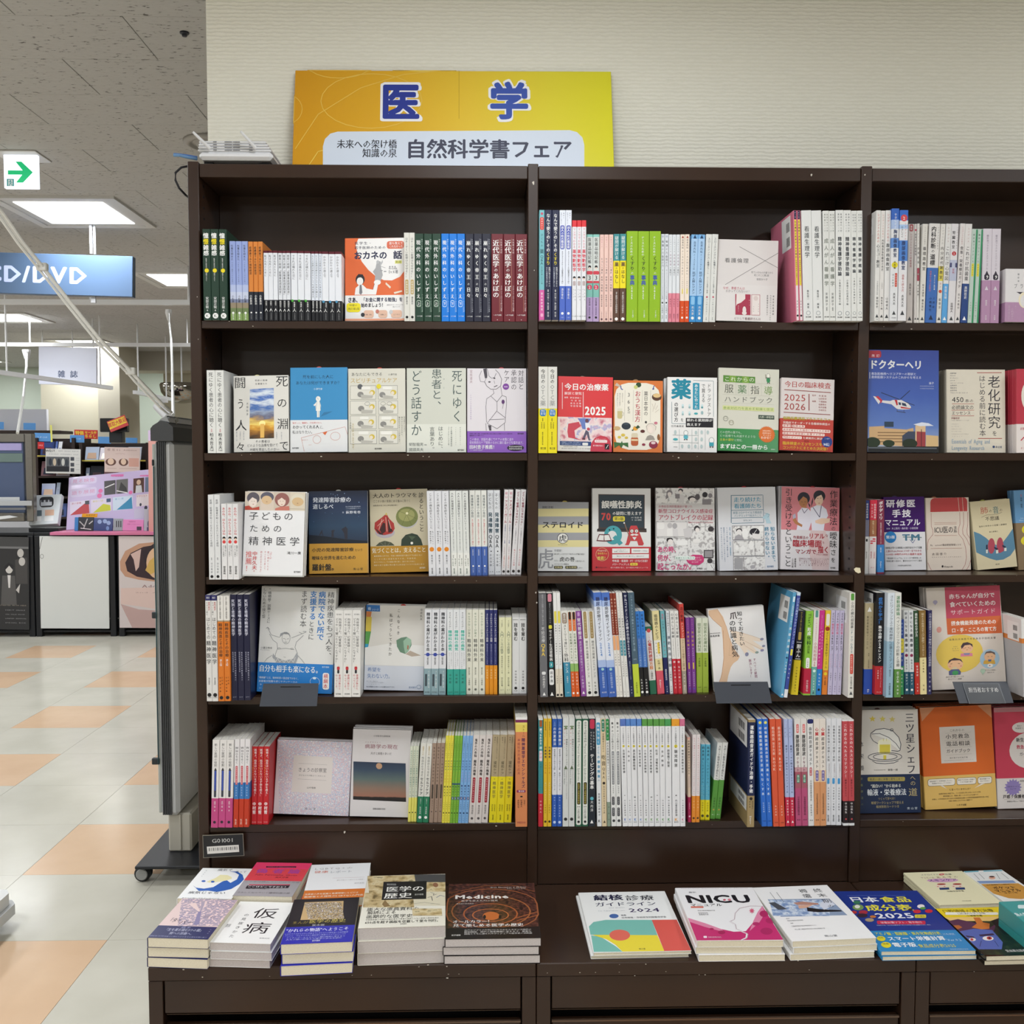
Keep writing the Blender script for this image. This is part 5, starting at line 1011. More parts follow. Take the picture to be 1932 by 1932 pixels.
def flat(crop, C, nstack, ybot, label, base, spec, total=None, page=None, rough=.3, jit=.003, base_z=None, behind=None, short=None):
	short = short or ' '.join(label.split(',')[0].split()[:7])
	P = [cpx(crop, *c) for c in C]
	z0 = TABZ + .0002 if base_z is None else base_z
	if total is None:
		xb = P[3][0]; yb = cpx(crop, 0, ybot)[1]
		Yf = at_z(xb, yb, z0)[1]
		ztop = at_y(xb, P[3][1], Yf)[1]
		total = ztop - z0
	if behind is not None:                      # back row: sits just behind the front stack, as high as its measured top needs
		lo, hi = .01, .2
		for _ in range(40):
			total = (lo + hi) / 2
			if at_z(*P[3], z0 + total)[1] < behind: hi = total
			else: lo = total
	ztop = z0 + total
	W = [Vector(at_z(*p, ztop)) for p in P]
	w = ((W[2] - W[3]).length + (W[1] - W[0]).length) / 2
	h = ((W[0] - W[3]).length + (W[1] - W[2]).length) / 2
	d = (W[2] - W[3]) + (W[1] - W[0]); ang = math.atan2(d.y, d.x)
	c0 = (W[2] + W[3]) / 2 if abs(ang) < 2 else W[3]
	ctr = sum(W, Vector((0, 0))) / 4
	t = total / nstack
	w -= .0025
	rear = max(p.y for p in W[:2])
	if rear > -.001:                            # stay in front of the panel behind
		h -= rear + .001; ctr = ctr - Vector((0, (rear + .001) / 2))
	print('FLAT', label[:30], 'w %.3f h %.3f t %.4f ang %.1f front %.3f rear %.3f' % (w, h, t, math.degrees(ang), c0.y, W[0].y))
	jm, pm = slab(t - .0006, w, h, base, spec, C, page or M_PAGEF, rough)
	art = Art(C, w, h); art.run(spec)
	me = (jm.mesh('book'), pm.mesh('pages'), art.mb.mesh('cover_print'))
	rs = random.Random(int(abs(C[0][0]) * 7 + C[0][1]))
	for i in range(nstack):
		j = (0, 0, 0) if i == 0 else (rs.uniform(-jit, jit), rs.uniform(-jit, jit), rs.uniform(-.8, .8))
		M = Matrix.Translation((ctr.x + j[0], ctr.y + j[1], ztop - t * i)) @ Matrix.Rotation(ang + math.radians(j[2]), 4, 'Z') @ Matrix.Rotation(-math.pi / 2, 4, 'X') @ Matrix.Translation((0, 0, -h / 2))
		lab = label if i == 0 else f'{"second" if i == 1 else "third"} book down, below the {short}'
		place((me[0], me[1], me[2] if i == 0 else None), M, lab, 'stacked books on the display cabinets')
	return max(p.y for p in W) + .004

face('A2', [(-181, 183), (475, 190), (480, 1100), (-176, 1105)], 'orange and white cover with a doctor and a justice statue, top shelf', 'e06a38', '''
B 820 1105 eeecea
p eeecea -30,190 475,190 475,560 430,620 340,660 250,655 160,610 80,540 10,450 -40,350 -60,260
q 285 225 475 310 d86848|h 310 465 250 34 W 誰も教えて|h 310 465 285 34 W くれなかった
hm -75 125 243 36 2c2c44 医学生・|hm -75 275 293 36 2c2c44 若手医師のための
hx -80 290 380 96 232648 おカネの|hx 355 455 380 96 232648 話|r 375 440 450 475 e0e070|h 380 445 457 28 3a3a30 第2版
p a8a8aa 170,470 190,440 215,450 222,520 240,600 210,680 150,680 155,600 130,560 160,520|p b8b8ba 205,480 240,430 240,460 215,500|l 4 9a9a9c 210,500 270,520|e 225 550 16 6 9a9a9c|e 265 560 16 6 9a9a9c|e 185 455 17 20 b8b8ba
h 305 410 565 44 3a3a44 Dr.K著|h 305 390 510 18 5a5a64 勤務医|h 305 400 530 18 5a5a64 個人投資家
e -10 645 50 58 1c1c24|e -12 665 36 44 eeece8|p eeecea -70,815 -60,740 -20,705 20,705 60,745 130,760 150,690 190,680 185,720 165,815|p 7a7a80 -15,705 5,705 15,790 0,815 -20,800|l 3 1c1c24 130,760 150,690|p 1c1c24 -55,640 -30,585 20,590 40,650 20,620 -30,625
e 180 680 38 28 eeece8
p e8dcc8 275,680 330,730 320,750 270,700|p e8dcc8 360,790 450,770 455,785 370,810
hx -145 -10 872 62 1c1c2c さあ、|hb 5 460 870 50 2c3050 「お金に関する勉強」を|hb 0 265 930 50 1c1c2c 始めましょう！|q -160 905 -5 1005 f0e020|h -130 -40 930 26 3a3a30 待望の|h -145 -15 970 30 3a3a30 改訂第2版|h 285 465 928 14 3a3a44 経営スマイル・クリニックも|h 350 430 950 14 3a3a44 読んでいます
q 30 985 140 1070 e0b8a0|q 190 985 290 1070 e0b8a0|q 330 985 450 1070 e0b8a0|h 50 130 1035 16 3a3a40 家賃、節税、|h 215 280 1035 16 3a3a40 転職して|h 355 430 1035 16 3a3a40 どうやら|e 20 1035 22 22 2c2c34|e 180 1000 20 22 c07868|e 330 1005 20 22 c8c8c8
r -175 1078 480 1100 e8a080''', t=.013)
face('A4', [(262, 425), (893, 427), (890, 1298), (225, 1300)], 'pale linen cover with two crossing thin lines, top shelf middle bay', 'dcd6d4', '''
B 910 1300 dfdad8
l 4 6a6668 485,500 890,715|l 4 6a6668 330,912 895,557
h 325 585 650 54 4a4a4c 看護倫理|h 608 845 772 26 6a6a6c 見ているものが違うから|h 640 800 802 26 6a6a6c 起こること第2部|h 665 785 845 26 6a6a6c 吉田みつ子
h 305 540 948 34 c05068 なぜ、患者さんは|h 335 605 980 34 8a8084 わかってくれないの？
r 437 1010 602 1232 a83850|r 612 1010 706 1232 a83850|r 616 1014 702 1228 e6dcd8|p e6dcd8 450,1010 545,1010 545,1060 500,1100 455,1120 445,1140|e 535 1180 20 40 e6dcd8|e 535 1212 26 20 e6dcd8|e 660 1050 24 26 d8c8c4|v 470 1130 1200 14 e6c8c8 言わないの|v 590 1060 1140 14 e6c8c8 だって|v 635 1130 1200 12 5a5058 でもね|v 690 1100 1200 12 5a5058 そうよね
v 850 1008 1230 17 6a6a6c 患者家族看護師|v 820 1008 1285 17 6a6a6c それぞれのリアリティから|v 785 1008 1235 17 6a6a6c 看護倫理を考えます
h 420 715 1272 30 8a6a70 どうして看護師さんは''', Y=.0, t=.012, lean=3)
face('A5', [(1712, 825), (2310, 822), (2300, 1457), (1702, 1457)], 'white cover with mauve foot and house mark, right edge of top shelf', 'dcd8d8', '''
B 1222 1457 b088a8
h 1810 1850 1030 60 5a5a5e プ|h 1880 1925 1030 60 5a5a5e ラ|v 1865 870 990 22 6a6a6e 糖尿病|p 2a2030 1840,1100 1932,1100 1932,1150|e 1935 1195 70 95 e8dcc0|e 1935 1205 48 72 dcd8d8|B 1222 1457 b088a8
v 1790 1290 1435 34 d8c0d0 これからの|v 1750 1260 1440 18 d0b8c8 糖尿病診療が変わる|v 1830 1260 1310 14 d0b8c8 使い''', Y=-.01, t=.02, n=2, lean=2)
face('B1', [(432, 178), (1072, 203), (1068, 1045), (450, 1045)], 'cover with a sunset photo between large characters, second shelf', 'e0ddd6', '''
h 440 582 260 138 2c2c2e 闘|h 475 565 500 130 2c2c2e う|h 460 595 745 134 2c2c2e 人|h 470 580 985 110 2c2c2e 々|h 922 1070 270 138 2c2c2e 死|h 932 1056 510 120 2c2c2e の|h 932 1072 745 134 2c2c2e 淵|h 955 1065 985 120 2c2c2e で
m 625 338 900 898 sunset|e 768 728 36 30 fff0a0|r 745 735 790 890 e8b860
h 680 830 245 22 5a5a5e 奇跡の医療|h 683 828 283 22 5a5a5e 生還者たち|v 598 480 640 24 5a6068 大城和彦
h 690 855 932 36 4a4a50 その患者は|h 595 945 975 38 4a4a50 どのような治療を受けて|h 628 960 1022 38 4a4a50 光明を見出したのか―
v 480 810 920 14 8a90a0 進行が著しい病|v 520 810 900 14 8a90a0 中島徹氏の五|v 560 810 910 14 8a90a0 手術不能の体|v 930 830 910 14 8a90a0 先端医療に|v 985 830 920 14 8a90a0 挑む者たち''', t=.015, slip=(.42, 'cfc690'), lean=7)
face('B1', [(1065, 95), (1718, 93), (1718, 1045), (1067, 1047)], 'sky blue cover with a small white figure, second shelf left bay', '3f8fc4', '''
B 685 1047 e4e4e4
h 1208 1560 200 44 1c3448 死を前にした人に|h 1128 1650 268 44 1c3448 あなたは何ができますか？|h 1332 1435 337 26 d0e4f0 小澤竹俊
e 1385 448 27 30 eceae4|p eceae4 1370,475 1402,475 1415,520 1412,580 1402,585 1400,655 1372,655 1370,585 1358,580 1355,520 1340,530 1332,515 1352,500|l 3 7a8c98 1370,475 1358,580|l 3 7a8c98 1402,475 1414,580|l 3 7a8c98 1386,585 1386,655|l 3 7a8c98 1370,430 1388,455|p 3678a6 1410,650 1450,600 1550,590 1480,625
h 1092 1440 718 24 d86060 悩ましい、鎮痛も、力を持たない。|hm 1095 1395 765 44 2c2c30 わかってくれる人|h 1405 1460 768 40 3a3a40 に、|h 1092 1340 822 42 3a3a40 私はなりたい。
l 3 d08070 1192,885 1690,765|l 3 d08070 1192,885 1228,1040|l 3 d08070 1690,765 1718,850|o 1370 905 45 45 3 d88878|o 1580 870 55 45 3 d88878|p d86838 1435,830 1490,815 1465,858|h 1200 1270 910 14 d08070 言われて|h 1270 1310 965 12 d08070 つらい
hm 1092 1165 1000 20 2c2c30 医学書院''', t=.013, slip=(.5, 'd05848'), lean=7)
face('B2', [(-120, 102), (515, 100), (517, 1018), (-110, 1018)], 'beige cover with two columns of small comic panels, second shelf', 'd8d5c8', '''
h -85 265 165 42 4a4c48 あなたにもできる|h 325 425 168 24 4a4c48 小澤竹俊|h -95 428 232 60 c0a048 スピリチュアルケア
r -95 288 192 440 8a8a84|r -91 292 188 436 dedbd0|r 215 288 430 440 8a8a84|r 219 292 426 436 dedbd0
r -95 455 192 605 8a8a84|r -91 459 188 601 dedbd0|r 218 455 432 605 8a8a84|r 222 459 428 601 dedbd0
r -93 618 196 765 8a8a84|r -89 622 192 761 dedbd0|r 220 618 432 765 8a8a84|r 224 622 428 761 dedbd0
r -90 780 200 928 8a8a84|r -86 784 196 924 dedbd0|r 225 780 433 928 8a8a84|r 229 784 429 924 dedbd0
e 150 365 30 28 d0b848|e 385 365 32 28 d0b848|e 148 520 30 28 d0b848|e 382 520 32 28 d0b848|e 140 688 30 28 d0b848|e 380 685 32 28 d0b848|e 148 850 30 28 d0b848|e 385 850 32 28 d0b848
e 143 372 18 20 e8dcc8|e 376 372 18 20 e8dcc8|e 141 528 18 20 e8dcc8|e 373 528 18 20 e8dcc8|e 132 694 18 20 e8dcc8|e 371 692 18 20 e8dcc8|e 140 856 18 20 e8dcc8|e 377 856 18 20 e8dcc8
e 20 385 34 30 8a8884|e 262 390 34 30 8a8884|e 28 540 34 30 8a8884|e 268 545 34 30 8a8884|e 22 705 34 30 8a8884|e 272 712 34 30 8a8884|e 25 870 34 30 8a8884|e 275 880 34 30 8a8884|p b8b5ac 20,385 160,400 150,425 30,428|p b8b5ac 262,390 385,410 380,428 270,428|p b8b5ac 28,550 160,560 150,590 30,592|p b8b5ac 268,555 385,565 380,590 270,592|p b8b5ac 22,715 160,730 150,752 30,754|p b8b5ac 272,722 385,735 380,752 280,752|p b8b5ac 25,885 160,895 150,915 30,917|p b8b5ac 275,890 385,900 380,915 280,917
e 15 300 28 28 5a5c60|e 222 298 26 26 e0d038|q 30 300 130 335 eceae2|q 265 300 370 335 eceae2|o 95 487 28 18 3 8a8a84|o 270 487 28 18 3 8a8a84|o 340 487 28 18 3 8a8a84|q 15 628 110 660 eceae2|q 250 628 365 665 eceae2|q 0 790 110 825 eceae2|q 245 790 370 830 eceae2
v -60 700 1000 30 b09840 スピリチュアルケアです。|v -88 690 760 22 5a5c54 それが|v 505 630 800 18 5a5c54 死を前にした人の|v 478 630 860 18 5a5c54 穏やかになるために、|v 450 630 935 18 5a5c54 誰もができることがあります。
hm 178 255 980 20 2c2c2c 医学書院''', t=.013, slip=(.55, 'c04838'), lean=6)
face('B2', [(517, 95), (1173, 95), (1175, 1022), (519, 1022)], 'pale grey-green cover with three columns of large thin characters', 'cfd0c4', '''
B 712 1022 dedfd4
v 1075 110 700 120 4a5a58 死にゆく|v 850 100 560 120 4a5a58 患者と、|v 625 110 850 124 4a5a58 どう話すか
v 930 170 360 18 5a6a68 ひと
v 1100 610 640 8 cfd0c4 一
v 800 740 1010 58 4a5250 言葉あり。|v 893 735 1005 58 4a5250 はじめに、|h 543 705 935 40 5a6260 明智龍男|h 543 705 992 40 5a6260 國頭英夫|h 712 740 940 14 5a6260 編著
v 1012 740 960 20 6a7270 がん医療の現場実践的|v 982 740 965 18 6a7270 コミュニケーション術。|v 1060 740 950 12 8a9088 いのちとのことばの|v 1110 740 950 12 8a9088 臨床医が語り尽くす
hm 1080 1150 998 20 2c2c2c 医学書院''', t=.014, lean=6)
face('B2', [(1178, 93), (1832, 100), (1832, 1022), (1180, 1018)], 'white cover with a line-drawn boy and purple wrap, second shelf', 'dcd6da', '''
B 786 1022 8a58b8
v 1775 115 335 64 3a343c 対話と|v 1695 110 340 64 3a343c 承認の|v 1615 110 255 62 3a343c ケア|v 1222 110 260 32 a88890 宮坂道夫|e 1607 298 35 35 7a3a98|h 1585 1630 300 18 e8d8f0 増補版|v 1220 380 660 16 a088b8 ナラティヴが生み出す世界
l 5 4a444c 1370,240 1395,290 1440,325 1500,325 1550,290 1560,215 1530,150 1490,110|l 4 4a444c 1340,120 1312,180 1325,240 1370,245 1400,180 1395,130|p 4a444c 1355,100 1395,95 1400,200 1375,205|l 4 4a444c 1400,100 1420,180 1450,205 1480,195 1500,150|e 1425 245 14 8 4a444c|e 1480 205 12 7 4a444c|l 8 4a444c 1475,300 1512,285|l 3 4a444c 1475,230 1485,265
l 4 4a444c 1465,330 1475,370 1440,400|l 4 4a444c 1550,300 1565,395|l 4 4a444c 1440,400 1395,430 1385,520 1395,690|l 4 4a444c 1565,395 1610,410 1615,480 1600,650|l 4 4a444c 1440,400 1508,465 1565,395|l 4 4a444c 1508,465 1510,560 1400,700 1510,760 1600,690 1600,640 1510,570|l 4 4a444c 1420,660 1590,655|l 4 4a444c 1385,700 1390,780|l 4 4a444c 1440,720 1445,780|l 4 4a444c 1590,700 1592,780|p 4a444c 1410,720 1445,725 1445,780 1425,780|e 1576 465 17 24 5a3068|l 3 4a444c 1578,490 1570,540
h 1205 1680 814 16 2a1438 支援者の言葉・態度・立ち居振る舞いは目には映らない物語について、大事な方を|h 1205 1380 834 16 2a1438 理解者として寄りそう。|hm 1735 1805 815 18 1c1024 医学書院
h 1205 1695 877 34 e8dcf4 この本は、対話を通じてケアの本質に迫り|h 1205 1815 913 34 e8dcf4 非対称的なケア関係のなかに潜む温かさを描き出す。|hm 1205 1505 960 50 W 田村恵子推薦！|h 1205 1360 995 16 d8c8e8 （がん看護専門看護師）
e 1712 970 92 34 1c1024|h 1640 1785 958 18 W 第12回日本医学哲学会|h 1640 1785 982 18 W 倫理学会学会賞受賞''', t=.013, slip=(.58, 'c05058'), lean=6)
face('B3', [(325, 208), (950, 205), (935, 1052), (312, 1055)], 'red therapeutic drug cover marked 2025 with a walking figure', 'd83c40', '''
m 330 668 935 945 clouds|r 318 945 935 1054 e6e2dc|r 318 668 345 945 e6e2dc
r 368 280 376 580 e8c8c8|r 606 380 614 665 e8c8c8
hb 395 900 325 82 W 今日の治療薬|hm 395 595 400 36 f4dcdc 解説と便覧|hm 395 440 448 20 f4dcdc 編集|hm 458 592 450 22 f4dcdc 伊豆津宏二|hm 458 592 482 22 f4dcdc 今井靖|hm 458 592 513 22 f4dcdc 桑名正隆|hm 458 592 543 22 f4dcdc 寺田智祐
hx 628 872 590 130 W 2025
p 6a80c0 545,680 700,680 650,760 680,810 600,800 580,730|p c84858 440,745 560,720 580,770 510,820 520,900 600,930 440,900 430,830
e 652 705 20 22 6a4450|p e8e6ec 632,730 675,730 690,780 670,840 640,820|p 5a5468 640,810 672,830 690,930 670,925 650,860 625,910 602,905 625,850|r 598 905 632 922 5a2838|e 668 800 18 18 c04858
r 345 942 700 990 2c4478|q 600 955 665 985 e8e6e2|h 365 590 955 14 c8d8f0 薬剤検索サイトが充実・今年の治療ガイド|h 365 590 975 14 c8d8f0 最新の薬物療法がわかる総合事典を収録！|h 385 545 1003 12 5a5458 新薬情報を網羅した定番|h 365 700 1024 12 5a5458 ●分野別に最新情報を整理した第一線の専門医解説
p c83c50 690,1052 700,960 740,900 810,868 880,885 920,930 938,1000 936,1052|q 740 918 882 950 f0dcdc|h 752 872 934 14 a02840 南江堂オンライン|h 755 865 908 12 f0d0d4 特典コード付|hm 720 840 985 18 f4dce0 電子書籍が読める|r 855 962 905 1025 1c1820|l 6 e8e0e0 868,1015 895,972''', t=.03, slip=(.45, '8a7468'), lean=5, rough=.3)
face('B3', [(952, 240), (1508, 240), (1505, 1054), (942, 1052)], 'orange-bordered cover with herbs, fruit and jars around the title', 'd8783c', '''
q 960 268 1480 1025 ece6d8
e 1232 290 30 28 2c4a30|e 1200 315 22 22 c8cc80|p 2c4a30 1210,265 1235,280 1262,262 1250,290 1215,292
l 10 3a4498 1028,300 1035,340 1055,345|l 10 3a4498 1410,295 1392,340 1410,330|p c8b8a8 962,300 985,270 1025,300 1020,320
v 1120 365 600 44 2c2a34 365|h 1105 1138 602 30 3a3a40 日|vm 1222 355 715 66 b83448 おうち漢方|v 1315 360 640 50 3a3438 薬日本堂の|l 2 8a847c 1078,350 1072,700|l 2 8a847c 1175,350 1168,710|l 2 8a847c 1275,350 1268,705|l 2 8a847c 1370,350 1365,710|v 1050 385 490 14 5a544c 今日からつくる|v 1020 385 530 14 5a544c 続けるだけで身体が|v 992 385 545 14 5a544c 本当に変わっていく
e 1438 425 55 42 5a3c2c|e 1440 408 44 24 e0c088|q 990 570 1045 675 c8bc88|r 990 560 1046 590 e0dcc8|l 5 b8b09c 1044,595 1060,610 1056,640 1044,645|l 3 b8a898 1395,590 1400,540 1385,500|l 3 b8a898 1410,560 1425,490|l 3 b8a898 1425,570 1450,520|l 3 b8a898 1420,600 1465,565
e 1090 758 52 40 26303a|e 1090 735 30 12 3a4650|e 985 785 40 24 c8a878|e 1195 785 28 24 e0a038|p 2c4a30 1170,750 1200,770 1225,745 1250,770 1215,790|p 2c4a30 1150,805 1175,790 1170,815|e 1278 815 26 18 5a2c28|e 1375 780 52 62 e8dcd0|l 3 6a5a54 1330,800 1320,760 1345,730 1390,728 1430,760 1425,800|p 9a948c 1310,915 1330,870 1365,855 1400,870 1420,910|e 1365 795 28 36 f0e2d6
e 1055 860 24 16 d8bc50|e 1012 885 20 14 d8bc50|e 1092 890 20 14 d8bc50|p 3c6a3a 950,940 1030,950 1040,925 1050,950 1112,945 1115,1000 1055,970 1035,1010 1010,975 955,1010|q 1145 880 1228 980 b85a34|q 1150 838 1222 888 d8ccb0|r 1148 905 1225 925 e0c8a0|e 1290 965 20 14 8a2c44|e 1400 965 50 42 8a2c44|e 1400 945 26 16 e0c8c8|e 1428 720 20 16 c87888|e 1315 712 12 14 3a3a3a|e 1460 880 16 36 8a5a34''', t=.013, slip=(.45, '9a7a58'), lean=5)
face('B3', [(1582, 205), (2146, 207), (2142, 1050), (1578, 1050)], 'white drugstore guide cover with a big teal character and tiny figures', 'eceae8', '''
hx 1622 1852 345 236 2088a0 薬|l 4 3a6878 1875,240 2105,245|l 4 3a6878 2105,245 2105,650|q 1872 268 1932 568 2a94b0|r 1870 270 1945 570 2a94b0|vm 1908 280 560 44 W あなたに合った
v 2055 272 650 46 2c2a30 ドラッグストア|v 1990 275 490 46 2c2a30 で買える|vm 1680 485 715 48 2c2a30 の選び方|h 1730 1765 690 44 2c2a30 を|l 4 3a6878 1630,485 1632,730|l 4 3a6878 1632,730 1790,732
r 1790 665 2102 770 1c1a20|hm 1800 2095 690 36 W 頼れる薬剤師が|hm 1800 1965 740 36 W 教えます|h 1620 1770 760 26 3a3a40 日児島悠史|h 1650 1695 995 16 3a3a40 学文社
e 1755 525 12 16 c8e0e4|e 1755 545 12 12 9ab8bc|e 1832 525 12 16 c8e0e4|e 1832 545 12 12 9ab8bc|e 1755 605 12 16 c8e0e4|e 1755 625 12 12 9ab8bc|e 1832 605 12 16 c8e0e4|e 1832 625 12 12 9ab8bc|e 1905 615 22 12 48a8b0|e 1975 525 12 16 c8e0e4|e 1975 545 12 12 5a9aa0|e 1905 690 4 4 K|e 1975 605 14 20 9ab8bc
e 1790 835 26 30 5a6468|e 1790 835 22 26 f0f0ee|e 1790 880 26 26 5ab0c0|e 1775 910 8 6 3a3a40|e 1802 910 8 6 3a3a40|e 1670 830 14 26 b8c8c8|e 1672 908 28 14 48a8b0|e 1905 830 14 22 b8c8c8|e 1905 905 14 22 b8c8c8|e 1748 985 14 22 b8c8c8|e 1825 985 14 22 b8c8c8|e 1898 985 14 22 b8c8c8|e 1970 825 14 22 b8c8c8|e 2040 825 14 22 b8c8c8|e 1970 905 14 22 b8c8c8|e 1968 985 14 22 b8c8c8
e 2082 915 30 34 5a6468|e 2082 915 26 30 f0f0ee|r 2056 938 2108 980 40a0b0|e 2068 990 9 7 3a3a40|e 2096 990 9 7 3a3a40|l 3 8a9a9c 1715,795 1715,1020|l 3 8a9a9c 1860,795 1860,1020|l 3 8a9a9c 1640,860 1935,862|l 3 8a9a9c 2010,790 2010,1020|l 3 8a9a9c 1930,785 1930,1020|l 3 8a9a9c 1640,940 1935,945''', t=.018, n=3, lean=5, label2='white drugstore guide')
face('B4', [(278, 122), (975, 107), (952, 1050), (275, 1052)], 'pale cover with green title boxes and green foot, second shelf', 'd4d2c4', '''
B 800 1052 3a8a4c
r 328 205 697 280 5a8a38|r 400 205 474 280 7aa040|r 548 205 622 280 7aa040|h 338 692 243 56 e8ecd8 これからの
h 342 450 355 104 5a5c50 服|h 492 602 355 104 4a7a48 薬|h 640 748 355 104 6a6c60 指|h 795 900 355 104 7a9a50 導|h 335 905 470 74 6a6c64 ハンドブック|l 2 b8b6a8 330,285 915,275|l 2 b8b6a8 325,420 915,415|l 2 b8b6a8 322,512 912,510|l 2 b8b6a8 475,285 475,418|l 2 b8b6a8 620,285 620,418|l 2 b8b6a8 768,285 768,418
r 325 545 912 592 d0d498|h 330 905 570 34 7a9a48 患者対応力を高める知識と技法|r 732 635 912 680 3a4a40|h 740 905 657 26 d8dcc8 大原一郎監修
o 360 692 26 26 4 5a5c50|o 425 735 26 26 4 6a6438|e 350 688 4 4 5a5c50|e 370 688 4 4 5a5c50|e 415 730 4 4 6a6438|e 435 730 4 4 6a6438
e 848 188 20 30 4a4c44|e 848 188 17 27 ece8dc|e 848 235 22 30 3a8a58|r 820 205 876 212 4a4c44|l 4 6a5c38 815,170 820,220|e 838 268 6 6 2c2c2c|e 860 268 6 6 2c2c2c
h 295 560 845 32 c8dcc8 どの症例の薬でも、|h 295 700 885 32 c8dcc8 どの医療でも共通するような|h 295 455 928 32 e0d850 土台の部分|h 460 570 930 32 c8dcc8 に特化。|hb 295 840 1002 58 f0f4ec まずはこの一冊から|h 870 920 1020 16 d8e8d8 講談社
s 825 852 96 84 30 d87030|h 778 880 812 18 f4dcc8 医薬品情報の|h 775 875 838 18 f4dcc8 基礎知識が|h 780 880 862 18 f4dcc8 考え方が|hm 760 885 890 34 f8e8d8 わかる！''', t=.014, lean=7, rough=.2)
face('B4', [(975, 240), (1578, 225), (1557, 1050), (954, 1048)], 'white and brick red lab test cover marked 2025 2026', 'd8cfcc', '''
B 690 1050 b83c30
hm 1008 1538 305 72 b04a48 今日の臨床検査|r 1005 370 1537 378 8a3430|r 998 622 1530 630 8a3430|r 1282 405 1292 592 8a3430|h 1003 1252 455 104 a83c38 2025|h 1000 1252 555 104 a03834 2026
h 1322 1368 418 20 a05450 監修|h 1395 1488 418 22 a05450 矢冨裕|h 1395 1488 450 22 a05450 山田俊幸|h 1322 1368 484 20 a05450 編集|h 1395 1488 484 22 a05450 下澤達雄|h 1395 1485 516 22 a05450 佐藤健太|h 1395 1485 548 22 a05450 松井啓隆|h 1395 1485 580 22 a05450 永坂和也
hb 990 1535 688 38 b0a028 保険収載項目プラスアルファ|hm 990 1530 738 30 f0dcd4 実臨床でオーダーする各種検体検査の|q 985 760 1088 790 f0dcd4|q 1095 760 1240 790 f0dcd4|hm 990 1235 775 26 b03830 基準値保険点数|q 985 800 1530 834 f0dcd4|hm 990 1525 817 26 b03830 異常値を示した場合に考えられる病態|q 985 844 1465 874 f0dcd4|hm 990 1460 859 26 b03830 検査方法検査値に影響する因子|q 985 888 1205 918 f0dcd4|hm 990 1200 903 26 b03830 判読のポイント|hm 1215 1440 903 26 f0dcd4 を網羅的に解説|h 1230 1285 938 16 4a1410 南江堂|hb 985 1440 970 40 d8a838 臨床検査のエッセンスを|hb 985 1525 1018 40 d8a838 コンパクトにまとめた決定版！
s 1490 935 64 58 26 1c3880|h 1460 1525 900 18 c8d4f0 この冊で|hb 1450 1520 965 38 e8ecf8 380以上''', t=.02, lean=6, Y=.015)
face('B5', [(95, 70), (910, 80), (925, 1252), (78, 1252)], 'large blue cover with a red and white helicopter over a hospital', '24408c', '''
m 80 70 925 1252 sky
q 80 80 250 165 a02838|h 130 240 140 34 e8dce0 改訂|hx 110 725 245 112 dcdcdc ドクターヘリ|r 112 330 120 405 d0d4e0|hm 132 655 350 34 c8cce0 救急医療用ヘリコプターの現状と|hm 132 715 390 34 c8cce0 救命医療システムのこれからを考える|hm 800 860 455 30 d8dce8 益子|h 695 860 490 14 a8b0d0 日本航空医療学会認定指導者|h 695 860 518 14 a8b0d0 日本救急医学会指導医著者
l 9 24304c 245,565 460,645|l 9 24304c 580,540 470,640|l 7 24304c 500,665 635,710
p d8d4d4 380,650 480,650 560,690 595,730 580,755 500,760 430,755 365,700 250,680 260,655 350,662|p b82c34 400,645 430,650 440,705 425,715|p c03440 165,615 210,605 260,655 240,690|p d8d4d4 150,605 175,610 235,665 215,700|p 2c3a54 445,675 475,680 475,710 450,705|p 2c3a54 485,680 530,690 545,725 490,712|p b82c34 470,725 590,745 580,752 475,745|l 6 3a3a44 425,780 530,795|l 4 3a3a44 430,750 432,780|l 4 3a3a44 510,758 512,792
p c8a478 100,960 280,950 280,975 540,990 620,970 640,1190 100,1160|r 280 900 388 960 2a3c50|r 200 1020 630 1032 8a6c4c|r 200 1055 630 1067 8a6c4c|r 200 1090 630 1102 8a6c4c|r 200 1125 630 1137 8a6c4c
p d0b080 770,1050 918,1060 920,1195 770,1180|p 3c4458 490,1060 560,1010 645,1010 645,1180 490,1180|p d8b890 645,940 765,945 765,1185 645,1180|p 9a3c40 660,1010 765,1015 765,1182 660,1182|r 712 985 720 1182 4a2028
e 140 1140 90 60 22301e|e 330 1150 70 40 24341e|e 580 1150 90 55 202c1c|p 17191c 85,1190 922,1180 925,1252 80,1252|r 90 1195 900 1210 5a6068|p d8dce8 620,930 720,905 800,915 860,945 700,950''', Y=.0, t=.012, lean=4, rough=.12)
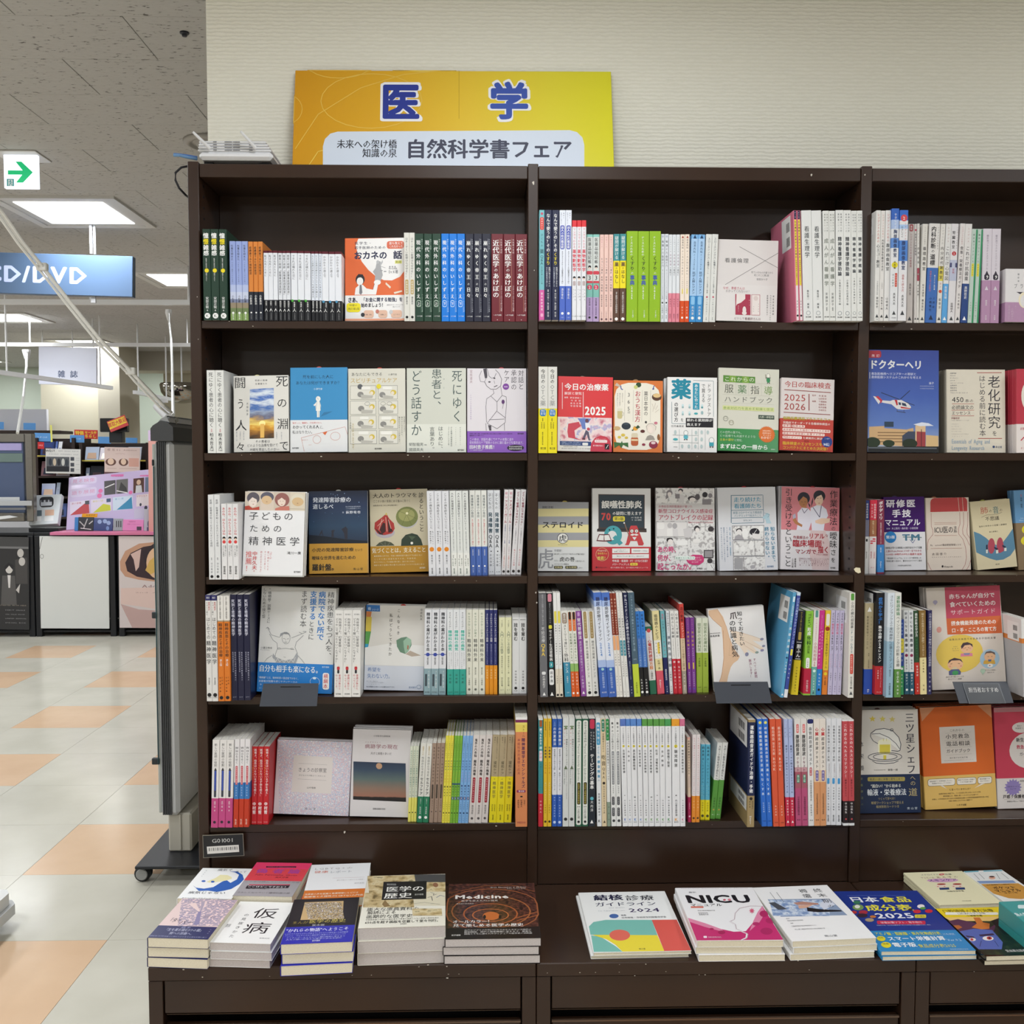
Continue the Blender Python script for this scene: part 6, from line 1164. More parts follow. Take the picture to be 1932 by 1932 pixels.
face('B5', [(1030, 297), (1703, 303), (1722, 1255), (1027, 1255)], 'cream cover with large vertical title and red rules, second shelf right bay', 'dcd4c4', '''
v 1582 365 985 150 2c2830 老化研究|h 1560 1620 1035 64 2c2830 を|v 1445 365 1070 78 3a343c はじめる前に読む本|r 1382 333 1665 341 a84840|r 1395 1088 1678 1096 a84840
h 1090 1230 645 84 2c2a30 450|h 1240 1345 660 44 3a383c 本の|h 1085 1345 735 52 3a383c 必読論文の|h 1085 1310 800 46 3a383c エッセンス|r 1090 692 1348 697 b05850|r 1085 765 1348 770 b05850|r 1085 830 1348 835 b05850
h 1070 1145 342 16 5a5c6c 主観年齢|h 1070 1135 370 15 5a5c6c クロック|h 1070 1165 398 15 5a5c6c サーチュイン|h 1070 1128 426 15 5a5c6c mTOR|h 1070 1225 455 15 5a5c6c GLP-1リングフル|h 1070 1150 483 16 5a5c6c 主要研究|h 1070 1150 512 16 5a5c6c 細胞老化|h 1070 1150 540 16 5a5c6c 血液学会|h 1070 1275 568 15 5a5c6c プロジェクトホールマーク
h 1080 1180 860 26 8a3c48 伊藤恭彦|h 1080 1288 885 10 6a6470 今井眞一郎研究者ワシントン大学|h 1080 1168 927 12 8a848c パブメドハント|h 1080 1170 955 12 8a848c モノサイタ|h 1080 1220 985 12 8a848c NMDブースター|h 1080 1198 1012 12 8a848c モノクローナル|h 1080 1285 1042 12 8a848c ヘテロクロニックパラビオ|h 1080 1215 1070 12 8a848c ヘルスケア
h 1082 1535 1125 70 88a4bc Essentials_of_Aging_and|h 1082 1470 1200 66 88a4bc Longevity_Research|e 1580 1188 14 14 2c4470|hm 1600 1680 1190 28 2c4470 羊土社''', Y=.02, t=.016, n=3, lean=4, rough=.15, label2='cream cover with vertical title')
face('B5', [(1845, 290), (2500, 290), (2500, 1250), (1845, 1250)], 'red cover with white lower part at right edge, second shelf', 'b83848', '''
B 920 1250 e6dcd8
e 1990 600 90 170 e0d8cc|h 1888 1975 975 34 c03848 読影の|l 12 c03848 1895,1110 1932,1070 1970,1110|h 1890 1975 1200 30 c05058 そこが''', Y=.0, t=.018, n=3, lean=2, label2='red cover at right edge')
face('C1', [(558, 128), (1248, 130), (1212, 1095), (525, 1092)], 'white cover with a strip of four drawn faces, third shelf left bay', 'eae9ea', '''
r 556 128 1248 343 cdbfae|r 735 130 885 343 d8c8b8|r 1075 130 1246 343 d8ccb8
e 650 205 72 68 5a545c|e 645 245 48 62 e8d8cc|p 5a545c 590,190 650,160 700,190 690,220 640,195 600,235|e 810 190 76 58 5c5a68|e 805 225 60 50 d8b890|e 980 220 84 80 94605a|e 975 238 46 56 e8d4c4|p 94605a 930,200 975,165 1020,200 1015,225 975,195 935,225|e 1160 205 72 58 dcd4c0|e 1160 240 66 50 d4b488|l 5 b8a890 1060,320 1240,325
p b84838 555,300 600,290 640,320 720,300 720,340 555,340|p c87868 900,320 960,300 1060,290 1065,340 900,342
l 4 6a5a54 630,240 640,240|l 4 6a5a54 655,240 668,240|l 4 8a6a5a 955,235 965,235|l 4 8a6a5a 985,235 997,235|e 650 275 8 4 b07868|e 978 275 8 4 b06a60|e 805 245 9 5 b08868|e 1158 258 9 5 b08868
h 590 1120 410 100 3a3a3e 子どもの|h 590 995 552 92 3a3a3e ための|h 578 1200 695 106 3a3a3e 精神医学
h 1035 1195 826 36 2c2c30 滝川一廣|vm 668 810 1020 58 d04040 中井久夫|h 650 672 1035 18 d04040 氏|v 600 805 1045 78 e07070 推薦！|v 850 800 900 26 d8888c 「ぼくが|v 820 805 1030 24 d8888c 若い頃だったら|v 785 805 1020 24 d8888c きっとそう言って|v 740 805 1060 24 d8888c 読んだだろうなぁ」
hm 1112 1188 1040 22 2c2c2c 医学書院|B 1078 1095 c8c8c4''', t=.02, n=2, lean=8, label2='white cover with four drawn faces')
face('C1', [(1292, 108), (1960, 118), (1968, 1047), (1295, 1058)], 'navy night-sky cover with ochre wrap, third shelf left bay', '1c3050', '''
B 712 1058 c8963c
m 1292 105 1968 690 night|p 141c28 1294,610 1480,630 1700,665 1965,690 1965,715 1294,712
p 2c2c38 1410,615 1440,560 1450,555 1448,580 1460,625 1452,625 1440,590 1420,622|p 2c2c38 1550,640 1555,560 1590,560 1575,590 1580,640|p 2c2c38 1665,550 1700,530 1705,545 1735,540 1735,660 1705,668 1695,600|e 1560 575 10 10 2c2c38|e 1712 535 12 12 2c2c38
e 1545 145 4 4 8aa8d0|e 1570 150 4 4 8aa8d0|e 1595 170 4 4 8aa8d0|e 1700 145 5 5 8aa8d0|e 1745 190 4 4 8aa8d0|e 1865 250 5 5 8aa8d0|e 1480 360 3 3 6a88b0|e 1560 370 3 3 6a88b0|e 1350 460 3 3 6a88b0|e 1860 410 3 3 6a88b0|e 1620 160 4 4 8aa8d0|e 1790 300 3 3 8aa8d0
hm 1338 1775 215 64 e0e4ec 発達障害診療の|hm 1338 1575 290 62 e0e4ec 道しるべ|h 1712 1885 298 16 b8c0d0 岡山市発達支援医療部長|h 1712 1885 320 16 b8c0d0 こども家庭発達センター|h 1672 1695 362 20 b8c0d0 著|hm 1712 1885 362 36 e0e4ec 荻野竜也
hm 1328 1805 785 48 3a3428 小児の発達障害診療|h 1815 1910 790 36 3a3428 という|hm 1328 1830 876 48 3a3428 曖昧な世界を進むための|hb 1330 1625 985 82 2c2820 羅針盤。|h 1795 1915 1003 30 4a4028 南山堂''', t=.016, slip=(.5, 'd8d8d0'), lean=7)
face('C2', [(88, 98), (728, 90), (745, 1005), (103, 1012)], 'beige cover with painted figs and limes and ochre wrap', 'c9bfa4', '''
B 720 1012 b8882c
hm 125 620 162 56 3a342c 大人のトラウマを|vm 665 130 570 56 3a342c 診るということ|h 132 545 225 32 4a443c こころの病の背景にある傷みに気づく|h 132 410 272 18 4a443c 編集青木省三村上伸治鷲田健二
e 508 430 115 100 b8b4b4|e 262 570 108 62 b0a8b0|e 505 400 122 112 787e48|e 500 380 90 70 9a9a60|l 3 5a6038 500,370 400,330|l 3 5a6038 500,370 450,490|l 3 5a6038 500,370 560,500|l 3 5a6038 500,370 610,420|l 3 5a6038 500,370 560,300|e 505 362 14 14 e0dcb0
p a83430 278,362 310,420 360,470 370,530 340,580 260,600 180,580 145,530 150,460 220,410|p 3c1c1c 240,460 265,470 270,560 230,590 205,540|p 3c1c1c 290,400 330,520 350,560 300,575|p 3c1c1c 150,520 200,560 250,600 200,590|l 6 d8b0a0 230,420 195,540|l 6 d8b0a0 250,430 180,500|l 6 d8b0a0 300,430 330,530|l 6 d8b0a0 270,400 285,560|e 276 368 10 14 c8b060
p 2c3a2c 440,720 445,650 490,600 560,582 620,600 660,650 680,718|p 4a5a44 520,610 600,620 560,660|q 545 678 572 705 e8e4d8|p 4a4e3c 160,718 200,680 260,662 330,680 370,715|l 3 8a8a74 265,665 265,715|l 3 8a8a74 210,680 250,715|l 3 8a8a74 320,680 290,715
hm 118 715 768 62 f0e8d0 気づくことは，支えること|h 140 675 828 18 e8dcb8 養育環境のひずみ、予測の精神疾患で薬だけでは治らない|h 140 630 862 18 e8dcb8 こころの病の背景を有する人、不登校児、|h 140 610 895 18 e8dcb8 気づいてほしい、その負担に寄り添い、変わりゆくために、|h 140 700 928 18 e8dcb8 時折と言う言葉に残る重さに向き合うトラウマを見つめる|hm 645 708 965 20 f0e8d0 医学書院''', t=.015, slip=(.5, 'c84040'), lean=7)
face('C3', [(92, 230), (668, 237), (665, 1005), (90, 1002)], 'grey and pale yellow striped cover with a circled tiger character', 'e4e4e2', '''
r 90 232 668 310 a4a4a8|r 90 308 668 395 e8dca0|r 90 395 668 488 a4a4a8|r 90 487 668 578 e8dca0|r 90 576 668 665 a4a4a8|r 90 660 668 735 e8dca0
hm 138 265 292 30 4a4a4c 國松淳和|hb 132 615 490 80 26262a ステロイド|h 358 390 553 30 26262a の|e 372 638 64 60 26262a|e 372 638 58 54 f0eee8|hm 328 418 640 82 26262a 虎|h 318 425 708 20 26262a notatora
hm 88 275 870 240 9a9a9e 虎|h 275 380 775 30 8a8a90 待望論！|h 275 635 815 20 3a3a40 最も新しいステロイド処方の入門書が誕生！|h 275 325 888 20 3a3a40 ただの|hm 335 510 872 56 2c2c30 虎の巻|h 515 635 893 20 3a3a40 に飽きなかった。|h 275 445 927 22 3a3a40 ステロイドの要諦は|q 272 945 375 978 3a3a34|h 280 368 962 26 e8dca0 初期量|h 380 395 965 22 3a3a40 と|q 400 945 538 978 3a3a34|h 408 530 962 26 e8dca0 投与期間|h 542 605 968 20 3a3a40 にあり！''', t=.012, slip=(.53, 'c0a850'), lean=6)
face('C3', [(712, 75), (1368, 82), (1383, 1003), (703, 998)], 'blackboard cover with a teal Q and red A and red foot', 'e6e5e3', '''
B 732 1003 c83c44
p 4a3c38 782,142 1302,152 1305,525 1328,550 1328,572 762,560 765,540 780,520|p 303e48 792,152 1292,160 1296,522 792,515|r 765 530 1326 545 2c2c30
hx 815 1275 262 90 eceae6 誤嚥性肺炎|hx 812 925 392 110 d04c48 70|hm 938 1272 360 44 eceae6 の疑問に答えます|q 945 392 1080 448 e8d84a|hm 958 1068 420 38 2c2c30 第2版|h 1150 1180 407 14 c8c8c8 編集|h 1190 1270 408 20 eceae6 西山耕一郎|h 1150 1180 434 14 c8c8c8 著|h 1190 1270 434 20 eceae6 山入高志
e 945 600 102 105 4aa0a8|e 935 605 52 52 e6e5e3|p 4aa0a8 940,630 975,600 1058,690 1015,718|e 905 542 9 9 1c3034|e 952 530 9 9 1c3034
p c84448 1150,497 1215,497 1225,520 1298,700 1285,720 1235,718 1220,668 1145,668 1125,715 1080,712 1095,690 1140,510|p e6e5e3 1165,625 1215,625 1190,660|e 1160 558 20 20 f0eee8|e 1212 558 20 20 f0eee8|o 1160 558 20 20 4 2c2024|o 1212 558 20 20 4 2c2024|e 1160 558 6 6 K|e 1212 558 6 6 K|p e6e0dc 1140,600 1165,585 1188,592 1210,585 1238,600 1210,612 1188,602 1165,612|l 10 8a6a58 1075,468 1148,665|e 1072 466 9 9 eceae6
p 6a2c34 755,665 785,588 842,590 900,588 932,668 842,672|p eceae6 768,655 792,598 840,602 838,660|p eceae6 845,602 895,598 918,655 848,660|l 3 6a2c34 842,595 842,665
o 820 815 72 72 3 f0d8a0|h 770 870 775 20 f0d8c0 呼吸器内科医|h 765 878 805 26 f0d868 金谷潤さん|hm 762 880 858 46 f0e070 推薦！|r 935 750 1138 803 f0eeea|h 985 1090 768 16 3a3a40 とろみをつけて|h 955 1120 786 18 3a3a40 治療した方がいい？|r 1155 752 1355 805 f0eeea|h 1175 1340 780 18 3a3a40 抗精神病薬への対応法|r 935 815 1357 862 f0eeea|h 975 1310 838 20 3a3a40 「食えなくていいから食べたい」と言われたら？
hm 935 1360 890 30 f4e8e8 呼吸器・看護師・PT・STなど必読！|hm 935 1135 928 26 f4e8e8 パワーアップした|q 1142 912 1228 942 f0d850|h 1155 1215 928 24 a02c30 第2版|h 915 1350 965 18 f0d0d0 新たな疑問に答え、全70項目を大幅リニューアル|h 765 875 958 20 2c2428 Kinpodo|e 752 958 9 9 2c2428''', t=.02, lean=5, rough=.25)
face('C3', [(1435, 72), (2096, 78), (2112, 990), (1432, 990)], 'manga-page cover in grey with pink title lines, third shelf', 'd4d0cf', '''
m 1436 72 2110 990 manga
r 1436 245 2100 440 d4d0cf|q 1450 85 1512 120 ece9e6|q 1450 130 1525 165 ece9e6|q 1445 185 1570 235 ece9e6|q 1745 90 1830 125 ece9e6|q 1860 85 1930 120 ece9e6
e 1590 130 34 34 8a8488|e 1590 145 24 26 ece4e0|p 8a8488 1560,120 1545,200 1580,180|p ece9e6 1600,170 1680,200 1660,240 1590,240|e 1715 105 26 24 3a3438|e 1712 120 20 22 ece4e0|p d8d4d4 1690,140 1760,160 1750,240 1690,240|e 1840 190 44 26 3a3438|e 1850 205 34 24 ece4e0|r 1655 140 1705 190 8a8488|e 1905 175 28 34 5a5458|e 1990 150 30 30 2c282c|e 2050 160 24 26 8a8488|r 1960 200 2060 260 8a8488
h 1465 1850 280 30 b86070 永寿総合病院看護部が書いた|hm 1462 2085 332 52 b84860 新型コロナウイルス感染症|hm 1462 2085 402 68 b84058 アウトブレイクの記録|h 1800 2085 458 20 b86070 編集代表高野ひろみ松田美智
r 1440 448 1790 615 e2dedc|l 3 5a5458 1440,448 1790,450 1785,615 1440,612 1440,448|q 1448 458 1530 530 ece9e6|e 1592 490 28 30 c0bcbc|e 1648 495 28 32 b0acae|p ece9e6 1560,525 1620,520 1625,610 1560,610|p d8d4d4 1625,530 1680,530 1690,610 1630,610|e 1900 525 32 34 2c282c|e 1905 540 24 26 ece4e0|p d0cccc 1745,530 1840,505 1850,610 1760,635|l 3 5a5458 1810,510 2100,500|e 2060 530 34 28 3a3438
l 3 5a5458 1440,625 1830,630 1830,740|e 1590 650 38 26 2c282c|e 1598 672 30 32 ece4e0|q 1672 652 1795 710 f0eeec|q 1855 640 1935 685 ece9e6|r 1980 760 2090 850 3a3438|r 1990 770 2080 840 9a9698
hb 1447 1700 755 72 d03c78 あの時、|hb 1447 1640 850 76 d03c78 何が、|hb 1447 1880 945 78 d03c78 起こったか。|p d03c78 1780,870 1800,835 1860,812 1960,815 1985,850 1980,890 1930,925 1850,925 1800,905|h 1815 1945 845 20 f4dce4 経験したから|h 1800 1955 870 20 f4dce4 伝えられることが|h 1840 1920 895 20 f4dce4 あります|q 1650 830 1880 868 e4f0e8|h 1655 1875 850 20 4a6a58 看護りたい私たち
e 2050 880 30 28 3a3438|p eceae8 2020,905 2085,910 2090,985 2015,985|l 4 3a3438 2060,920 2080,960|hm 1900 1960 965 20 2c2c2c 医学書院''', t=.014, slip=(.43, 'b04048'), lean=6)
face('C4', [(255, 70), (890, 68), (928, 967), (277, 975)], 'white cover with blue boxed title and three manga strips', 'dedee2', '''
r 405 152 755 158 3a7088|r 405 152 412 455 3a7088|r 748 155 768 452 dedee2|l 5 3a7088 755,155 767,455|l 5 3a7088 415,460 767,455|l 5 3a7088 410,318 760,315|l 5 3a7088 413,402 764,398
hm 435 740 203 56 3a98b8 走り続けた|hm 438 742 273 58 3a98b8 看護師たち|h 428 745 345 30 3a7890 新型コロナウイルス感染症|h 440 740 378 28 3a7890 パンデミックで起きたこと|h 540 640 430 24 4a6a78 あきにゆり
p b8d4e0 770,380 800,350 825,360 830,420 850,465 795,465 785,420 750,405|l 3 5a8aa0 770,350 830,370 810,400
m 418 488 770 640 manga|l 4 4a4448 418,488 768,485 768,638 422,640 418,488|e 494 540 34 26 26222a|e 494 560 30 34 e8e4e2|p a8a4a8 450,600 490,580 530,600 545,638 440,638|e 560 570 34 50 f0eeec|e 665 555 56 40 26222a|p e8e4e2 640,570 720,580 730,625 680,635 640,620|e 735 520 28 32 f0eeec|l 5 f0eeec 660,570 690,530
m 425 650 775 812 manga|l 4 4a4448 425,650 770,648 775,812 428,815 425,650|e 535 735 28 34 f0eeec|e 628 700 26 50 f0eeec|e 470 725 20 30 f0eeec|e 745 745 20 40 f0eeec|l 4 4a4448 665,650 670,812
m 430 825 782 968 manga|l 4 4a4448 430,825 780,822|l 4 4a4448 430,825 432,968|l 4 4a4448 545,828 548,968|r 440 835 535 960 a8a6a8|e 590 870 22 30 f0eeec|e 665 850 20 26 f0eeec|e 700 880 20 30 f0eeec|e 645 935 30 20 b0acb0
vm 870 500 905 50 3a88a8 知らないままで、|vm 805 500 860 52 3a88a8 終わらせない。|v 395 500 810 16 4a90b0 過労、恐怖、焦りと戦後、保健医療者|v 362 500 830 16 5a7898 その手で書き綴った看護の記録|v 330 500 880 16 5a7898 看護師たちは何を語ったか戸惑いの中で|v 300 500 855 16 5a7898 誰にでも言えない日々と向き合う
hm 805 878 932 22 3a70a0 医学書院''', t=.014, slip=(.47, 'b83c40'), n=2, lean=6, label2='white cover with manga strips')
face('C4', [(1000, 72), (1643, 70), (1628, 982), (990, 987)], 'pink cover with two drawn therapists and red slanted words', 'e4e0e4', '''
B 548 987 e2dde0
r 995 70 1645 548 d8848c
p e0c8c8 1320,545 1480,540 1540,700 1520,980 1340,980 1300,760
e 1245 195 68 68 2a2430|e 1240 235 48 62 b87c50|p 2a2430 1178,200 1210,140 1290,140 1312,200 1285,200 1240,175 1195,225|p 2a2430 1290,240 1318,270 1312,300 1295,260|p b87c50 1225,275 1275,270 1280,320 1220,320|p e8e4f0 1175,360 1225,300 1290,305 1335,350 1330,450 1300,548 1165,548 1180,470|p b87c50 1140,400 1178,460 1230,490 1225,515 1150,480 1122,440|p b8b4c8 1120,390 1150,365 1160,410 1130,430|l 6 5a5474 1225,310 1250,360 1290,310
e 1418 165 66 62 26242e|e 1412 205 48 66 f0cdb4|p 26242e 1355,160 1390,110 1450,108 1480,150 1470,215 1440,150 1390,175 1362,220|p 26242e 1352,170 1345,240 1325,300 1332,230|p f0cdb4 1385,250 1435,245 1440,300 1380,300|p e8e6f2 1320,300 1390,268 1445,270 1495,310 1515,380 1480,440 1465,548 1335,548 1325,430|p f0cdb4 1370,440 1440,410 1535,410 1530,455 1440,478 1375,465|l 7 4a4868 1345,290 1420,400 1440,272|l 5 5a4a48 1215,235 1232,238|l 5 5a4a48 1252,236 1268,234|l 5 5a4a48 1390,190 1408,192|l 5 5a4a48 1425,190 1440,186|e 1245 268 8 4 8a4a3a|e 1414 245 8 4 c07868
v 1575 95 490 92 2c2a2e 作業療法|v 1572 495 545 50 2c2a2e の|v 1570 555 740 88 2c2a2e 曖昧|v 1570 745 820 74 2c2a2e さ|v 1568 830 905 50 2c2a2e を|v 1076 90 960 84 2c2a2e 引き受けるということ
hm 1128 1298 630 38 a03848 作業療法の|hb 1298 1475 610 66 b02c3c リアル|h 1480 1515 600 34 a03848 な|hb 1120 1445 695 84 b02c3c 臨床場面|h 1450 1475 680 30 a03848 を|hb 1150 1385 785 56 a03040 マンガで|hb 1400 1525 760 80 b02c3c 描く|h 1380 1510 812 24 a03848 テキストの新境地
v 1152 860 960 22 3a3438 齋藤佑樹|v 1122 860 965 22 3a3438 上江洲聖|h 1190 1520 860 15 8a5060 作業療法士の役割は、コミュニケーションを|h 1190 1500 878 15 8a5060 通じて人々の生活を支えることです|h 1190 1510 896 15 8a5060 その曖昧さと可能性をひらく|h 1190 1520 914 15 8a5060 一つひとつの物語から描きます|h 1190 1515 932 15 8a5060 新しい臨床のかたち。|hm 1538 1592 954 20 2c2c2c 医学書院''', t=.018, n=3, slip=(.55, 'b83c40'), lean=5, label2='pink cover with two therapists')
face('C5', [(352, 172), (785, 178), (840, 988), (345, 988)], 'purple and white trainee doctor manual cover with blue disc', 'e2e0e2', '''
B 172 566 442068
hx 372 700 250 90 ece8f0 研修医|hx 435 655 360 90 ece8f0 手技|hb 358 755 460 84 ece8f0 マニュアル|h 375 418 525 18 d0c8e0 編集|h 435 730 525 26 e0d8ec 井上賀元・森永俊・小田宏樹
e 420 620 66 64 1c80c8|hb 368 470 620 38 e8f0f8 第3版|hx 555 760 625 96 4a7890 TM|l 8 5a7a78 560,620 775,630|l 6 5a6a98 640,650 675,690 700,650
hm 358 780 740 26 2c2c34 研修医が学べる研修医の必修手技をすべて収載|hm 358 780 776 26 a83048 上達のPoint,Pitfall,コツが一目でわかる|hm 358 780 812 26 c02c38 COVID-19時代のPPEの着脱を追加|h 358 780 855 22 2c2c34 「救急医マニュアル」シリーズで長年培った|h 358 785 886 22 2c2c34 "現場主義"の目から、要点を分かりやすく解説|h 495 660 937 18 3a3a44 大阪医師出版株式会社''', t=.016, lean=5, rough=.12, slip=(.3, '4a3a60'))
face('C5', [(815, 182), (1305, 187), (1330, 986), (845, 987)], 'cream ICU cover with red block at head and curved red lines', 'dccec0', '''
q 870 185 1290 340 b84040|r 870 240 1290 340 b84040|l 4 dccec0 1185,185 1200,340|l 4 dccec0 1233,185 1245,340
l 4 a05050 880,350 882,500 900,540 900,590 850,650 840,700 840,760|l 4 a05050 843,900 870,960 885,985|l 4 a05050 1205,350 1208,480 1190,530 1192,590 1240,650 1270,740 1280,850 1265,930 1230,985|l 4 a05050 1247,350 1250,480 1235,540 1240,590 1285,650 1315,720|l 4 a05050 1295,350 1295,490 1285,550 1290,600 1320,640|l 4 a05050 1328,880 1310,940 1280,985
hm 916 1130 540 82 3a3438 ICU医の|hm 1132 1176 520 40 3a3438 主|hm 1132 1176 558 40 3a3438 糸|l 3 b07060 916,460 1168,462|l 3 b07060 916,476 1168,478|l 3 b07060 918,602 1172,604
h 872 1225 708 24 5a4a4c By_system×重症患者管理レシピ|l 3 b07060 875,745 1228,747|h 885 1060 808 30 4a4044 太田啓介|h 885 1225 842 10 8a7a78 亀田総合病院集中治療科部長著者|hm 1030 1130 948 26 2c2428 Kinpodo|e 1010 945 11 13 2c2428''', t=.014, lean=5, slip=(.22, 'a06a4a'))
face('C5', [(1320, 235), (1762, 232), (1862, 985), (1402, 986)], 'beige cover with two red lungs on a blue wave, third shelf', 'd8cba8', '''
p 5a86a0 1362,560 1430,590 1500,640 1560,700 1620,730 1690,710 1750,640 1808,565 1835,790 1780,860 1700,895 1620,898 1540,870 1460,830 1388,790
e 1562 735 40 85 b04858|e 1660 735 38 85 b04858|p b04858 1620,760 1700,720 1705,800 1680,815|p 2c3048 1500,720 1518,715 1520,770 1500,770|p 2c3048 1590,745 1640,770 1625,790 1595,765|p 2c3048 1685,730 1728,755 1722,770 1690,760|r 1500 770 1520 810 e0dcd0|r 1615 785 1640 822 e0dcd0|r 1710 770 1735 805 e0dcd0
h 1430 1530 340 80 c86858 肺|h 1532 1568 350 40 6a5a54 の|h 1575 1645 345 84 4a7a80 音|h 1650 1688 350 40 6a5a54 の|h 1490 1650 435 50 4a4440 不思議|l 3 6a5a50 1450,412 1510,390 1620,395 1680,375
h 1418 1740 512 20 4a4440 指先に科学から紐解く肺聴診|h 1535 1640 580 16 4a4440 著工藤雅仁|hm 1608 1655 940 14 4a4440 南江堂''', t=.014, n=2, lean=6, slip=(.35, 'b0b060'), label2='beige cover with two lungs')
face('C5', [(1790, 100), (2420, 105), (2440, 1000), (1895, 1000)], 'blue and brown cover cut by the right edge, third shelf', '6a9cc8', '''
B 470 1000 8a7458
e 1990 545 85 60 e0d030|e 1985 670 85 60 e0d030|h 1872 1898 160 30 d05870 生|v 1890 180 300 24 2c3a50 病棟・戦略|h 1885 1932 415 14 d8e4f0 Handbook|h 1870 1932 440 18 d8e4f0 Ward''', t=.016, n=2, lean=5, label2='blue and brown cover')
face('D1', [(748, 80), (1587, 68), (1547, 1272), (672, 1277)], 'cover with a drawn sumo wrestler above a blue wrap, fourth shelf', 'e0dfdc', '''
B 942 1277 2c80cc
v 1515 105 870 82 3a3c40 精神疾患をもつ人を、|vb 1418 105 670 82 2c78c0 病院でない所で|vb 1325 105 440 78 2c78c0 支援する|v 1305 450 670 68 3a3c40 ときに|v 1220 105 530 76 3a3c40 まず読む本|v 830 100 500 42 3a3c40 "横綱級"困難ケースに|v 775 100 445 40 3a3c40 しないための技と型|h 728 860 780 28 6a6c70 小瀬古伸幸|h 725 830 803 12 8a8c90 Kose_Nobuyuki
l 5 8a8c90 810,550 850,630 945,655|l 5 8a8c90 830,620 870,690 915,720 920,780 895,850 890,900|l 5 8a8c90 1245,580 1185,610 1080,655|l 5 8a8c90 1215,620 1135,700 1120,760 1150,830|l 5 8a8c90 792,560 810,545 835,570|l 5 8a8c90 1165,585 1200,600|l 5 8a8c90 1210,575 1250,575|p 9a9ca0 945,655 955,610 1000,590 1050,600 1080,655 1070,640 1040,615 990,615 960,640|e 1018 602 24 12 8a8c90|o 1018 660 46 65 4 8a8c90|l 4 6a6c70 985,665 1010,668|l 4 6a6c70 1030,668 1050,664|l 4 6a6c70 1000,705 1030,704|l 3 8a8c90 1018,670 1012,690|o 938 778 14 8 3 8a8c90|o 1085 778 14 8 3 8a8c90|l 4 8a8c90 920,790 1010,775 1110,785|l 3 8a8c90 990,875 1015,877
p a4a6aa 870,840 900,880 1000,915 1100,890 1140,820 1160,860 1130,940 900,940 860,880|l 5 e0dfdc 880,900 900,935 920,890 945,935 970,905 995,938 1020,905 1050,938 1075,895 1100,932 1125,870|l 4 8a8c90 860,860 800,900 770,940|l 4 8a8c90 1160,860 1200,900 1230,940
hm 705 1425 1010 84 f0f4f8 自分も相手も楽になる。|hm 1432 1515 970 20 c8e0f4 医学書院|h 700 1175 1115 28 e0ecf8 "横綱級"とは、精神疾患の重症度ではなく、|h 700 1150 1155 26 e0ecf8 支援者が困難を感じやすいケースの|h 700 900 1195 26 e0ecf8 やり方を|h 700 880 1235 26 e0ecf8 いろいろと
q 1440 1035 1515 1225 f0ece8|vm 1475 1045 1215 50 c84448 横綱本|o 1350 1140 55 50 3 e0ecf8|e 1345 1100 20 14 e0ecf8''', t=.014, n=2, lean=6, label2='sumo wrestler cover')
face('D2', [(62, 268), (706, 262), (690, 1200), (20, 1204)], 'white cover with a green pebble and rainbow edge, fourth shelf', 'dad6cf', '''
B 932 1204 d0d4de
p d8844a 60,340 120,340 105,420 60,420|p d8c050 58,400 120,400 110,560 50,560|p 5a9a50 50,560 110,560 80,720 42,720|p 3a9ac0 42,700 80,700 60,930 30,930|r 60 268 210 338 2c6cb0|h 75 115 310 36 d8e8f4 看|h 122 195 318 24 d8e8f4 シリーズ
p e6e4e0 40,740 300,690 705,700 700,930 35,930
vm 412 290 600 34 3a3634 こんなとき|vm 325 350 830 36 3a3634 私はどうしてきたか|v 660 290 425 26 4a4a4c 中井久夫
p 6a8a74 388,650 440,620 500,608 550,640 555,700 520,770 485,798 430,780 395,720|p 98b8a0 465,655 510,612 552,640 548,690 520,770 485,790 470,720|p b06850 510,700 525,705 520,750 508,745|p b8a898 540,760 660,810 560,825 490,800
h 65 220 980 50 6a88b8 希望を|h 62 345 1050 58 6a88b8 失わない力。|h 52 185 1108 12 7a8090 他にない臨床が|h 52 255 1122 12 7a8090 ここにあるだけで言葉に|h 52 205 1142 12 7a8090 つつまれていく|hm 52 370 1168 18 5a6478 私は看護のためにこの言葉をかけてきた|h 528 608 1165 22 5a78a0 医学書院|o 640 1158 24 20 4 5a78a0''', t=.013, n=3, slip=(.62, 'c84038'), lean=7, label2='white pebble cover')
face('D4', [(155, 354), (752, 364), (857, 1275), (215, 1264)], 'cover drawing of a bare foot and hand with painted nails', 'e6e2e0', '''
p dcb898 165,365 260,358 320,450 355,560 385,680 430,800 500,905 480,940 430,970 400,1010 370,1100 350,1200 260,1200 300,1050 320,900 315,700 300,560 210,470 165,410
l 4 c89a7a 260,358 355,560 385,680 430,800 500,905|l 4 b88a6c 320,600 325,900 300,1080 250,1200|l 4 b88a6c 165,410 210,470 300,560
p ecd8c4 390,600 520,640 640,690 745,740 755,755 720,760 640,740 760,830 770,860 730,850 640,800 700,870 700,890 650,880 580,830 600,890 560,880 500,790 450,740|l 3 c8a488 390,600 640,690 750,740|l 3 c8a488 560,740 765,860|l 3 c8a488 520,760 700,890|l 3 c8a488 400,700 380,880 410,880 440,760
e 745 735 20 14 8a8aa0|e 765 812 18 12 8a8aa0|e 750 858 20 14 9088a8|e 692 875 20 13 90a098|e 580 885 20 22 8888a0
vm 512 405 790 62 2c2c30 知っておきたい|vb 430 405 490 78 3a2c30 爪|vm 435 495 905 70 2c2c30 の知識と病気|v 675 935 1155 30 9a5070 すべての疑問|v 625 940 1150 30 9a5070 解決します！|h 168 290 622 14 5a5a5e 聖路加国際病院皮膚科|hm 170 282 652 24 3a3a3e 東禹彦著''', t=.013, n=2, lean=7, label2='foot and hand cover')
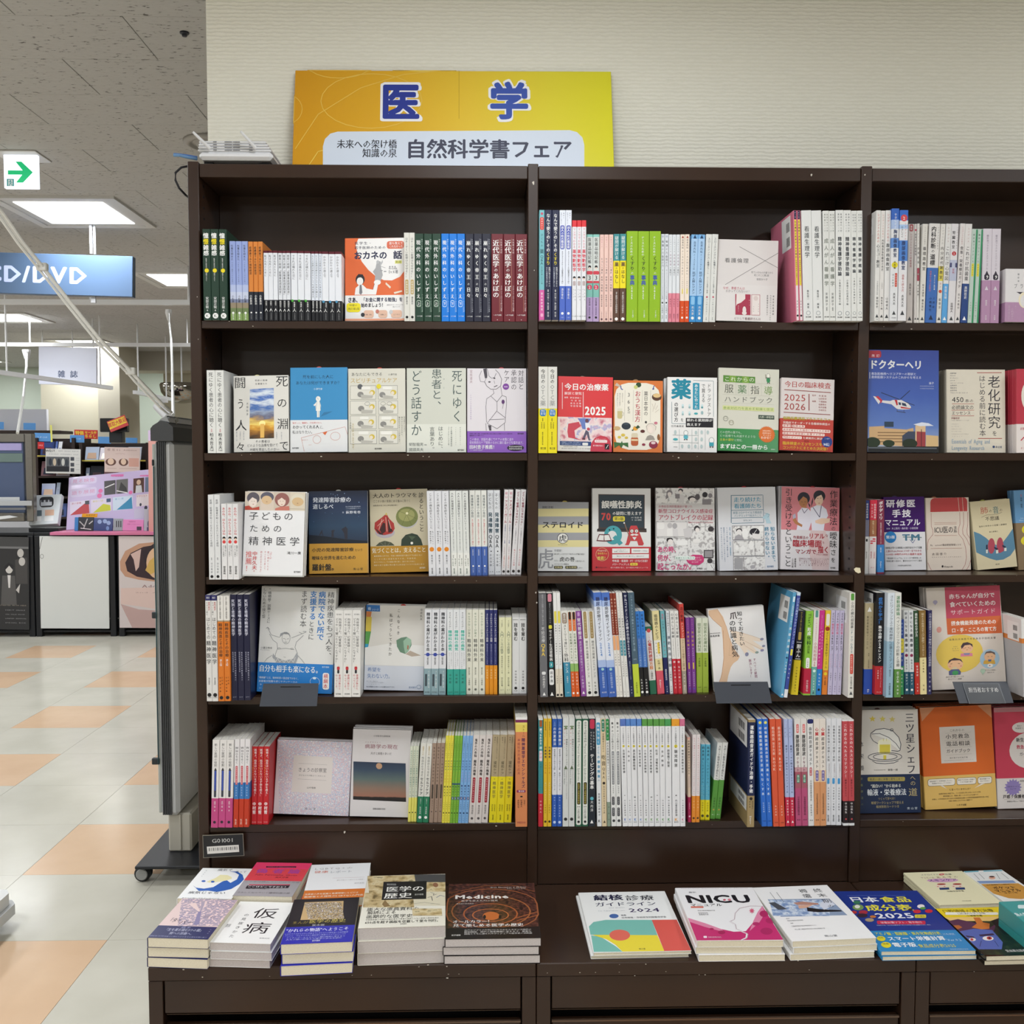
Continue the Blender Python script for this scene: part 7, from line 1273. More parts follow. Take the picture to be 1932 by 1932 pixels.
face('D5', [(828, 122), (1648, 130), (1742, 1278), (885, 1280)], 'pink and orange cover with three cartoon babies, fourth shelf right bay', 'ddd2c8', '''
p c04c62 1035,122 1650,130 1668,475 1052,478|p d0683c 1052,478 1668,475 1685,672 1065,660
hb 1082 1595 235 60 f0e4e4 赤ちゃんが自分で|hb 1090 1608 325 64 f0e4e4 食べていくための|h 1095 1612 415 62 ecd4d8 サポートガイド|hb 1105 1615 538 54 f0e8e0 摂食機能発達のための|hb 1112 1620 618 54 f0e8e0 口・手・こころの育て方
e 930 285 26 22 a8a0b8|p a8a0b8 904,290 930,320 956,290|e 970 600 28 34 d8988c
e 1200 880 268 215 e4c45c|h 1080 1615 720 26 4a4444 編集向井美惠千木良あき子田村文誉|h 1130 1180 800 14 6a6058 人中の|h 1110 1195 822 14 6a6058 成長を|h 1120 1195 845 14 6a6058 守にする
e 1545 955 112 108 a8c4d8
e 1282 820 72 60 e8b890|p 4a3a40 1215,800 1240,762 1290,755 1345,780 1352,815 1320,785 1260,790 1225,830|e 1250 825 10 8 e09880|e 1320 825 10 8 e09880|l 4 4a3434 1262,818 1275,818|l 4 4a3434 1295,818 1308,818|l 4 a04848 1275,842 1295,842|p d88098 1215,880 1345,880 1350,915 1210,915|p 8a88a8 1245,878 1320,878 1310,900 1255,900
e 1150 1000 90 68 e8b890|p 4a3a40 1065,990 1080,950 1140,925 1215,945 1240,985 1200,955 1110,955|l 5 4a3434 1095,995 1115,990|l 5 4a3434 1180,990 1205,995|e 1145 1050 30 22 d8c8a0|p 5a6088 1075,1075 1105,1055 1190,1055 1215,1085 1210,1118 1080,1118|e 1150 1095 36 26 4a9a60|e 1090 1020 12 9 e09880|e 1215 1020 12 9 e09880
e 1545 930 64 56 e8b890|p 6a5a58 1485,910 1500,875 1550,865 1600,885 1608,915 1570,890 1510,890|p d8a848 1480,970 1600,970 1610,1015 1470,1010|p 5a6a90 1525,962 1565,962 1560,985 1530,985|e 1550 1030 32 22 ece8e0|l 4 4a3434 1520,930 1535,930|l 4 4a3434 1560,930 1575,930|e 1545 1030 8 6 a04848
e 1465 1085 28 24 b8d0b8|p b8d0b8 1438,1090 1465,1130 1500,1090|h 1040 1250 1138 18 5a5450 自分の手で食べることを|h 1065 1225 1165 18 5a5450 覚えていく時期|h 1490 1620 1082 16 5a5450 子どもの発達に|h 1515 1600 1108 16 5a5450 合わせる''', t=.013, n=3, lean=6, rough=.12, slip=(.45, 'c0bc98'), label2='pink baby food cover')
face('E1', [(940, 380), (1772, 372), (1747, 1218), (868, 1222)], 'small square book with petal pattern and plain title panel, bottom shelf', 'dcd4d8', '''
m 940 372 1775 1225 petals
p dcd4cf 1118,552 1560,555 1540,972 1085,970
h 1165 1490 712 54 4a4648 きょうの診察室|h 1170 1478 776 20 4a4648 子どもたちが教えてくれたこと|l 2 8a8484 1170,642 1495,645|l 2 8a8484 1160,820 1485,823|h 1262 1365 914 24 4a4648 山中竜静|h 1230 1375 1152 28 6a6a78 南山堂''', t=.014, n=2, lean=8, label2='petal-patterned square book')
face('E2', [(-92, 237), (560, 232), (515, 1190), (-122, 1205)], 'white cover with a dark sunset seascape, bottom shelf', 'd9d4d4', '''
m -85 600 495 1022 dusk|e 200 640 34 34 c09878
h 135 325 308 22 5a5458 小林聡幸加藤敏編|h 40 220 380 18 8a5058 パトグラフィー|h 38 412 425 54 8a3448 病跡学の現在|h 105 340 502 32 4a4648 天才と病理のあいだ|hm 130 270 1112 22 3a3a40 金剛出版株式会社''', t=.016, n=3, lean=8, label2='white seascape cover')
face('E5', [(60, 125), (706, 122), (788, 1290), (50, 1298)], 'cover with three gold stars, a dome and a drip bag above navy wrap', 'd8d2ca', '''
B 858 1298 1c2c4c
s 225 228 38 16 5 d8c048|s 333 230 38 16 5 d8c860|s 437 235 38 16 5 d0c070
vm 640 160 860 100 3a3a44 三ツ星シェフ|v 680 870 990 80 b8a878 への|v 685 1010 1110 98 b8a878 道|v 95 450 850 50 3a3a44 体栄養|v 85 870 1230 26 7a8058 栄養療法の
p eceae4 215,400 260,350 350,338 440,365 510,440 535,520 520,590 480,560 350,450|l 7 3a3c4c 200,430 205,390 260,350 350,338 440,362 510,440 535,520 525,590 500,598 430,590|l 6 3a3c4c 215,400 300,395 400,440 480,510 520,570|l 6 3a3c4c 200,430 230,480 280,510|o 432 355 16 14 5 3a3c4c
q 280 460 425 640 ece8c8|r 298 520 415 620 d0c048|r 302 490 410 520 e8e4c8|r 340 640 372 690 d0c048|l 4 d0c048 340,450 340,480|l 4 d0c048 375,450 375,480|o 358 660 190 50 6 3a3c4c|o 360 658 135 34 6 3a3c4c|l 6 3a3c4c 215,705 260,730 360,738 460,728 510,705
h 230 365 808 12 7a746c 名古屋徳洲会総合病院|h 388 505 808 28 5a5650 東敬一朗
q 155 888 587 935 a89850|h 180 565 912 32 1c2c4c 輸液の1滴に栄養と愛をこめて|hm 190 545 988 44 e8e8e0 "面白い！"から始める|hm 145 608 1060 80 e8ecf0 輸液・栄養療法|h 272 490 1132 36 b8a878 つくって学べる！|h 190 580 1178 36 b8a878 輸液ワークショップで使える|h 248 525 1222 34 b8a878 輸液製剤カードつき|h 612 748 1242 30 c8d0d8 南山堂''', t=.014, n=3, lean=6, label2='three-star cover', slip=(.35, '5a4440'))
face('E5', [(755, 100), (1552, 97), (1633, 1253), (808, 1251)], 'orange cover with a square title panel and cream foot, bottom shelf right bay', 'd8682c', '''
B 878 1253 e0b868
p d8946c 755,100 925,100 780,255|p d8946c 1395,97 1552,97 1562,250
p d8cfc8 972,328 1368,326 1395,738 995,738
h 1088 1255 372 34 3a3434 これからの|hm 1040 1315 440 56 3a3434 小児救急|hm 1045 1325 522 58 3a3434 電話相談|hm 1050 1325 605 46 3a3434 ガイドブック|h 1088 1295 682 18 4a4444 福井聖子白石裕子著|h 1025 1360 710 10 6a6464 特定非営利活動法人小児救急医療サポートネットワーク
l 2 a09890 1040,400 1330,398|l 2 a09890 1030,484 1335,480|l 2 a09890 1035,565 1340,562|l 2 a09890 1050,648 1340,644
q 838 908 1152 990 5a4a38|q 842 912 1148 986 ece4d8|q 1168 910 1392 990 5a4a38|q 1172 914 1388 986 ece4d8|q 1408 910 1570 990 5a4a38|q 1412 914 1566 986 ece4d8|h 858 1130 935 18 3a3434 電話相談で一生懸命話したのに、|h 885 1110 960 18 3a3434 保護者がわかってくれない|h 1182 1375 935 18 3a3434 電話では症状の把握が|h 1205 1355 960 18 3a3434 できず知識を語る|h 1428 1548 935 18 3a3434 電話相談では|h 1435 1545 960 18 3a3434 何もできない
p ece4d8 980,988 1010,988 1060,1030|p ece4d8 1450,988 1490,988 1368,1035|h 1080 1340 1038 26 4a3c2c と言っていませんか？|h 962 1460 1080 18 5a4a34 医療従事者が電話でも、つい社会話と同じ対応になるのが常。|h 1010 1415 1108 18 5a4a34 電話相談には、理論に基づいたスキルが必要です|h 885 1550 1138 18 5a4a34 本書は、小児科認定を含む日本小児保健協会主催の小児救急電話相談研修を基に作成。|h 1075 1350 1165 18 5a4a34 初級の皆様にもおすすめの書籍です|hm 1165 1280 1215 22 4a3c2c へるす出版''', t=.016, n=3, lean=5, rough=.15, label2='orange title-panel cover')
face('E5', [(1585, 97), (2360, 97), (2400, 1240), (1640, 1243)], 'rose-pink cover with a white bubble at right edge of bottom shelf', 'c84058', '''
B 900 1243 dcd4d0
r 1585 97 2360 150 c88890|e 1990 590 225 205 e0d8d4|e 1900 330 105 60 e0d8d4|h 1850 1905 312 22 4a4448 電話の|h 1830 1920 338 22 4a4448 保護者へ|hb 1840 1975 470 50 3a3438 新生児|hb 1845 1975 550 50 c04058 救急電|hm 1880 1990 632 44 3a3438 ガイド|s 1808 1005 100 76 16 9080b8|h 1745 1880 995 20 2c2444 対応あるのにい|h 1775 1845 1022 20 2c2444 なんです|h 1885 1932 935 24 4a4448 保育|hb 1695 1985 1108 44 3a3438 戸惑う保護者に|h 1740 1980 1162 20 4a4448 保護者が安心して受けられる|l 2 8a8484 1710,1138 1932,1136''', t=.016, n=3, lean=5, label2='rose-pink bubble cover')

# ---------------------------------------------------------------- grey plastic book stops hooked over the shelf edge
m_stop = mat('3a3d45', .4)
def stop(crop, C, label, card=False):
	row = crop[0]; z = SZ[row]
	P = [cpx(crop, *c) for c in C]
	Yt, Yb = -.018, -.045
	tl, tr = at_y(*P[0], Yt), at_y(*P[1], Yt); br, bl = at_y(*P[2], Yb), at_y(*P[3], Yb)
	zt = (tl[1] + tr[1]) / 2; zb = (bl[1] + br[1]) / 2
	t = .002
	mb = MB()
	f = [(tl[0], Yt, zt), (tr[0], Yt, zt), (br[0], Yb, zb), (bl[0], Yb, zb)]
	b = [(x, y + t, z_ + .0005) for x, y, z_ in f]
	mb.add(f + b, [(3, 2, 1, 0), (4, 5, 6, 7), (0, 1, 5, 4), (1, 2, 6, 5), (2, 3, 7, 6), (3, 0, 4, 7)], m_stop)
	o = mb.obj('book_stop'); tag(o, label, 'book stop', 'grey book stops')
	xm = (tl[0] + tr[0]) / 2; wd = (tr[0] - tl[0])
	# tongue resting on the shelf and riser up to the sloping face
	s = MB().box(xm - wd * .3, xm + wd * .3, -.016, .03, z + .0003, z + .0016, m_stop).box(xm - wd * .3, xm + wd * .3, -.0175, -.016, z + .0003, zt - .001, m_stop)
	s.obj('tongue', o)
	k = .14
	yy = Yt + (Yb - Yt) * k - .0002; zz = zt + (zb - zt) * k
	MB().box(xm - wd * .18, xm + wd * .18, yy - .0004, yy, zz - .0012, zz + .0012, mat('101114', .7)).obj('slot', o)
	if card:
		Cc = [cpx(crop, *c) for c in card[0]]
		q = [at_y(*Cc[0], Yt - .003), at_y(*Cc[1], Yt - .003), at_y(*Cc[2], Yb - .003), at_y(*Cc[3], Yb - .003)]
		ys = [Yt - .003, Yt - .003, Yb - .003, Yb - .003]
		f = [(a[0], y, a[1]) for a, y in zip(q, ys)]; b = [(x, y + .001, z_) for x, y, z_ in f]
		mc = MB(); mc.add(f + b, [(3, 2, 1, 0), (4, 5, 6, 7), (0, 1, 5, 4), (1, 2, 6, 5), (2, 3, 7, 6), (3, 0, 4, 7)], mat('5c5f64', .25))
		co_ = mc.obj('sign_card'); tag(co_, 'grey card reading 担当者おすすめ on the book stop below the baby cover', 'sign card')
		T = MB(); T2 = MB()
		cx = sum(v[0] for v in f) / 4
		x0, x1 = min(f[0][0], f[3][0]) + .004, max(f[1][0], f[2][0]) - .004
		ins = [tuple(Vector(v).lerp(Vector((cx, (f[0][1] + f[3][1]) / 2, (f[0][2] + f[3][2]) / 2)), .05) + Vector((0, -.0004, 0))) for v in f]
		T2.add(ins, [(3, 2, 1, 0)], mat('303236', .3))
		T2.obj('card_face', co_)
		put_h(T, card[1], x0 + .006, x1 - .006, 0, .0115, 0, mat('e6e4e2'), 1, 2)
		zc, yc = f[0][2] - (f[0][2] - f[3][2]) * .33, Yt - .003 + (Yb - Yt) * .33 - .0009
		sl_ = (Yt - Yb) / (zt - zb)
		T.v = [(x, yc + z_ * sl_, zc + z_) for x, y, z_ in T.v]
		T.obj('lettering', co_)
stop('D1', [(765, 1145), (1395, 1150), (1375, 1400), (722, 1410)], 'dark grey book stop in front of the sumo cover')
stop('D4', [(208, 1150), (810, 1157), (857, 1390), (245, 1385)], 'dark grey book stop in front of the foot and hand cover')
stop('D5', [(1125, 1180), (1740, 1180), (1815, 1420), (1200, 1420)], 'dark grey book stop under the baby cover, carrying a card', ([(1235, 1195), (1648, 1195), (1730, 1422), (1310, 1425)], '担当者おすすめ'))

# shelf code plate hung on the left bay
P = [cpx('T1', *c) for c in [(503, 72), (848, 58), (857, 245), (510, 265)]]
Yp = -.012
q = [at_y(*p, Yp) for p in P]
pl = MB(); f = [(a[0], Yp, a[1]) for a in q]; b = [(x, y + .002, z_) for x, y, z_ in f]
pl.add(f + b, [(3, 2, 1, 0), (4, 5, 6, 7), (0, 1, 5, 4), (1, 2, 6, 5), (2, 3, 7, 6), (3, 0, 4, 7)], mat('7a7468', .4))
po = pl.obj('shelf_plate'); tag(po, 'small black shelf plate with code G01001 and a barcode, hanging below bottom shelf', 'shelf plate')
MB().box(q[0][0] + .03, q[0][0] + .034, Yp + .002, .0035, (q[0][1] + q[3][1]) / 2, (q[0][1] + q[3][1]) / 2 + .006, M_DARK).obj('hook', po)
A = Art([(503, 72), (848, 58), (857, 245), (510, 265)], 1, 1); A.w, A.h = 1, 1
A.run('p 1b1b1d 508,77 843,63 852,241 515,260|h 582 762 115 46 c8c6c2 G01001|p d8d4ce 540,168 810,152 815,212 545,230')
for i in range(34):
	if (i * 7) % 5 < 3:
		x = 556 + i * 7.2
		A.run('p 1b1b1d %f,%f %f,%f %f,%f %f,%f' % (x, 180 - (x - 556) * .06, x + 4, 180 - (x - 556) * .06, x + 5, 206 - (x - 556) * .06, x + 1, 206 - (x - 556) * .06))
w_ = (q[1][0] - q[0][0] + q[2][0] - q[3][0]) / 2; h_ = (q[0][1] - q[3][1] + q[1][1] - q[2][1]) / 2
pts = []
for (u, y, v) in A.mb.v:
	U, V = u + .5, v
	x = (q[0][0] * V + q[3][0] * (1 - V)) * (1 - U) + (q[1][0] * V + q[2][0] * (1 - V)) * U
	z_ = (q[0][1] * V + q[3][1] * (1 - V)) * (1 - U) + (q[1][1] * V + q[2][1] * (1 - V)) * U
	pts.append((x, Yp + y, z_))
A.mb.v = pts
A.mb.obj('printing', po)
# ---------------------------------------------------------------- books lying on the display base
rA = flat('T1', [(300, 605), (775, 622), (590, 952), (55, 940)], 3, 1197, 'pink cover with an engraved tree and navy wrap, front left stack', 'e2c8c4', '''
B 848 955 24265a
m 300 605 778 848 tree|p e6ccc8 360,655 420,645 470,720 455,725|p e6ccc8 500,650 520,645 485,720|p a89aac 470,640 500,640 480,720 470,725|p 8a80a4 455,725 480,722 485,835 435,840
hm 205 325 800 40 3a2c44 「タイ|hm 310 430 818 36 3a2c44 バー|hm 505 625 770 28 5a4a64 シティ」|h 330 425 860 16 a8a8d0 読め
h 190 535 880 24 c8c8e0 「生を業お掴む3つの鍵」|h 240 460 908 22 c8c8e0 開への旅路へ。|h 75 200 928 10 a8a8c8 医療者が描く命の物語|h 200 580 935 9 a8a8c8 他者との関わりから生きる意味を問い直す|v 585 870 915 10 c8c8e0 長嶺亮''')
rB = flat('T1', [(785, 630), (1285, 645), (1103, 992), (588, 980)], 3, 1192, 'white cover with huge thin black title 仮病, front row', 'f0efec', '''
h 915 1140 740 96 26262a 仮|h 850 1085 865 100 26262a 病|v 815 735 950 44 3a3a40 の見抜きかた|h 700 740 845 30 6a6a70 國松淳和|h 1000 1090 948 10 9a9a9e 金原出版''', page=M_PAGEG)
rC = flat('T1', [(1320, 612), (1862, 600), (1752, 968), (1105, 1003)], 3, 1272, 'black and blue cover with a mosaic picture, front row', '17151a', '''
B 850 1003 2a2ca8
p c8a878 1402,640 1725,632 1690,790 1325,800|m 1395 645 1705 790 mosaic
h 1250 1390 822 26 9a8848 まんが|hm 1400 1715 808 34 b8a858 医学の歴史|h 1415 1525 843 18 c8c8c8 茨木保
hm 1188 1730 880 32 dcdcf4 "かれらの物語"へようこそ|h 1170 1720 908 12 b8bce8 ヒポクラテスからメディチ家までレオナルドの夢を追った近代医学|h 1165 1700 924 12 b8bce8 アンドレ・ヴェサリウスと解剖学の革命ウイリアムハーベイ|h 1175 1690 940 12 b8bce8 ナイチンゲールとエジソン野口英世に至るまで|h 1170 1660 954 12 b8bce8 人々の想いが生んだ医学の歩みを読む|hm 1395 1465 968 14 dcdcf4 医学書院''')
flat('T2', [(345, 408), (992, 388), (950, 818), (205, 840)], 3, 1152, 'thick cover with old maps and drawings around a black title block', 'ddd6c4', '''
B 655 840 e6e2d4
m 335 395 992 560 parch|m 268 560 700 680 parch|r 700 548 985 665 d8d0b8|r 735 392 992 465 4a4a4c|p 8a7048 430,655 460,620 500,670 450,678
p 17161a 470,462 830,455 808,610 432,620|r 495 478 570 494 8a8a88|h 500 565 486 14 17161a 図説|hm 480 805 525 48 e8e6e0 医学の|hm 455 695 583 50 e8e6e0 歴史|h 715 790 573 16 c8c8c0 坂井建雄
e 900 490 22 20 8a6048|l 4 3a3a44 850,555 880,565 870,580 900,570|l 5 4a5a84 895,600 930,580 965,590|l 5 3a3a40 820,600 855,590 860,625|l 3 4a4a4c 700,650 790,640 920,655
h 300 740 693 30 2c2a28 膨大な原典資料の|h 300 545 722 28 2c2a28 解読による|h 285 680 750 30 2c2a28 画期的な医学史|m 680 690 930 745 parch|h 280 900 770 10 4a4844 学校医学者の古典から教科書まで貴重な図版とともに医学の歴史を語る|hm 272 912 790 22 2c2a28 650点を超す図版を収載して堂々刊行。|h 565 620 808 10 3a3834 医学書院''', page=M_PAGEG)
flat('T2', [(990, 475), (1716, 463), (1757, 922), (958, 930)], 3, 1140, 'dark cover with orange rings of an anatomy theatre, right of left bay stacks', '2a1d1b', '''
m 985 463 1745 930 theatre
o 1340 735 225 85 12 a85c34|o 1345 715 330 130 12 a06038|o 1350 695 420 175 12 985838|o 1340 745 150 50 10 b86a3c|e 1345 752 70 34 c06a34|l 10 a86038 1560,790 1740,745|l 10 a86038 1550,770 1730,720|l 8 8a5030 985,560 1300,490 1560,490 1715,545
e 1130 600 14 16 2a1818|e 1250 590 12 14 2a1818|e 1480 640 12 14 2a1818|e 1600 690 14 16 2a1818|e 1200 560 12 14 2a1818|e 1290 760 12 16 1c1414|e 1420 760 12 14 1c1414
B 845 930 1a1416|p 1a1416 960,850 1750,835 1757,922 958,930
hx 1040 1500 590 44 e8e2dc Medicine|h 1095 1405 626 16 d8d0c8 医学を変えた70の発見|h 1340 1645 505 14 e0d8d0 Great_Discoveries_in_Medicine|h 1480 1640 518 10 c8c0b8 William_and_Helen_Bynum|h 1055 1200 652 12 c8c0b8 鈴木晃仁鈴木実佳
hm 1022 1360 798 26 f0ece8 オールカラー！|hm 1025 1615 826 26 f0ece8 見て楽しめる医学の歴史|h 1120 1680 862 12 d8d4d0 古代エジプトの外科パピルスからルネサンス時代の|h 1120 1680 876 12 d8d4d0 解剖図版、現代の最新機器に至るまで、豊富な|h 1120 1685 890 12 d8d4d0 図版とともに語られるヴィジュアル医学史の決定版|hm 1015 1090 902 12 e8e4e0 医学書院''', page=M_PAGEG)
flat('T3', [(178, 362), (885, 348), (1092, 832), (285, 848)], 2, 905, 'white cover with teal, yellow and red shapes titled 2024', 'f0f0ee', '''
p 7abcb0 260,650 300,615 400,598 778,598 820,718 560,720 270,715|p 7abcb0 275,720 350,730 470,800 525,840 290,842|p ecd83c 285,716 820,718 868,835 525,840 470,790 400,750|p dc5a50 778,598 985,596 1090,830 868,835|e 510 718 85 42 e06a5a
hx 300 545 408 52 2c2c48 結核|hm 560 800 410 50 3a3c44 診療|hm 312 820 465 38 3a3c58 ガイドライン|hm 590 850 516 44 3a2c58 2024|e 468 567 38 18 4a6aa8|h 525 570 560 12 4a4a5c 編集|h 528 900 577 14 3a3a44 日本結核・非結核性抗酸菌症学会|h 425 560 497 10 a8b0b8 2024_Guideline|h 340 560 522 10 a8b0b8 for_Tuberculosis_care|h 660 715 820 12 4a4430 南江堂''', jit=.008)
flat('T3', [(965, 322), (1600, 320), (1832, 745), (1120, 752)], 3, 920, 'white and magenta NICU manual cover with an outlined baby head', 'f2f0f1', '''
p c83070 1062,578 1200,620 1330,665 1430,685 1530,680 1600,610 1640,530 1680,480 1832,742 1120,750|p e088a8 1062,578 1200,620 1330,665 1360,690 1200,650 1075,610|p e088a8 1640,530 1680,480 1700,540 1650,610 1560,680 1600,600|e 1690 545 36 26 b02860|e 1740 600 40 22 b02860|e 1620 625 30 14 b83068|e 1330 690 30 14 a82458|e 1250 665 18 8 a82458|e 1700 680 50 26 b02860
l 14 c8b8bc 1690,482 1580,480 1490,500 1450,540 1440,590 1405,605 1445,630 1450,665 1540,700 1530,730 1490,745|l 7 f4f0f2 1690,480 1580,477 1487,497 1446,540 1436,590 1402,602 1440,628 1446,665 1535,700 1525,730 1485,745
hx 1050 1590 420 92 1a1720 NICU|hm 1085 1350 473 26 2c2830 マニュアル|q 1090 484 1195 498 d87868|h 1075 1140 364 14 8a8a90 最新|e 1370 430 12 7 d05068|e 1410 428 14 8 e08090|h 1015 1560 328 6 b8a8b0 Neonatal_Intensive_Care_Manual|h 1145 1290 520 10 6a6468 新生児医療連絡会代表|h 1150 1230 540 10 6a6468 監修楠田聡|h 1155 1235 553 10 6a6468 編著者代表|s 1592 522 26 12 8 d86080|q 1178 718 1206 733 f4e4ec|h 1215 1325 727 10 f4dce8 金原出版株式会社''')
flat('T4', [(-105, 381), (465, 357), (798, 762), (145, 785)], 3, 930, 'white cover with a photo of hands over water, middle bay', 'f4f3f2', '''
p 8a9cb8 8,478 480,472 605,600 92,612|m 20 482 470 606 water|p b88878 200,505 270,495 390,508 395,520 230,522|p d8a890 235,525 350,520 300,545 240,550|p 15151a 300,540 400,555 560,562 570,572 380,578 302,570|p d8dce8 400,520 440,480 480,475 520,520 430,560|p 4a5058 12,505 80,560 150,555 60,500|l 3 4a4a50 30,420 80,500|l 3 4a4a50 80,420 130,500
h 358 430 405 34 3a3a40 終|h 390 462 445 30 3a3a40 末|h 420 495 490 34 3a3a40 期|h 455 515 530 26 3a3a40 の|h 250 315 410 34 4a4a50 褥|h 275 345 450 34 4a4a50 瘡
h 130 158 626 8 6a6a70 監修|h 135 260 640 9 6a6a70 真田弘美東京大学大学院|h 158 180 660 8 6a6a70 編集|h 160 360 678 9 6a6a70 三浦由佳須釜淳子国立長寿医療研究センター|h 180 420 700 9 6a6a70 仲上豪二朗田中秀子石川県立看護大学|h 398 502 748 14 5a5a60 南山堂''')
rD = flat('T4', [(520, 405), (1130, 405), (1567, 850), (805, 866)], 2, 935, 'deep blue food table cover marked 2025 with light blue band', '22388c', '''
B 716 866 2c88c4
l 3 6a80c8 620,442 1050,445|hb 632 850 478 50 f0f0f4 日本|hb 862 1090 478 50 ece040 食品|hb 748 1105 545 54 ece040 成分表|hb 820 1115 606 54 f0f0f4 2025|q 1120 598 1208 624 d8c840|h 1135 1195 611 18 3a3430 八訂|q 825 645 1200 672 c83050|h 850 1175 658 16 f4dce4 栄養計算ソフト・電子版付|h 815 1240 678 8 c8cce8 文部科学省「日本食品標準成分表2020年版(八訂)増補2023年」準拠
e 695 540 42 24 7a9a58|e 690 535 20 14 e8e8e0|e 730 580 34 16 a83040|e 660 580 22 12 c03838|e 720 605 40 16 3a2434|e 770 640 34 14 b09878|e 690 500 28 14 3a7858|e 1140 575 30 14 d03040|e 1230 572 30 14 d03040|e 1170 535 28 16 f0e8e8|e 1185 550 22 10 5a9a48|e 1090 560 16 10 3a3034|e 800 615 24 10 c87838
hm 785 1310 740 24 e8e040 アミノ酸・脂肪酸・炭水化物成分表|h 1325 1420 742 14 d8e8f4 にも対応|e 832 778 34 18 e8d830|e 860 822 40 20 e8d830|h 812 850 772 12 3a3430 特典|h 835 885 815 12 3a3430 特典|hb 880 1340 775 32 f0f4f8 スマート栄養計算|h 1350 1465 782 20 d8e8f4 Ver.9.2|hb 910 1100 820 32 f0f4f8 電子版|h 1110 1415 824 26 ece060 食品成分表2025|h 1360 1510 845 8 c8dcec 医歯薬出版株式会社''')
rE = flat('T4', [(1285, 540), (1800, 525), (2155, 885), (1608, 897)], 2, 975, 'yellow and black cover with a scowling blue painted face', '1c1812', '''
m 1285 600 2155 897 forest|p ecd028 1285,540 1800,525 1880,600 1345,612|p f0c878 1345,612 1880,600 1930,650 1990,720 1800,640 1500,640 1390,640
p 5a3450 1370,640 1450,625 1560,650 1690,690 1740,660 1700,740 1440,720|p 5868b0 1430,720 1560,700 1700,710 1760,800 1740,850 1560,850 1480,770|p d07838 1570,612 1620,612 1640,650 1690,660 1680,700 1620,705 1545,690 1590,660|p b86838 1400,675 1450,672 1475,690 1430,705|e 1655 772 42 16 ece4e0|e 1665 770 20 12 c04040|e 1666 770 8 6 2c1c1c|e 1535 780 26 12 ece4e0|e 1530 780 12 9 c04040|p 3a2c4c 1590,745 1700,735 1710,748 1600,758|p 3a2c4c 1490,750 1550,760 1555,770 1495,762|l 4 3a3c70 1600,790 1580,830|l 4 3a3c70 1700,790 1720,830
p 1c1a1c 1700,640 1760,620 1790,600 1830,650 1870,620 1900,680 1880,760 1780,740
h 1335 1740 560 30 4a4020 口腔領域の漢方治療|q 1358 570 1768 592 f4f0e0|h 1450 1670 580 16 4a4020 口腔漢方を学ぶ会編|h 1520 1645 598 14 3a3420 小澤夏生著|h 1765 2000 860 18 e0dcd8 医歯薬出版株式会社''', rough=.12)
# back row, on the deeper part of the base
flat('T1', [(480, 348), (912, 356), (782, 612), (300, 606)], 3, 0, 'white cover with a blue crescent wave, back left stack', 'f2f2f1', '''
p 2c60b4 420,500 450,520 520,528 600,515 665,470 700,455 740,480 790,450 800,410 760,388 715,382 780,380 830,410 850,450 820,490 760,530 700,545 640,555 560,545 480,548|p e8e0b0 530,470 600,440 640,410 700,412 740,430 745,445 700,460 640,470 560,478|e 505 465 18 8 2c60b4|e 585 470 16 8 2c60b4|h 612 740 368 22 4a4c54 病気で|h 765 860 385 20 4a4c54 あって|hm 390 720 562 22 4a4c54 病気じゃない|h 340 680 606 10 6a6c74 あなたに知ってもらいたいこと|v 500 365 430 12 6a6c74 尾上泰彦''', behind=rA, jit=.001)
flat('T1', [(945, 282), (1425, 290), (1292, 592), (780, 582)], 3, 0, 'red cover with silver-grey wrap, tallest stack in the back row', 'e04a54', '''
B 455 592 a8a4a8
p e8406c 945,282 1425,290 1400,350 910,345|r 1030 320 1290 333 3a2030|h 1040 1280 327 9 c07088 WHAT_IS_PERSONALITY|hb 930 1350 368 42 b04898 偽者論|hm 945 1310 402 18 8a3048 Fake_Personality_Ghosts|h 1120 1235 425 14 8a2c38 尾久守侑|h 860 1340 466 14 8a8688 この本は読んでいけば不思議
r 905 487 1258 494 c83850|p 2c2830 890,498 1258,496 1245,520 880,522|hm 895 1245 509 16 e8e4e8 ここはどこですかと？|h 885 1090 525 8 3a3438 解離と憑依する医療者たち|h 810 1270 560 14 7a7678 さみしくなっていく精神科医の話''', behind=rB, jit=.001)
flat('T1', [(1440, 325), (1958, 302), (1872, 595), (1320, 612)], 3, 0, 'white LGBTQ+ cover with orange band, right end of back row', 'f3f3f4', '''
B 535 612 d87830
h 1465 1800 355 22 b0a8a8 LGBTQ+の|h 1455 1580 388 22 d8705a 健康|h 1590 1785 385 22 9aa0a8 レポート|l 3 c8a8a8 1605,440 1880,432|h 1640 1880 455 10 b8b0b0 誰もが安心して受けられる医療へ|h 1785 1870 483 10 9a9498 田中吉田|hm 1350 1810 568 14 f4e4d0 当事者の声を医療と看護現場にとどける|hm 1345 1845 588 14 f4e4d0 医療者と多様性のLGBTQ+入門書''', behind=rC, jit=.001)
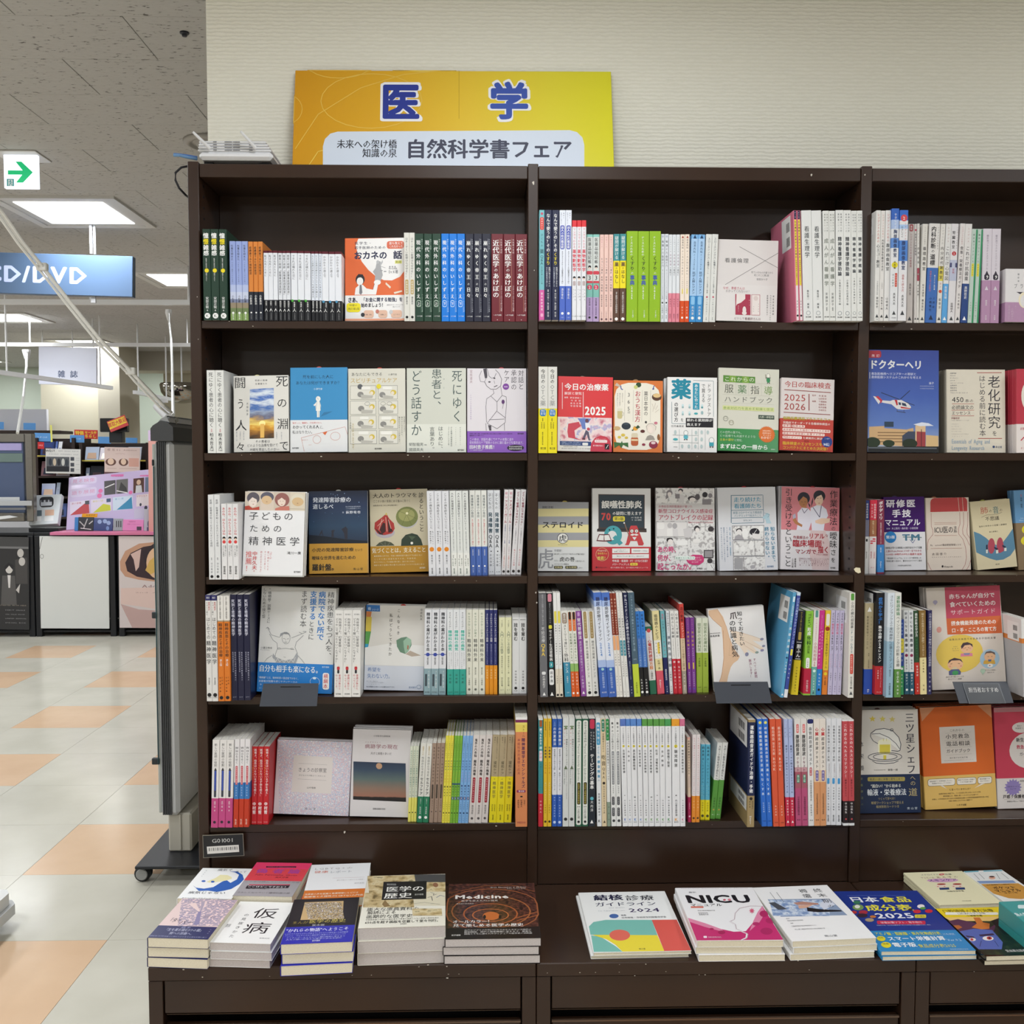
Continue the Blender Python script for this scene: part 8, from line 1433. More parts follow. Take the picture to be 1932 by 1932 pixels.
flat('T4', [(980, 219), (1425, 213), (1762, 492), (1282, 517)], 3, 0, 'cream cover with two cartoon babies, back row of right bay', 'efe8c2', '''
h 1115 1255 243 14 4a4844 ステロイドの|e 1275 242 20 9 d04040|h 1262 1288 242 12 f0e0e0 真|h 1295 1352 242 14 4a4844 常識|h 1120 1225 272 18 8a3844 アトピーの|h 1230 1410 268 18 8a6a44 ある子の|e 1290 297 120 18 d8a8c8|hb 1175 1405 295 24 6a4a88 スキンケア
e 1285 347 42 20 f0dcc8|e 1405 347 42 20 f0dcc8|e 1285 332 34 7 a83c34|e 1405 332 34 7 a83c34|e 1260 352 7 4 e08878|e 1310 352 7 4 e08878|e 1380 352 7 4 e08878|e 1430 352 7 4 e08878|p 2c4070 1270,365 1345,362 1350,380 1278,383|p 2c4070 1395,363 1465,362 1472,380 1400,382|h 1330 1465 395 12 5a5448 佐藤啓至彦著|h 1450 1525 478 8 6a6450 文光堂出版''', behind=rE, page=M_PAGEF, jit=.001)
flat('T4', [(1480, 250), (1790, 238), (2060, 468), (1762, 485)], 2, 0, 'white and tan pocket manual cover, second from the cream one in back row', 'f0efec', '''
p 7ab8c8 1480,250 1600,246 1602,256 1482,261|p 7ab8c8 1640,245 1790,240 1795,250 1642,255|p 8aa0c8 1575,330 1860,325 1880,345 1600,350|p d09848 1590,355 1895,348 2030,440 1890,468 1800,462 1680,430|l 3 4a4a50 1560,270 1600,320|l 3 4a4a50 1600,268 1640,315|l 3 4a4a50 1740,268 1760,315|l 3 4a4a50 1780,265 1830,315|e 1700 305 26 12 e8b098|e 1700 296 22 6 5a3a38
h 1640 1870 358 10 4a3420 新人看護師さん薬剤師さん|hb 1690 1870 382 22 3a2820 ポケット|hb 1700 1905 405 26 3a2820 マニュアル|h 1765 1880 422 10 4a3420 改訂5版''', behind=rE + .01, jit=.001)
flat('T4', [(1752, 487), (2240, 470), (2480, 640), (1935, 655)], 2, 0, 'teal cover cut by the right edge, front row of right bay', '3a9a98', '''
q 1890 512 1970 540 d8e8e8|hb 1825 1990 585 26 e8f0f0 魚の健診''', total=.075)
settle()
# ================================================================ on top of the bookcases
def V(px, py, Y):
	X, Z = at_y(px, py, Y); return Vector((X, Y, Z))
def quad_board(name, C, Yt, Yb, t, base, spec, label, cat, rough=.35, parent=None, pname='print'):
	"""flat board whose measured corners are C (TL TR BR BL); top at depth Yt, foot at depth Yb"""
	tl, tr, br, bl = V(*C[0], Yt), V(*C[1], Yt), V(*C[2], Yb), V(*C[3], Yb)
	w = ((tr - tl).length + (br - bl).length) / 2; h = ((tl - bl).length + (tr - br).length) / 2
	mb = MB().box(-w / 2, w / 2, 0, t, 0, h, base if not isinstance(base, str) else mat(base, rough), bev=min(t * .3, .002))
	o = mb.obj(name, parent)
	up = ((tl + tr) - (bl + br)).normalized(); rt = (br - bl).normalized()
	nb = rt.cross(up).normalized() * -1
	rt = up.cross(nb * -1).normalized() * 1
	M = Matrix((rt, nb, up)).transposed().to_4x4()
	if M.determinant() < 0: M = Matrix((rt, -nb, up)).transposed().to_4x4()
	M.translation = (bl + br) / 2
	if parent: o.matrix_parent_inverse = parent.matrix_world.inverted()
	o.matrix_world = M
	if spec:
		A = Art(C, w, h); A.run(spec)
		A.mb.obj(pname, o)
	if label: tag(o, label, cat)
	return o
m_sign, n, l, b = nodemat('sign_print')
tc = n.new('ShaderNodeTexCoord'); sx = n.new('ShaderNodeSeparateXYZ'); l.new(tc.outputs['Object'], sx.inputs[0])
mr = n.new('ShaderNodeMapRange'); mr.inputs[1].default_value = -.4; mr.inputs[2].default_value = .4; l.new(sx.outputs[0], mr.inputs[0])
r = ramp(n, [(0, 'dc9c1e'), (.3, 'e6b02c'), (.55, 'ecc83c'), (.8, 'e8da3c'), (1, 'e6e030')]); l.new(mr.outputs[0], r.inputs[0])
l.new(r.outputs[0], b.inputs['Base Color']); b.inputs['Roughness'].default_value = .3
sg = quad_board('fair_sign', [(557, 130), (1153, 137), (1159, 326), (551, 322)], .185, .12, .004, m_sign, '''
o 640 120 60 26 1.5 ecc458|o 700 190 95 52 1.5 ecc458|o 540 205 30 28 1.5 e8bc50|o 800 105 60 30 1.5 f0d060|l 1.5 ecc458 557,280 600,215 680,165 760,140 830,132|l 1.5 f0d060 575,322 600,285 700,262|l 1 c8a030 865,134 865,225
q 609 248 1102 340 dde6f4|r 609 300 1102 325 dde6f4
hx 716 795 192 82 f4f4f8 医|hx 712 791 194 82 f4f4f8 医|hx 714 797 196 78 f4f4f8 医|hx 717 791 193 74 2c3c98 医|hx 717 791 194 72 2c3c98 医
hx 920 1001 192 82 f4f4f8 学|hx 917 997 194 82 f4f4f8 学|hx 919 1003 196 78 f4f4f8 学|hx 922 997 193 74 3e58b0 学|hx 922 997 194 72 3e58b0 学
hm 635 748 272 18 33353f 未来への架け橋|hm 683 748 289 18 33353f 知識の泉|hb 764 1080 283 38 43465a 自然科学書フェア''', 'yellow and orange cardboard fair sign with blue 医学 lettering on top of the bookcases', 'sign')
# router with two aerials
rx0, rx1 = at_y(372, 300, .0)[0], at_y(514, 300, .0)[0]
m_rt, m_rd = mat('dcdcde', .35), mat('1c1d22', .5)
rt_ = empty('wifi_router', 'white network router with two aerials on the top left corner of the bookcases', 'router', ((rx0 + rx1) / 2, .06, TOPZ + .0048))
Mi = Matrix.Translation((-(rx0 + rx1) / 2, -.06, -TOPZ))
def rp(mb, nm, **k):
	o = mb.obj(nm, rt_, **k); o.matrix_parent_inverse = Mi; return o
rp(MB().box(rx0 + .003, rx1, .0, .14, TOPZ + .005, TOPZ + .024, m_rt, bev=.007), 'body')
for i in range(4):
	rp(MB().box(rx0 + .001 * i, rx1 - .004 * i - .003, .004, .136, TOPZ + .0245 + i * .0062, TOPZ + .0297 + i * .0062, m_rt, bev=.002), 'rib')
sl = MB()
for i in range(4):
	for a, c in ((.036, .044), (.062, .079), (.081, .097), (.118, .126)):
		sl.box(rx0 + a, rx0 + c, .0032, .005, TOPZ + .0265 + i * .0062, TOPZ + .0277 + i * .0062, m_rd)
rp(sl, 'vent_slits', kind='stuff')
for a, c in (((364, 253), (396, 284)), ((454, 252), (483, 284))):
	p, q = V(*a, -.03), V(*c, -.004)
	rp(MB().tube([q, q.lerp(p, .6), p], .0042, m_rt, 10, .0028), 'aerial')
rp(MB().box(rx0 + .01, rx0 + .03, .02, .04, TOPZ, TOPZ + .0055, m_rd).box(rx1 - .03, rx1 - .01, .02, .04, TOPZ, TOPZ + .0055, m_rd).box(rx0 + .01, rx0 + .03, .1, .12, TOPZ, TOPZ + .0055, m_rd).box(rx1 - .03, rx1 - .01, .1, .12, TOPZ, TOPZ + .0055, m_rd), 'feet')
tag(MB().tube([V(372, 300, .03), V(355, 297, .02), V(338, 293, .01), V(328, 293, .012)], .0035, mat('6a90b8', .5)).tube([V(372, 297, .05), V(355, 294, .05), V(340, 292, .04), V(328, 291, .04)], .003, mat('4a70b0', .5)).obj('network_cable', kind='stuff' if 0 else None), 'pair of blue network cables coming out behind the white router', 'cable')
pts = [(375, 311, .06), (357, 313, .05), (342, 316, .04), (331, 326, .035), (331, 340, .035), (338, 355, .04), (350, 368, .06), (358, 374, .09)]
tag(MB().tube([V(*p) for p in pts], .0026, mat('26262a', .5)).obj('power_cable'), 'black cable looping out beside the top left corner of the bookcase', 'cable')

# ================================================================ ceiling fittings
v0 = at_z(400, 268, CEIL)
dv = MB().lathe([(.11, 0), (.108, -.012), (.085, -.016), (.082, -.006), (.06, -.006), (.057, -.02), (.02, -.02)], (v0[0], v0[1], CEIL), mat('a8a49e', .5), 28).obj('air_diffuser', smooth=True)
tag(dv, 'round grey ceiling air diffuser half hidden by the cream wall above the router', 'air diffuser')
s0 = at_z(348, 61, CEIL)
tag(MB().lathe([(.0135, .001), (.0135, -.004), (.008, -.006), (.007, -.012), (.003, -.013)], (s0[0], s0[1], CEIL), mat('3a3c44', .3, .6), 14).obj('sprinkler_head'), 'small dark sprinkler head in the ceiling near the cream wall', 'sprinkler')
# exit sign
ey = at_z(40, 289, CEIL)[1]
e0, e1 = V(6, 289, ey), V(70, 289, ey); eb = V(38, 355, ey).z
es = empty('exit_sign', 'lit white exit sign with green arrow and running man, hanging from the ceiling', 'exit sign', ((e0.x + e1.x) / 2, ey, CEIL))
Me = Matrix.Translation((-(e0.x + e1.x) / 2, -ey, -CEIL))
def ep(mb, nm, **k):
	o = mb.obj(nm, es, **k); o.matrix_parent_inverse = Me; return o
m_glow = emis('exit_sign_panel', 'eef4ff', .85)
ep(MB().box(e0.x, e1.x, ey, ey + .02, eb, CEIL - .006, m_glow, bev=.0015), 'lit_panel')
ep(MB().box(e0.x - .03, e1.x + .012, ey - .045, ey + .11, CEIL - .006, CEIL, m_frame, bev=.002), 'ceiling_plate')
A = Art([(6, 289), (70, 289), (70, 355), (6, 355)], e1.x - e0.x, CEIL - eb)
gm = emis('exit_green', '10c078', .4)
NAMED['EG'] = '0ec27e'
A.run('p EG 14,321.5 42,321.5 29,305 40,305 61,325 42,344.5 29,344.5 41,329.5 14,329.5|r 11.5 337.5 25 351.5 3aa8a8|r 14 339 22.5 351.5 e8f4f4|e 18.5 341 1.2 1.2 3aa8a8|l 1.3 3aa8a8 18.5,342 18,346 15.5,351|l 1.2 3aa8a8 18,346 21,348 21.5,351|l 1.1 3aa8a8 15,343 18.5,343 21.5,345')
A.mb.v = [(x + (e0.x + e1.x) / 2, y + ey, z + eb) for x, y, z in A.mb.v]
A.mb.mats = [gm if 'c27e' in m.name or '0ec27e' in m.name else m for m in A.mb.mats]
ep(A.mb, 'printed_signs')

# hanging section signs
ys = at_z(176, 421, CEIL)[1]
sc = quad_board('section_sign', [(-117, 478), (250, 478), (250, 555), (-117, 555)], ys, ys, .045, mat('4f6480', .3), 'hx -30 166 517 42 b9c4ee CD/DVD', 'dark blue-grey hanging sign reading CD/DVD, light blue letters', 'hanging sign', pname='lettering')
p = V(176, 478, ys)
for dx in (-.045, .0):
	for sx in (0, -.62):
		o = MB().box(-.006, .006, -.003, .003, 0, CEIL - p.z, mat('c8ccd2', .25, .5)).obj('hanger', sc)
		o.matrix_parent_inverse = sc.matrix_world.inverted(); o.matrix_world = Matrix.Translation((p.x + sx + dx * .3, ys + .02 + dx * .3, p.z))
p = V(172, 556, ys)
o = MB().box(-.008, .016, -.006, .006, -.04, 0, mat('a8a8aa', .4, .3)).obj('bracket', sc); o.matrix_parent_inverse = sc.matrix_world.inverted(); o.matrix_world = Matrix.Translation((p.x, ys + .02, p.z))
ym = 7.4
s2 = quad_board('section_sign', [(73, 655), (182, 655), (182, 726), (73, 726)], ym, ym, .03, mat('d4d6e4', .4), 'hb 109 123 706 14 5a6480 雑|hb 132 147 706 14 5a6480 誌', 'pale lavender hanging sign reading 雑誌 in front of the cream column', 'hanging sign', pname='lettering')
for px in (73 + 6, 136, 176):
	p = V(px, 655, ym)
	o = MB().box(-.005, .005, .004, .014, 0, CEIL - p.z, mat('d8d8d6', .4)).obj('hanger', s2); o.matrix_parent_inverse = s2.matrix_world.inverted(); o.matrix_world = Matrix.Translation((p.x, ym, p.z))

# lighting tracks and spotlights
m_tr = mat('dedede', .35)
def track(a, b, label, rods, spots=()):
	A_, B_ = Vector(a), Vector(b)
	t = empty('lighting_track', label, 'lighting track', A_, 'white lighting tracks')
	Mt = Matrix.Translation(-A_)
	def tp(mb, nm):
		o = mb.obj(nm, t); o.matrix_parent_inverse = Mt; return o
	d = (B_ - A_).normalized(); s = Vector((-d.y, d.x, 0)) * .017; u = Vector((0, 0, .016))
	v = [A_ - s - u, A_ + s - u, A_ + s + u, A_ - s + u, B_ - s - u, B_ + s - u, B_ + s + u, B_ - s + u]
	mb = MB(); mb.add(v, [(0, 1, 2, 3), (7, 6, 5, 4), (0, 4, 5, 1), (1, 5, 6, 2), (2, 6, 7, 3), (3, 7, 4, 0)], m_tr); tp(mb, 'rail')
	for f in rods:
		p = A_.lerp(B_, f)
		tp(MB().tube([p + u, Vector((p.x, p.y, CEIL))], .007, m_tr, 8), 'rod')
	for f in spots:
		p = A_.lerp(B_, f)
		k = tp(MB().box(p.x - .02, p.x + .1, p.y - .02, p.y + .02, p.z - .06, p.z - .017, m_tr, bev=.004).tube([(p.x + .03, p.y, p.z - .06), (p.x + .03, p.y, p.z - .11)], .012, m_tr), 'spotlight')
		q = Vector((p.x + .03, p.y, p.z - .13)); dr = Vector((.09, -.05, -.07))
		o = MB().tube([q - dr * .6, q + dr * .2, q + dr], .034, m_tr, 14, .05).obj('lamp_head', k)
def TY(py, Z): return (Z - CH) * FP / (869 - py) - D
y1 = TY(577, 2.38); y2 = TY(655, 2.38)
xa = Xx(-160, y1, 577)
track((xa, y1, 2.38), (Xx(372, y1, 577), y1, 2.38), 'long white lighting track crossing just below the CD sign', (.62, .05, .97))
track((Xx(-160, y2, 655), y2, 2.38), (Xx(380, y2, 655), y2, 2.38), 'second white lighting track, farther back below the recessed lamps', (.4, .62, .95))
a = V(-60, 680, 5.6); b_ = V(210, 732, 6.7); b_.z = a.z = 2.05
a = Vector((at_z(0, 692, 2.0)[0] - .35, at_z(0, 692, 2.0)[1] - .55, 2.0)); b_ = Vector((*at_z(210, 732, 2.0), 2.0))
track(a, b_, 'white lighting track running to the back left with a spotlight', (.42, .93), (.2,))
a = Vector((*at_z(254, 740, 1.98), 1.98)); b_ = Vector((*at_z(320, 753, 1.98), 1.98))
track(a, b_, 'short white lighting track before the far wall with a lit spotlight', (.1, .9), (.62,))

# security gate beside the bookcase
m_gp, m_gd, m_gb = mat('cdced0', .4), mat('4a4b4e', .5), mat('bdb8ac', .55)
yg = .9
gx0, gx1 = Xx(295, yg, 1200), Xx(322, yg, 1200)
gt = empty('security_gate', 'tall grey anti-theft gate pedestal on a black wheeled plate beside the bookcase', 'security gate', ((gx0 + gx1) / 2, yg + .15, 0))
Mg = Matrix.Translation((-(gx0 + gx1) / 2, -yg - .15, 0))
def gp(mb, nm, par=None, **k):
	o = mb.obj(nm, par or gt, **k)
	if par is None: o.matrix_parent_inverse = Mg
	return o
gtop = at_y(300, 832, yg)[1]; gbot = at_y(310, 1540, yg)[1]; pbot = at_y(330, 1612, yg)[1]
gp(MB().box(gx0, gx1 + .018, yg, yg + .42, gbot, gtop, m_gp, bev=.012), 'panel')
gp(MB().box(gx0 - .004, gx0 + .006, yg + .004, yg + .41, gbot + .01, gtop - .01, mat('b4b8b4', .3), bev=.002), 'edge_trim')
rb = MB()
for i in range(5):
	x = gx0 + .012 + i * .0062
	rb.box(x, x + .0046, yg - .007, yg + .001, gbot + .006, gtop - .002, m_gd, bev=.001)
gp(rb, 'ribbed_strip', kind='stuff')
gp(MB().box(gx0 + .02, gx1 + .05, yg + .02, yg + .36, pbot, gbot + .002, m_gb, bev=.006).box(gx0 + .058, gx0 + .064, yg + .014, yg + .02, pbot + .01, gbot, m_gb, bev=.001), 'foot_column')
cb = MB().prism([(yg + .2, gbot - .02), (yg + .36, gbot - .02), (yg + .36, gbot + .32), (yg + .31, gbot + .24), (yg + .27, gbot + .1)], gx1 + .019, gx1 + .05, m_gb, ax='x')
gp(cb, 'gusset')
bz = at_y(300, 1637, yg - .1)[1]
gp(MB().box(gx0 + .024, gx1 + .046, yg + .024, yg + .3, bz + .004, pbot, mat('5a5854', .6)), 'plinth')
gp(MB().box(Xx(254, yg - .1, 1640), gx1 + .32, yg - .1, yg + .52, bz - .006, bz + .004, mat('1e2026', .35), bev=.002), 'base_plate')
wx = Xx(262, yg - .07, 1652)
for cx_, cy_ in ((wx, yg - .06), (gx1 + .28, yg - .06), (wx, yg + .47), (gx1 + .28, yg + .47)):
	c_ = gp(MB().lathe([(.004, -.019), (.02, -.019), (.026, -.013), (.026, -.005), (.012, -.004), (.012, .004), (.026, .005), (.026, .013), (.02, .019), (.004, .019)], (cx_ + .012, cy_, .0265), mat('141518', .5), 20, 'y'), 'caster')
	MB().lathe([(.017, -.0215), (.019, -.019), (.012, -.018)], (cx_ + .012, cy_, .0265), mat('9a9a98', .4), 16, 'y').obj('wheel_cap', c_)
	MB().box(cx_, cx_ + .024, cy_ - .016, cy_ + .016, .05, bz - .005, mat('141518', .4), bev=.002).obj('swivel_plate', c_)
cp = MB()
sec = [(gx0 - .004, gtop), (gx1 + .022, gtop), (gx1 + .022, gtop + .045), (gx1, gtop + .062), (gx0 + .03, gtop + .066), (gx0 + .004, gtop + .05), (gx0 - .004, gtop + .04)]
cp.prism(sec, yg - .008, yg + .43, m_gd)
gp(cp, 'top_cap')
gp(MB().prism([(gx0 + .012, gtop + .058), (gx1 + .006, gtop + .06), (gx1 - .004, gtop + .078), (gx0 + .045, gtop + .082), (gx0 + .024, gtop + .072)], yg + .01, yg + .38, mat('b8bcc4', .15, .7)), 'alarm_lens')
gp(MB().tube([V(333, 800, yg + .05), V(331, 792, yg + .05), V(333, 787, yg + .05), V(336, 790, yg + .05), V(335, 796, yg + .05)], .0022, mat('8a8478', .3, .6), 6), 'hook')
for py in (872, 1160, 1436):
	gp(MB().box(Xx(286, yg, py), gx0 + .002, yg + .0, yg + .014, at_y(290, py + 7, yg)[1], at_y(290, py - 5, yg)[1], mat('3c4044', .3, .5), bev=.002), 'clip')
gp(MB().tube([V(290, 880, yg - .002), V(291, 1010, yg - .002), V(295, 1160, yg - .002), V(296, 1290, yg - .002), V(299, 1440, yg - .002)], .0022, mat('2c4a50', .4), 6), 'side_wire')

# cable bundle and drop cords
cpts = [(-60, 335, 2.6), (0, 397, 2.72), (38, 452, 2.8), (79, 503, 2.88), (130, 568, 2.95), (188, 640, 3.02), (247, 700, 3.1), (257, 712, 3.11), (304, 761, 3.18), (319, 774, 3.25)]
cq = [V(x, y, z - D) for x, y, z in cpts]
d0 = (cq[0] - cq[1]).normalized(); k = (CEIL - cq[0].z) / max(.2, d0.z); cq = [cq[0] + d0 * k] + cq
cb = MB()
for dx, dz, r_ in ((0, 0, .006), (.008, -.007, .004), (-.005, -.012, .004)):
	cb.tube([p + Vector((dx, 0, dz)) for p in cq], r_, mat('efeeea', .45), 7)
o = cb.obj('cable_bundle'); tag(o, 'thick white cable bundle sloping from the ceiling down to the security gate', 'cable bundle')
for f in (4, 7):
	p = cq[f]
	MB().box(p.x - .014, p.x + .016, p.y - .01, p.y + .01, p.z - .012, p.z + .010, mat('e0dfda', .4), bev=.003).obj('cable_clip', o)
a = V(318, 590, y1)
dc = MB().tube([V(318, 586, y1), V(319, 610, y1 - .1), V(323, 640, 3.2), V(325, 690, 2.2), V(326, 745, 1.4), V(327, 783, yg + .05)], .006, mat('dcdcd8', .45), 7).obj('drop_cord')
tag(dc, 'white power cord hanging from the near track to the gate top', 'cord')
MB().lathe([(.02, .02), (.022, 0), (.012, -.04), (.008, -.05)], (a.x, a.y, a.z), m_tr, 10).obj('plug', dc)
dc = MB().tube([V(50, 665, y2), V(50, 690, y2 - .3), V(44, 750, 5.0), V(33, 817, 4.6)], .01, mat('dcdcd8', .45), 7).obj('drop_cord')
tag(dc, 'white cord hanging from the far track to the steel-framed screen', 'cord')
a = V(50, 664, y2)
MB().lathe([(.035, .02), (.035, 0), (.02, -.06), (.012, -.07)], (a.x, a.y, a.z), m_tr, 10).obj('plug', dc)

# mirrored dome
mdv = V(343, 727, 8.6)
md = MB(); prof = [(.02, -.2), (.1, -.19), (.17, -.15), (.22, -.08), (.235, 0), (.22, .02), (.02, .03)]
md.lathe(prof, mdv, mat('a8a49c', .04, 1), 28)
o = md.obj('convex_mirror', smooth=True); tag(o, 'convex dome mirror hanging before the far wall beside the bookcase edge', 'mirror')
MB().tube([mdv + Vector((0, 0, .02)), Vector((mdv.x, mdv.y, CEIL))], .008, m_tr).obj('rod', o)
# ================================================================ far end of the shop
def rest(o, z):
	bpy.context.view_layer.update()
	lo = min((c.matrix_world @ v.co).z for c in [o] for v in c.data.vertices)
	o.location.z += z - lo
def blk(name, px0, px1, py0, py1, Y, dep, m, label=None, cat=None, group=None, kind=None, parent=None, bev=.004):
	a, c = V(px0, py0, Y), V(px1, py1, Y)
	o = MB().box(min(a.x, c.x), max(a.x, c.x), Y, Y + dep, min(a.z, c.z), max(a.z, c.z), m if not isinstance(m, str) else mat(m), bev=bev).obj(name, parent)
	if label: tag(o, label, cat, group)
	if kind: o['kind'] = kind
	return o
def wallx(name, px0, px1, Y, dep, m, z1=None):
	shell(name, MB().box(Xx(px0, Y, 700), Xx(px1, Y, 700), Y, Y + dep, 0, z1 or CEIL, m))
wallx('wall_cream_column', 76, 184, 8.6, .5, m_far)
wallx('column', 184, 225, 8.5, .6, mat('cdc6b4', .85))
shell('wall_beige', MB().box(Xx(308, 9.6, 700), X1, 9.6, 9.75, 0, CEIL, mat('c2bba6', .85)))
shell('trim_soffit', MB().box(Xx(226, 9.2, 700), Xx(500, 9.2, 700), 9.2, 9.6, V(300, 699, 9.2).z, CEIL, mat('b8b2a4', .85)))
shell('partition', MB().box(Xx(-60, 8.2, 800), Xx(88, 8.2, 800), 8.2, 8.25, 0, V(40, 772, 8.2).z, mat('c9c9cf', .8)))

# row of display counters: black frames with big panels
yc = 7.65 - D
zt, zb = V(100, 1011, yc).z, V(100, 1186, yc).z
m_bk = mat('1d1f24', .4)
PERS = '5a5452'
def counter(px0, px1, label, posts):
	c = empty('display_counter', label, 'display counter', (Xx(px0, yc), yc, 0), 'black display counters')
	Mc = Matrix.Translation((-Xx(px0, yc), -yc, 0))
	def cp_(mb, nm, **k):
		o = mb.obj(nm, c, **k); o.matrix_parent_inverse = Mc; return o
	x0, x1 = Xx(px0, yc, 1100), Xx(px1, yc, 1100)
	cp_(MB().box(x0, x1, yc, yc + .6, zt, zt + .025, m_bk, bev=.003), 'top')
	for px in posts:
		x = Xx(px, yc, 1100)
		cp_(MB().box(x - .022, x + .022, yc - .012, yc + .03, 0, zt, m_bk, bev=.003), 'leg')
		cp_(MB().box(x - .022, x + .022, yc + .56, yc + .6, 0, zt, m_bk, bev=.003), 'leg')
	cp_(MB().box(x0, x1, yc + .58, yc + .59, .05, zt, mat('3a3c42', .6)), 'back_board')
	cp_(MB().box(x0, x1, yc + .01, yc + .58, zb - .03, zb - .015, m_bk), 'bottom_board')
	return c, cp_
c1, f1 = counter(-150, 66, 'black display counter on the far left with a dark group photo panel', (60, -140))
c2, f2 = counter(66, 218, 'black display counter with a plain white front panel', (73, 213))
c3, f3 = counter(222, 420, 'black display counter with pink portrait poster, behind the security gate', (229, 410))
quad_board('poster_panel', [(-134, 1012), (53, 1012), (56, 1187), (-134, 1187)], yc - .028, yc - .028, .012, '38383a', '''
r -140 1012 56 1187 333335|r -140 1012 53 1030 4a4a4c|r -140 1030 53 1034 7a7a7c|e 38 1042 6 8 c8c4c0|p 4a4848 28,1055 50,1050 52,1100 30,1100|e 17 1072 7 9 d0ccc8|p 26262a 8,1068 16,1060 26,1066 24,1074 17,1066 10,1074|p 5a5858 4,1085 28,1085 32,1140 2,1140|p e0dcda 14,1084 20,1084 19,1108 16,1108|e 41 1058 6 8 c8c4c0|e -20 1060 8 10 c8c4c0|p 5a5858 -36,1075 -4,1075 -4,1140 -40,1140|e -70 1058 8 10 c8c4c0|p 4a4848 -86,1072 -54,1072 -54,1140 -88,1140|p c8c4c0 30,1112 38,1100 36,1118|h 0 50 1141 3 9a9084 STARTED_FROM_HERE|h 10 48 1150 2.5 a0a0a2 DEBUT_SINGLE|h 10 48 1158 2.5 a0a0a2 ON_SALE_NOW|h 10 50 1166 2.5 a0a0a2 LIMITED_EDITION|h 10 50 1174 2.5 a0a0a2 SPECIAL_BOX''', 'dark poster panel with a monochrome group of men in suits', 'poster')
quad_board('front_panel', [(74, 1012), (204, 1012), (206, 1186), (77, 1186)], yc - .028, yc - .028, .012, 'e2e4e2', 'l .8 3a3a3c 80,1014 77,1026 75,1036|o 79 1050 3 4 .7 5a5a5c', 'plain white front panel of the far display counter', 'panel', rough=.2)
quad_board('poster_panel', [(223, 1012), (400, 1012), (400, 1185), (226, 1185)], yc - .028, yc - .028, .012, 'dcd0cf', '''
p c89a80 226,1060 236,1040 262,1026 300,1022 400,1018 400,1100 300,1098 262,1094 236,1088 227,1076|p 3a2830 236,1062 246,1044 270,1032 300,1027 340,1030 345,1092 290,1094 258,1088 240,1078|p d8b8b0 246,1046 266,1036 262,1070 256,1078 252,1056|p 30242c 268,1040 290,1026 330,1026 340,1050 300,1050 272,1062|e 298 1062 22 30 e4bc98|p d8b060 282,1058 292,1050 298,1076 284,1084 274,1076|h 268 330 1106 8 8a5a58 Addiction|h 275 310 1114 3 a87870 櫻坂|r 243 1129 288 1132 a05048|p e4c8c0 228,1110 300,1108 300,1150 262,1144 228,1140|p c8a8a4 228,1140 262,1150 300,1152 300,1185 250,1185|h 255 330 1118 3 b89890 2nd_Album''', 'pink portrait poster panel reading Addiction under the far counter', 'poster')

# on the counters
yb = yc + .05
cl = MB(); cl.box(Xx(97, yc - .01, 1006), Xx(330, yc - .01, 1006), yc - .034, yc + .4, zt + .0255, zt + .03, mat('d87aa0', .5)); cl.box(Xx(97, yc - .01, 1006), Xx(330, yc - .01, 1006), yc - .038, yc - .034, zt + .008, zt + .03, mat('d87aa0', .5))
tag(cl.obj('display_cloth'), 'pink cloth covering the far counter top', 'cloth')
db_ = quad_board('display_board', [(132, 899), (286, 899), (286, 998), (125, 998)], yb + .3, yb + .1, .01, 'cdbce0', '''
q 136 902 183 915 d8cbe8|q 134 922 183 938 d8cbe8|h 138 180 908 8 d890b8 見る映像|h 136 180 930 8 d890b8 語り展開|e 190 931 4 4 e070a8|e 188 940 4.5 4.5 e070a8|e 246 940 3.5 3.5 e070a8
r 197 913 218 940 4a4648|l 2 e0dcdc 198,926 216,920|r 219 913 241 940 6a6866|p 3a3838 222,940 228,918 238,930 240,940|l 2 e0dcdc 220,934 240,940|r 251 914 271 942 5a3a34|e 261 922 4 5 d8b8a0|p d4d4d8 255,942 256,928 266,928 268,942|r 273 914 283 942 6a7890
r 133 946 169 971 dcd0e4|p b83038 133,971 160,952 168,950 169,971|h 136 154 950 4 b03040 赤の感情|r 161 947 169 954 3a3c44|r 172 946 210 971 dcd0e4|p c8c830 176,971 195,956 208,960 209,970|h 175 195 950 4 c8b850 黄色い頃|r 201 947 209 954 3a5070|r 213 946 250 971 ccd8e8|p 3a88b0 220,970 240,955 248,948 250,971|h 216 234 950 4 5a98c0 青い風|r 257 946 284 968 e8dce0|h 257 278 949 5 c04858 ササリヒト|r 253 972 284 990 c8c0d8|e 265 965 2 3 3a3a4a|e 275 972 3 4 3a3a4a''', 'lavender display board with pink cards and album sleeves on the far counter', 'display board', rough=.15, pname='pasted_cards'); rest(db_, zt + .031)
for (x0, x1, y0, y1, nm, col, lab, sp) in ((209, 233, 895, 909, 'pink_card', 'dc78b4', 'small pink card clipped to top edge of the lavender board', 'h 211 231 900 4 b03880 新譜情報'), (264, 284, 896, 909, 'pink_card', 'dc78b4', 'pink card at the right top of the lavender board', 'h 266 282 900 4 b03880 特典')):
	quad_board(nm, [(x0, y0), (x1, y0), (x1, y1), (x0, y1)], yb + .29, yb + .28, .003, col, sp, lab, 'card')
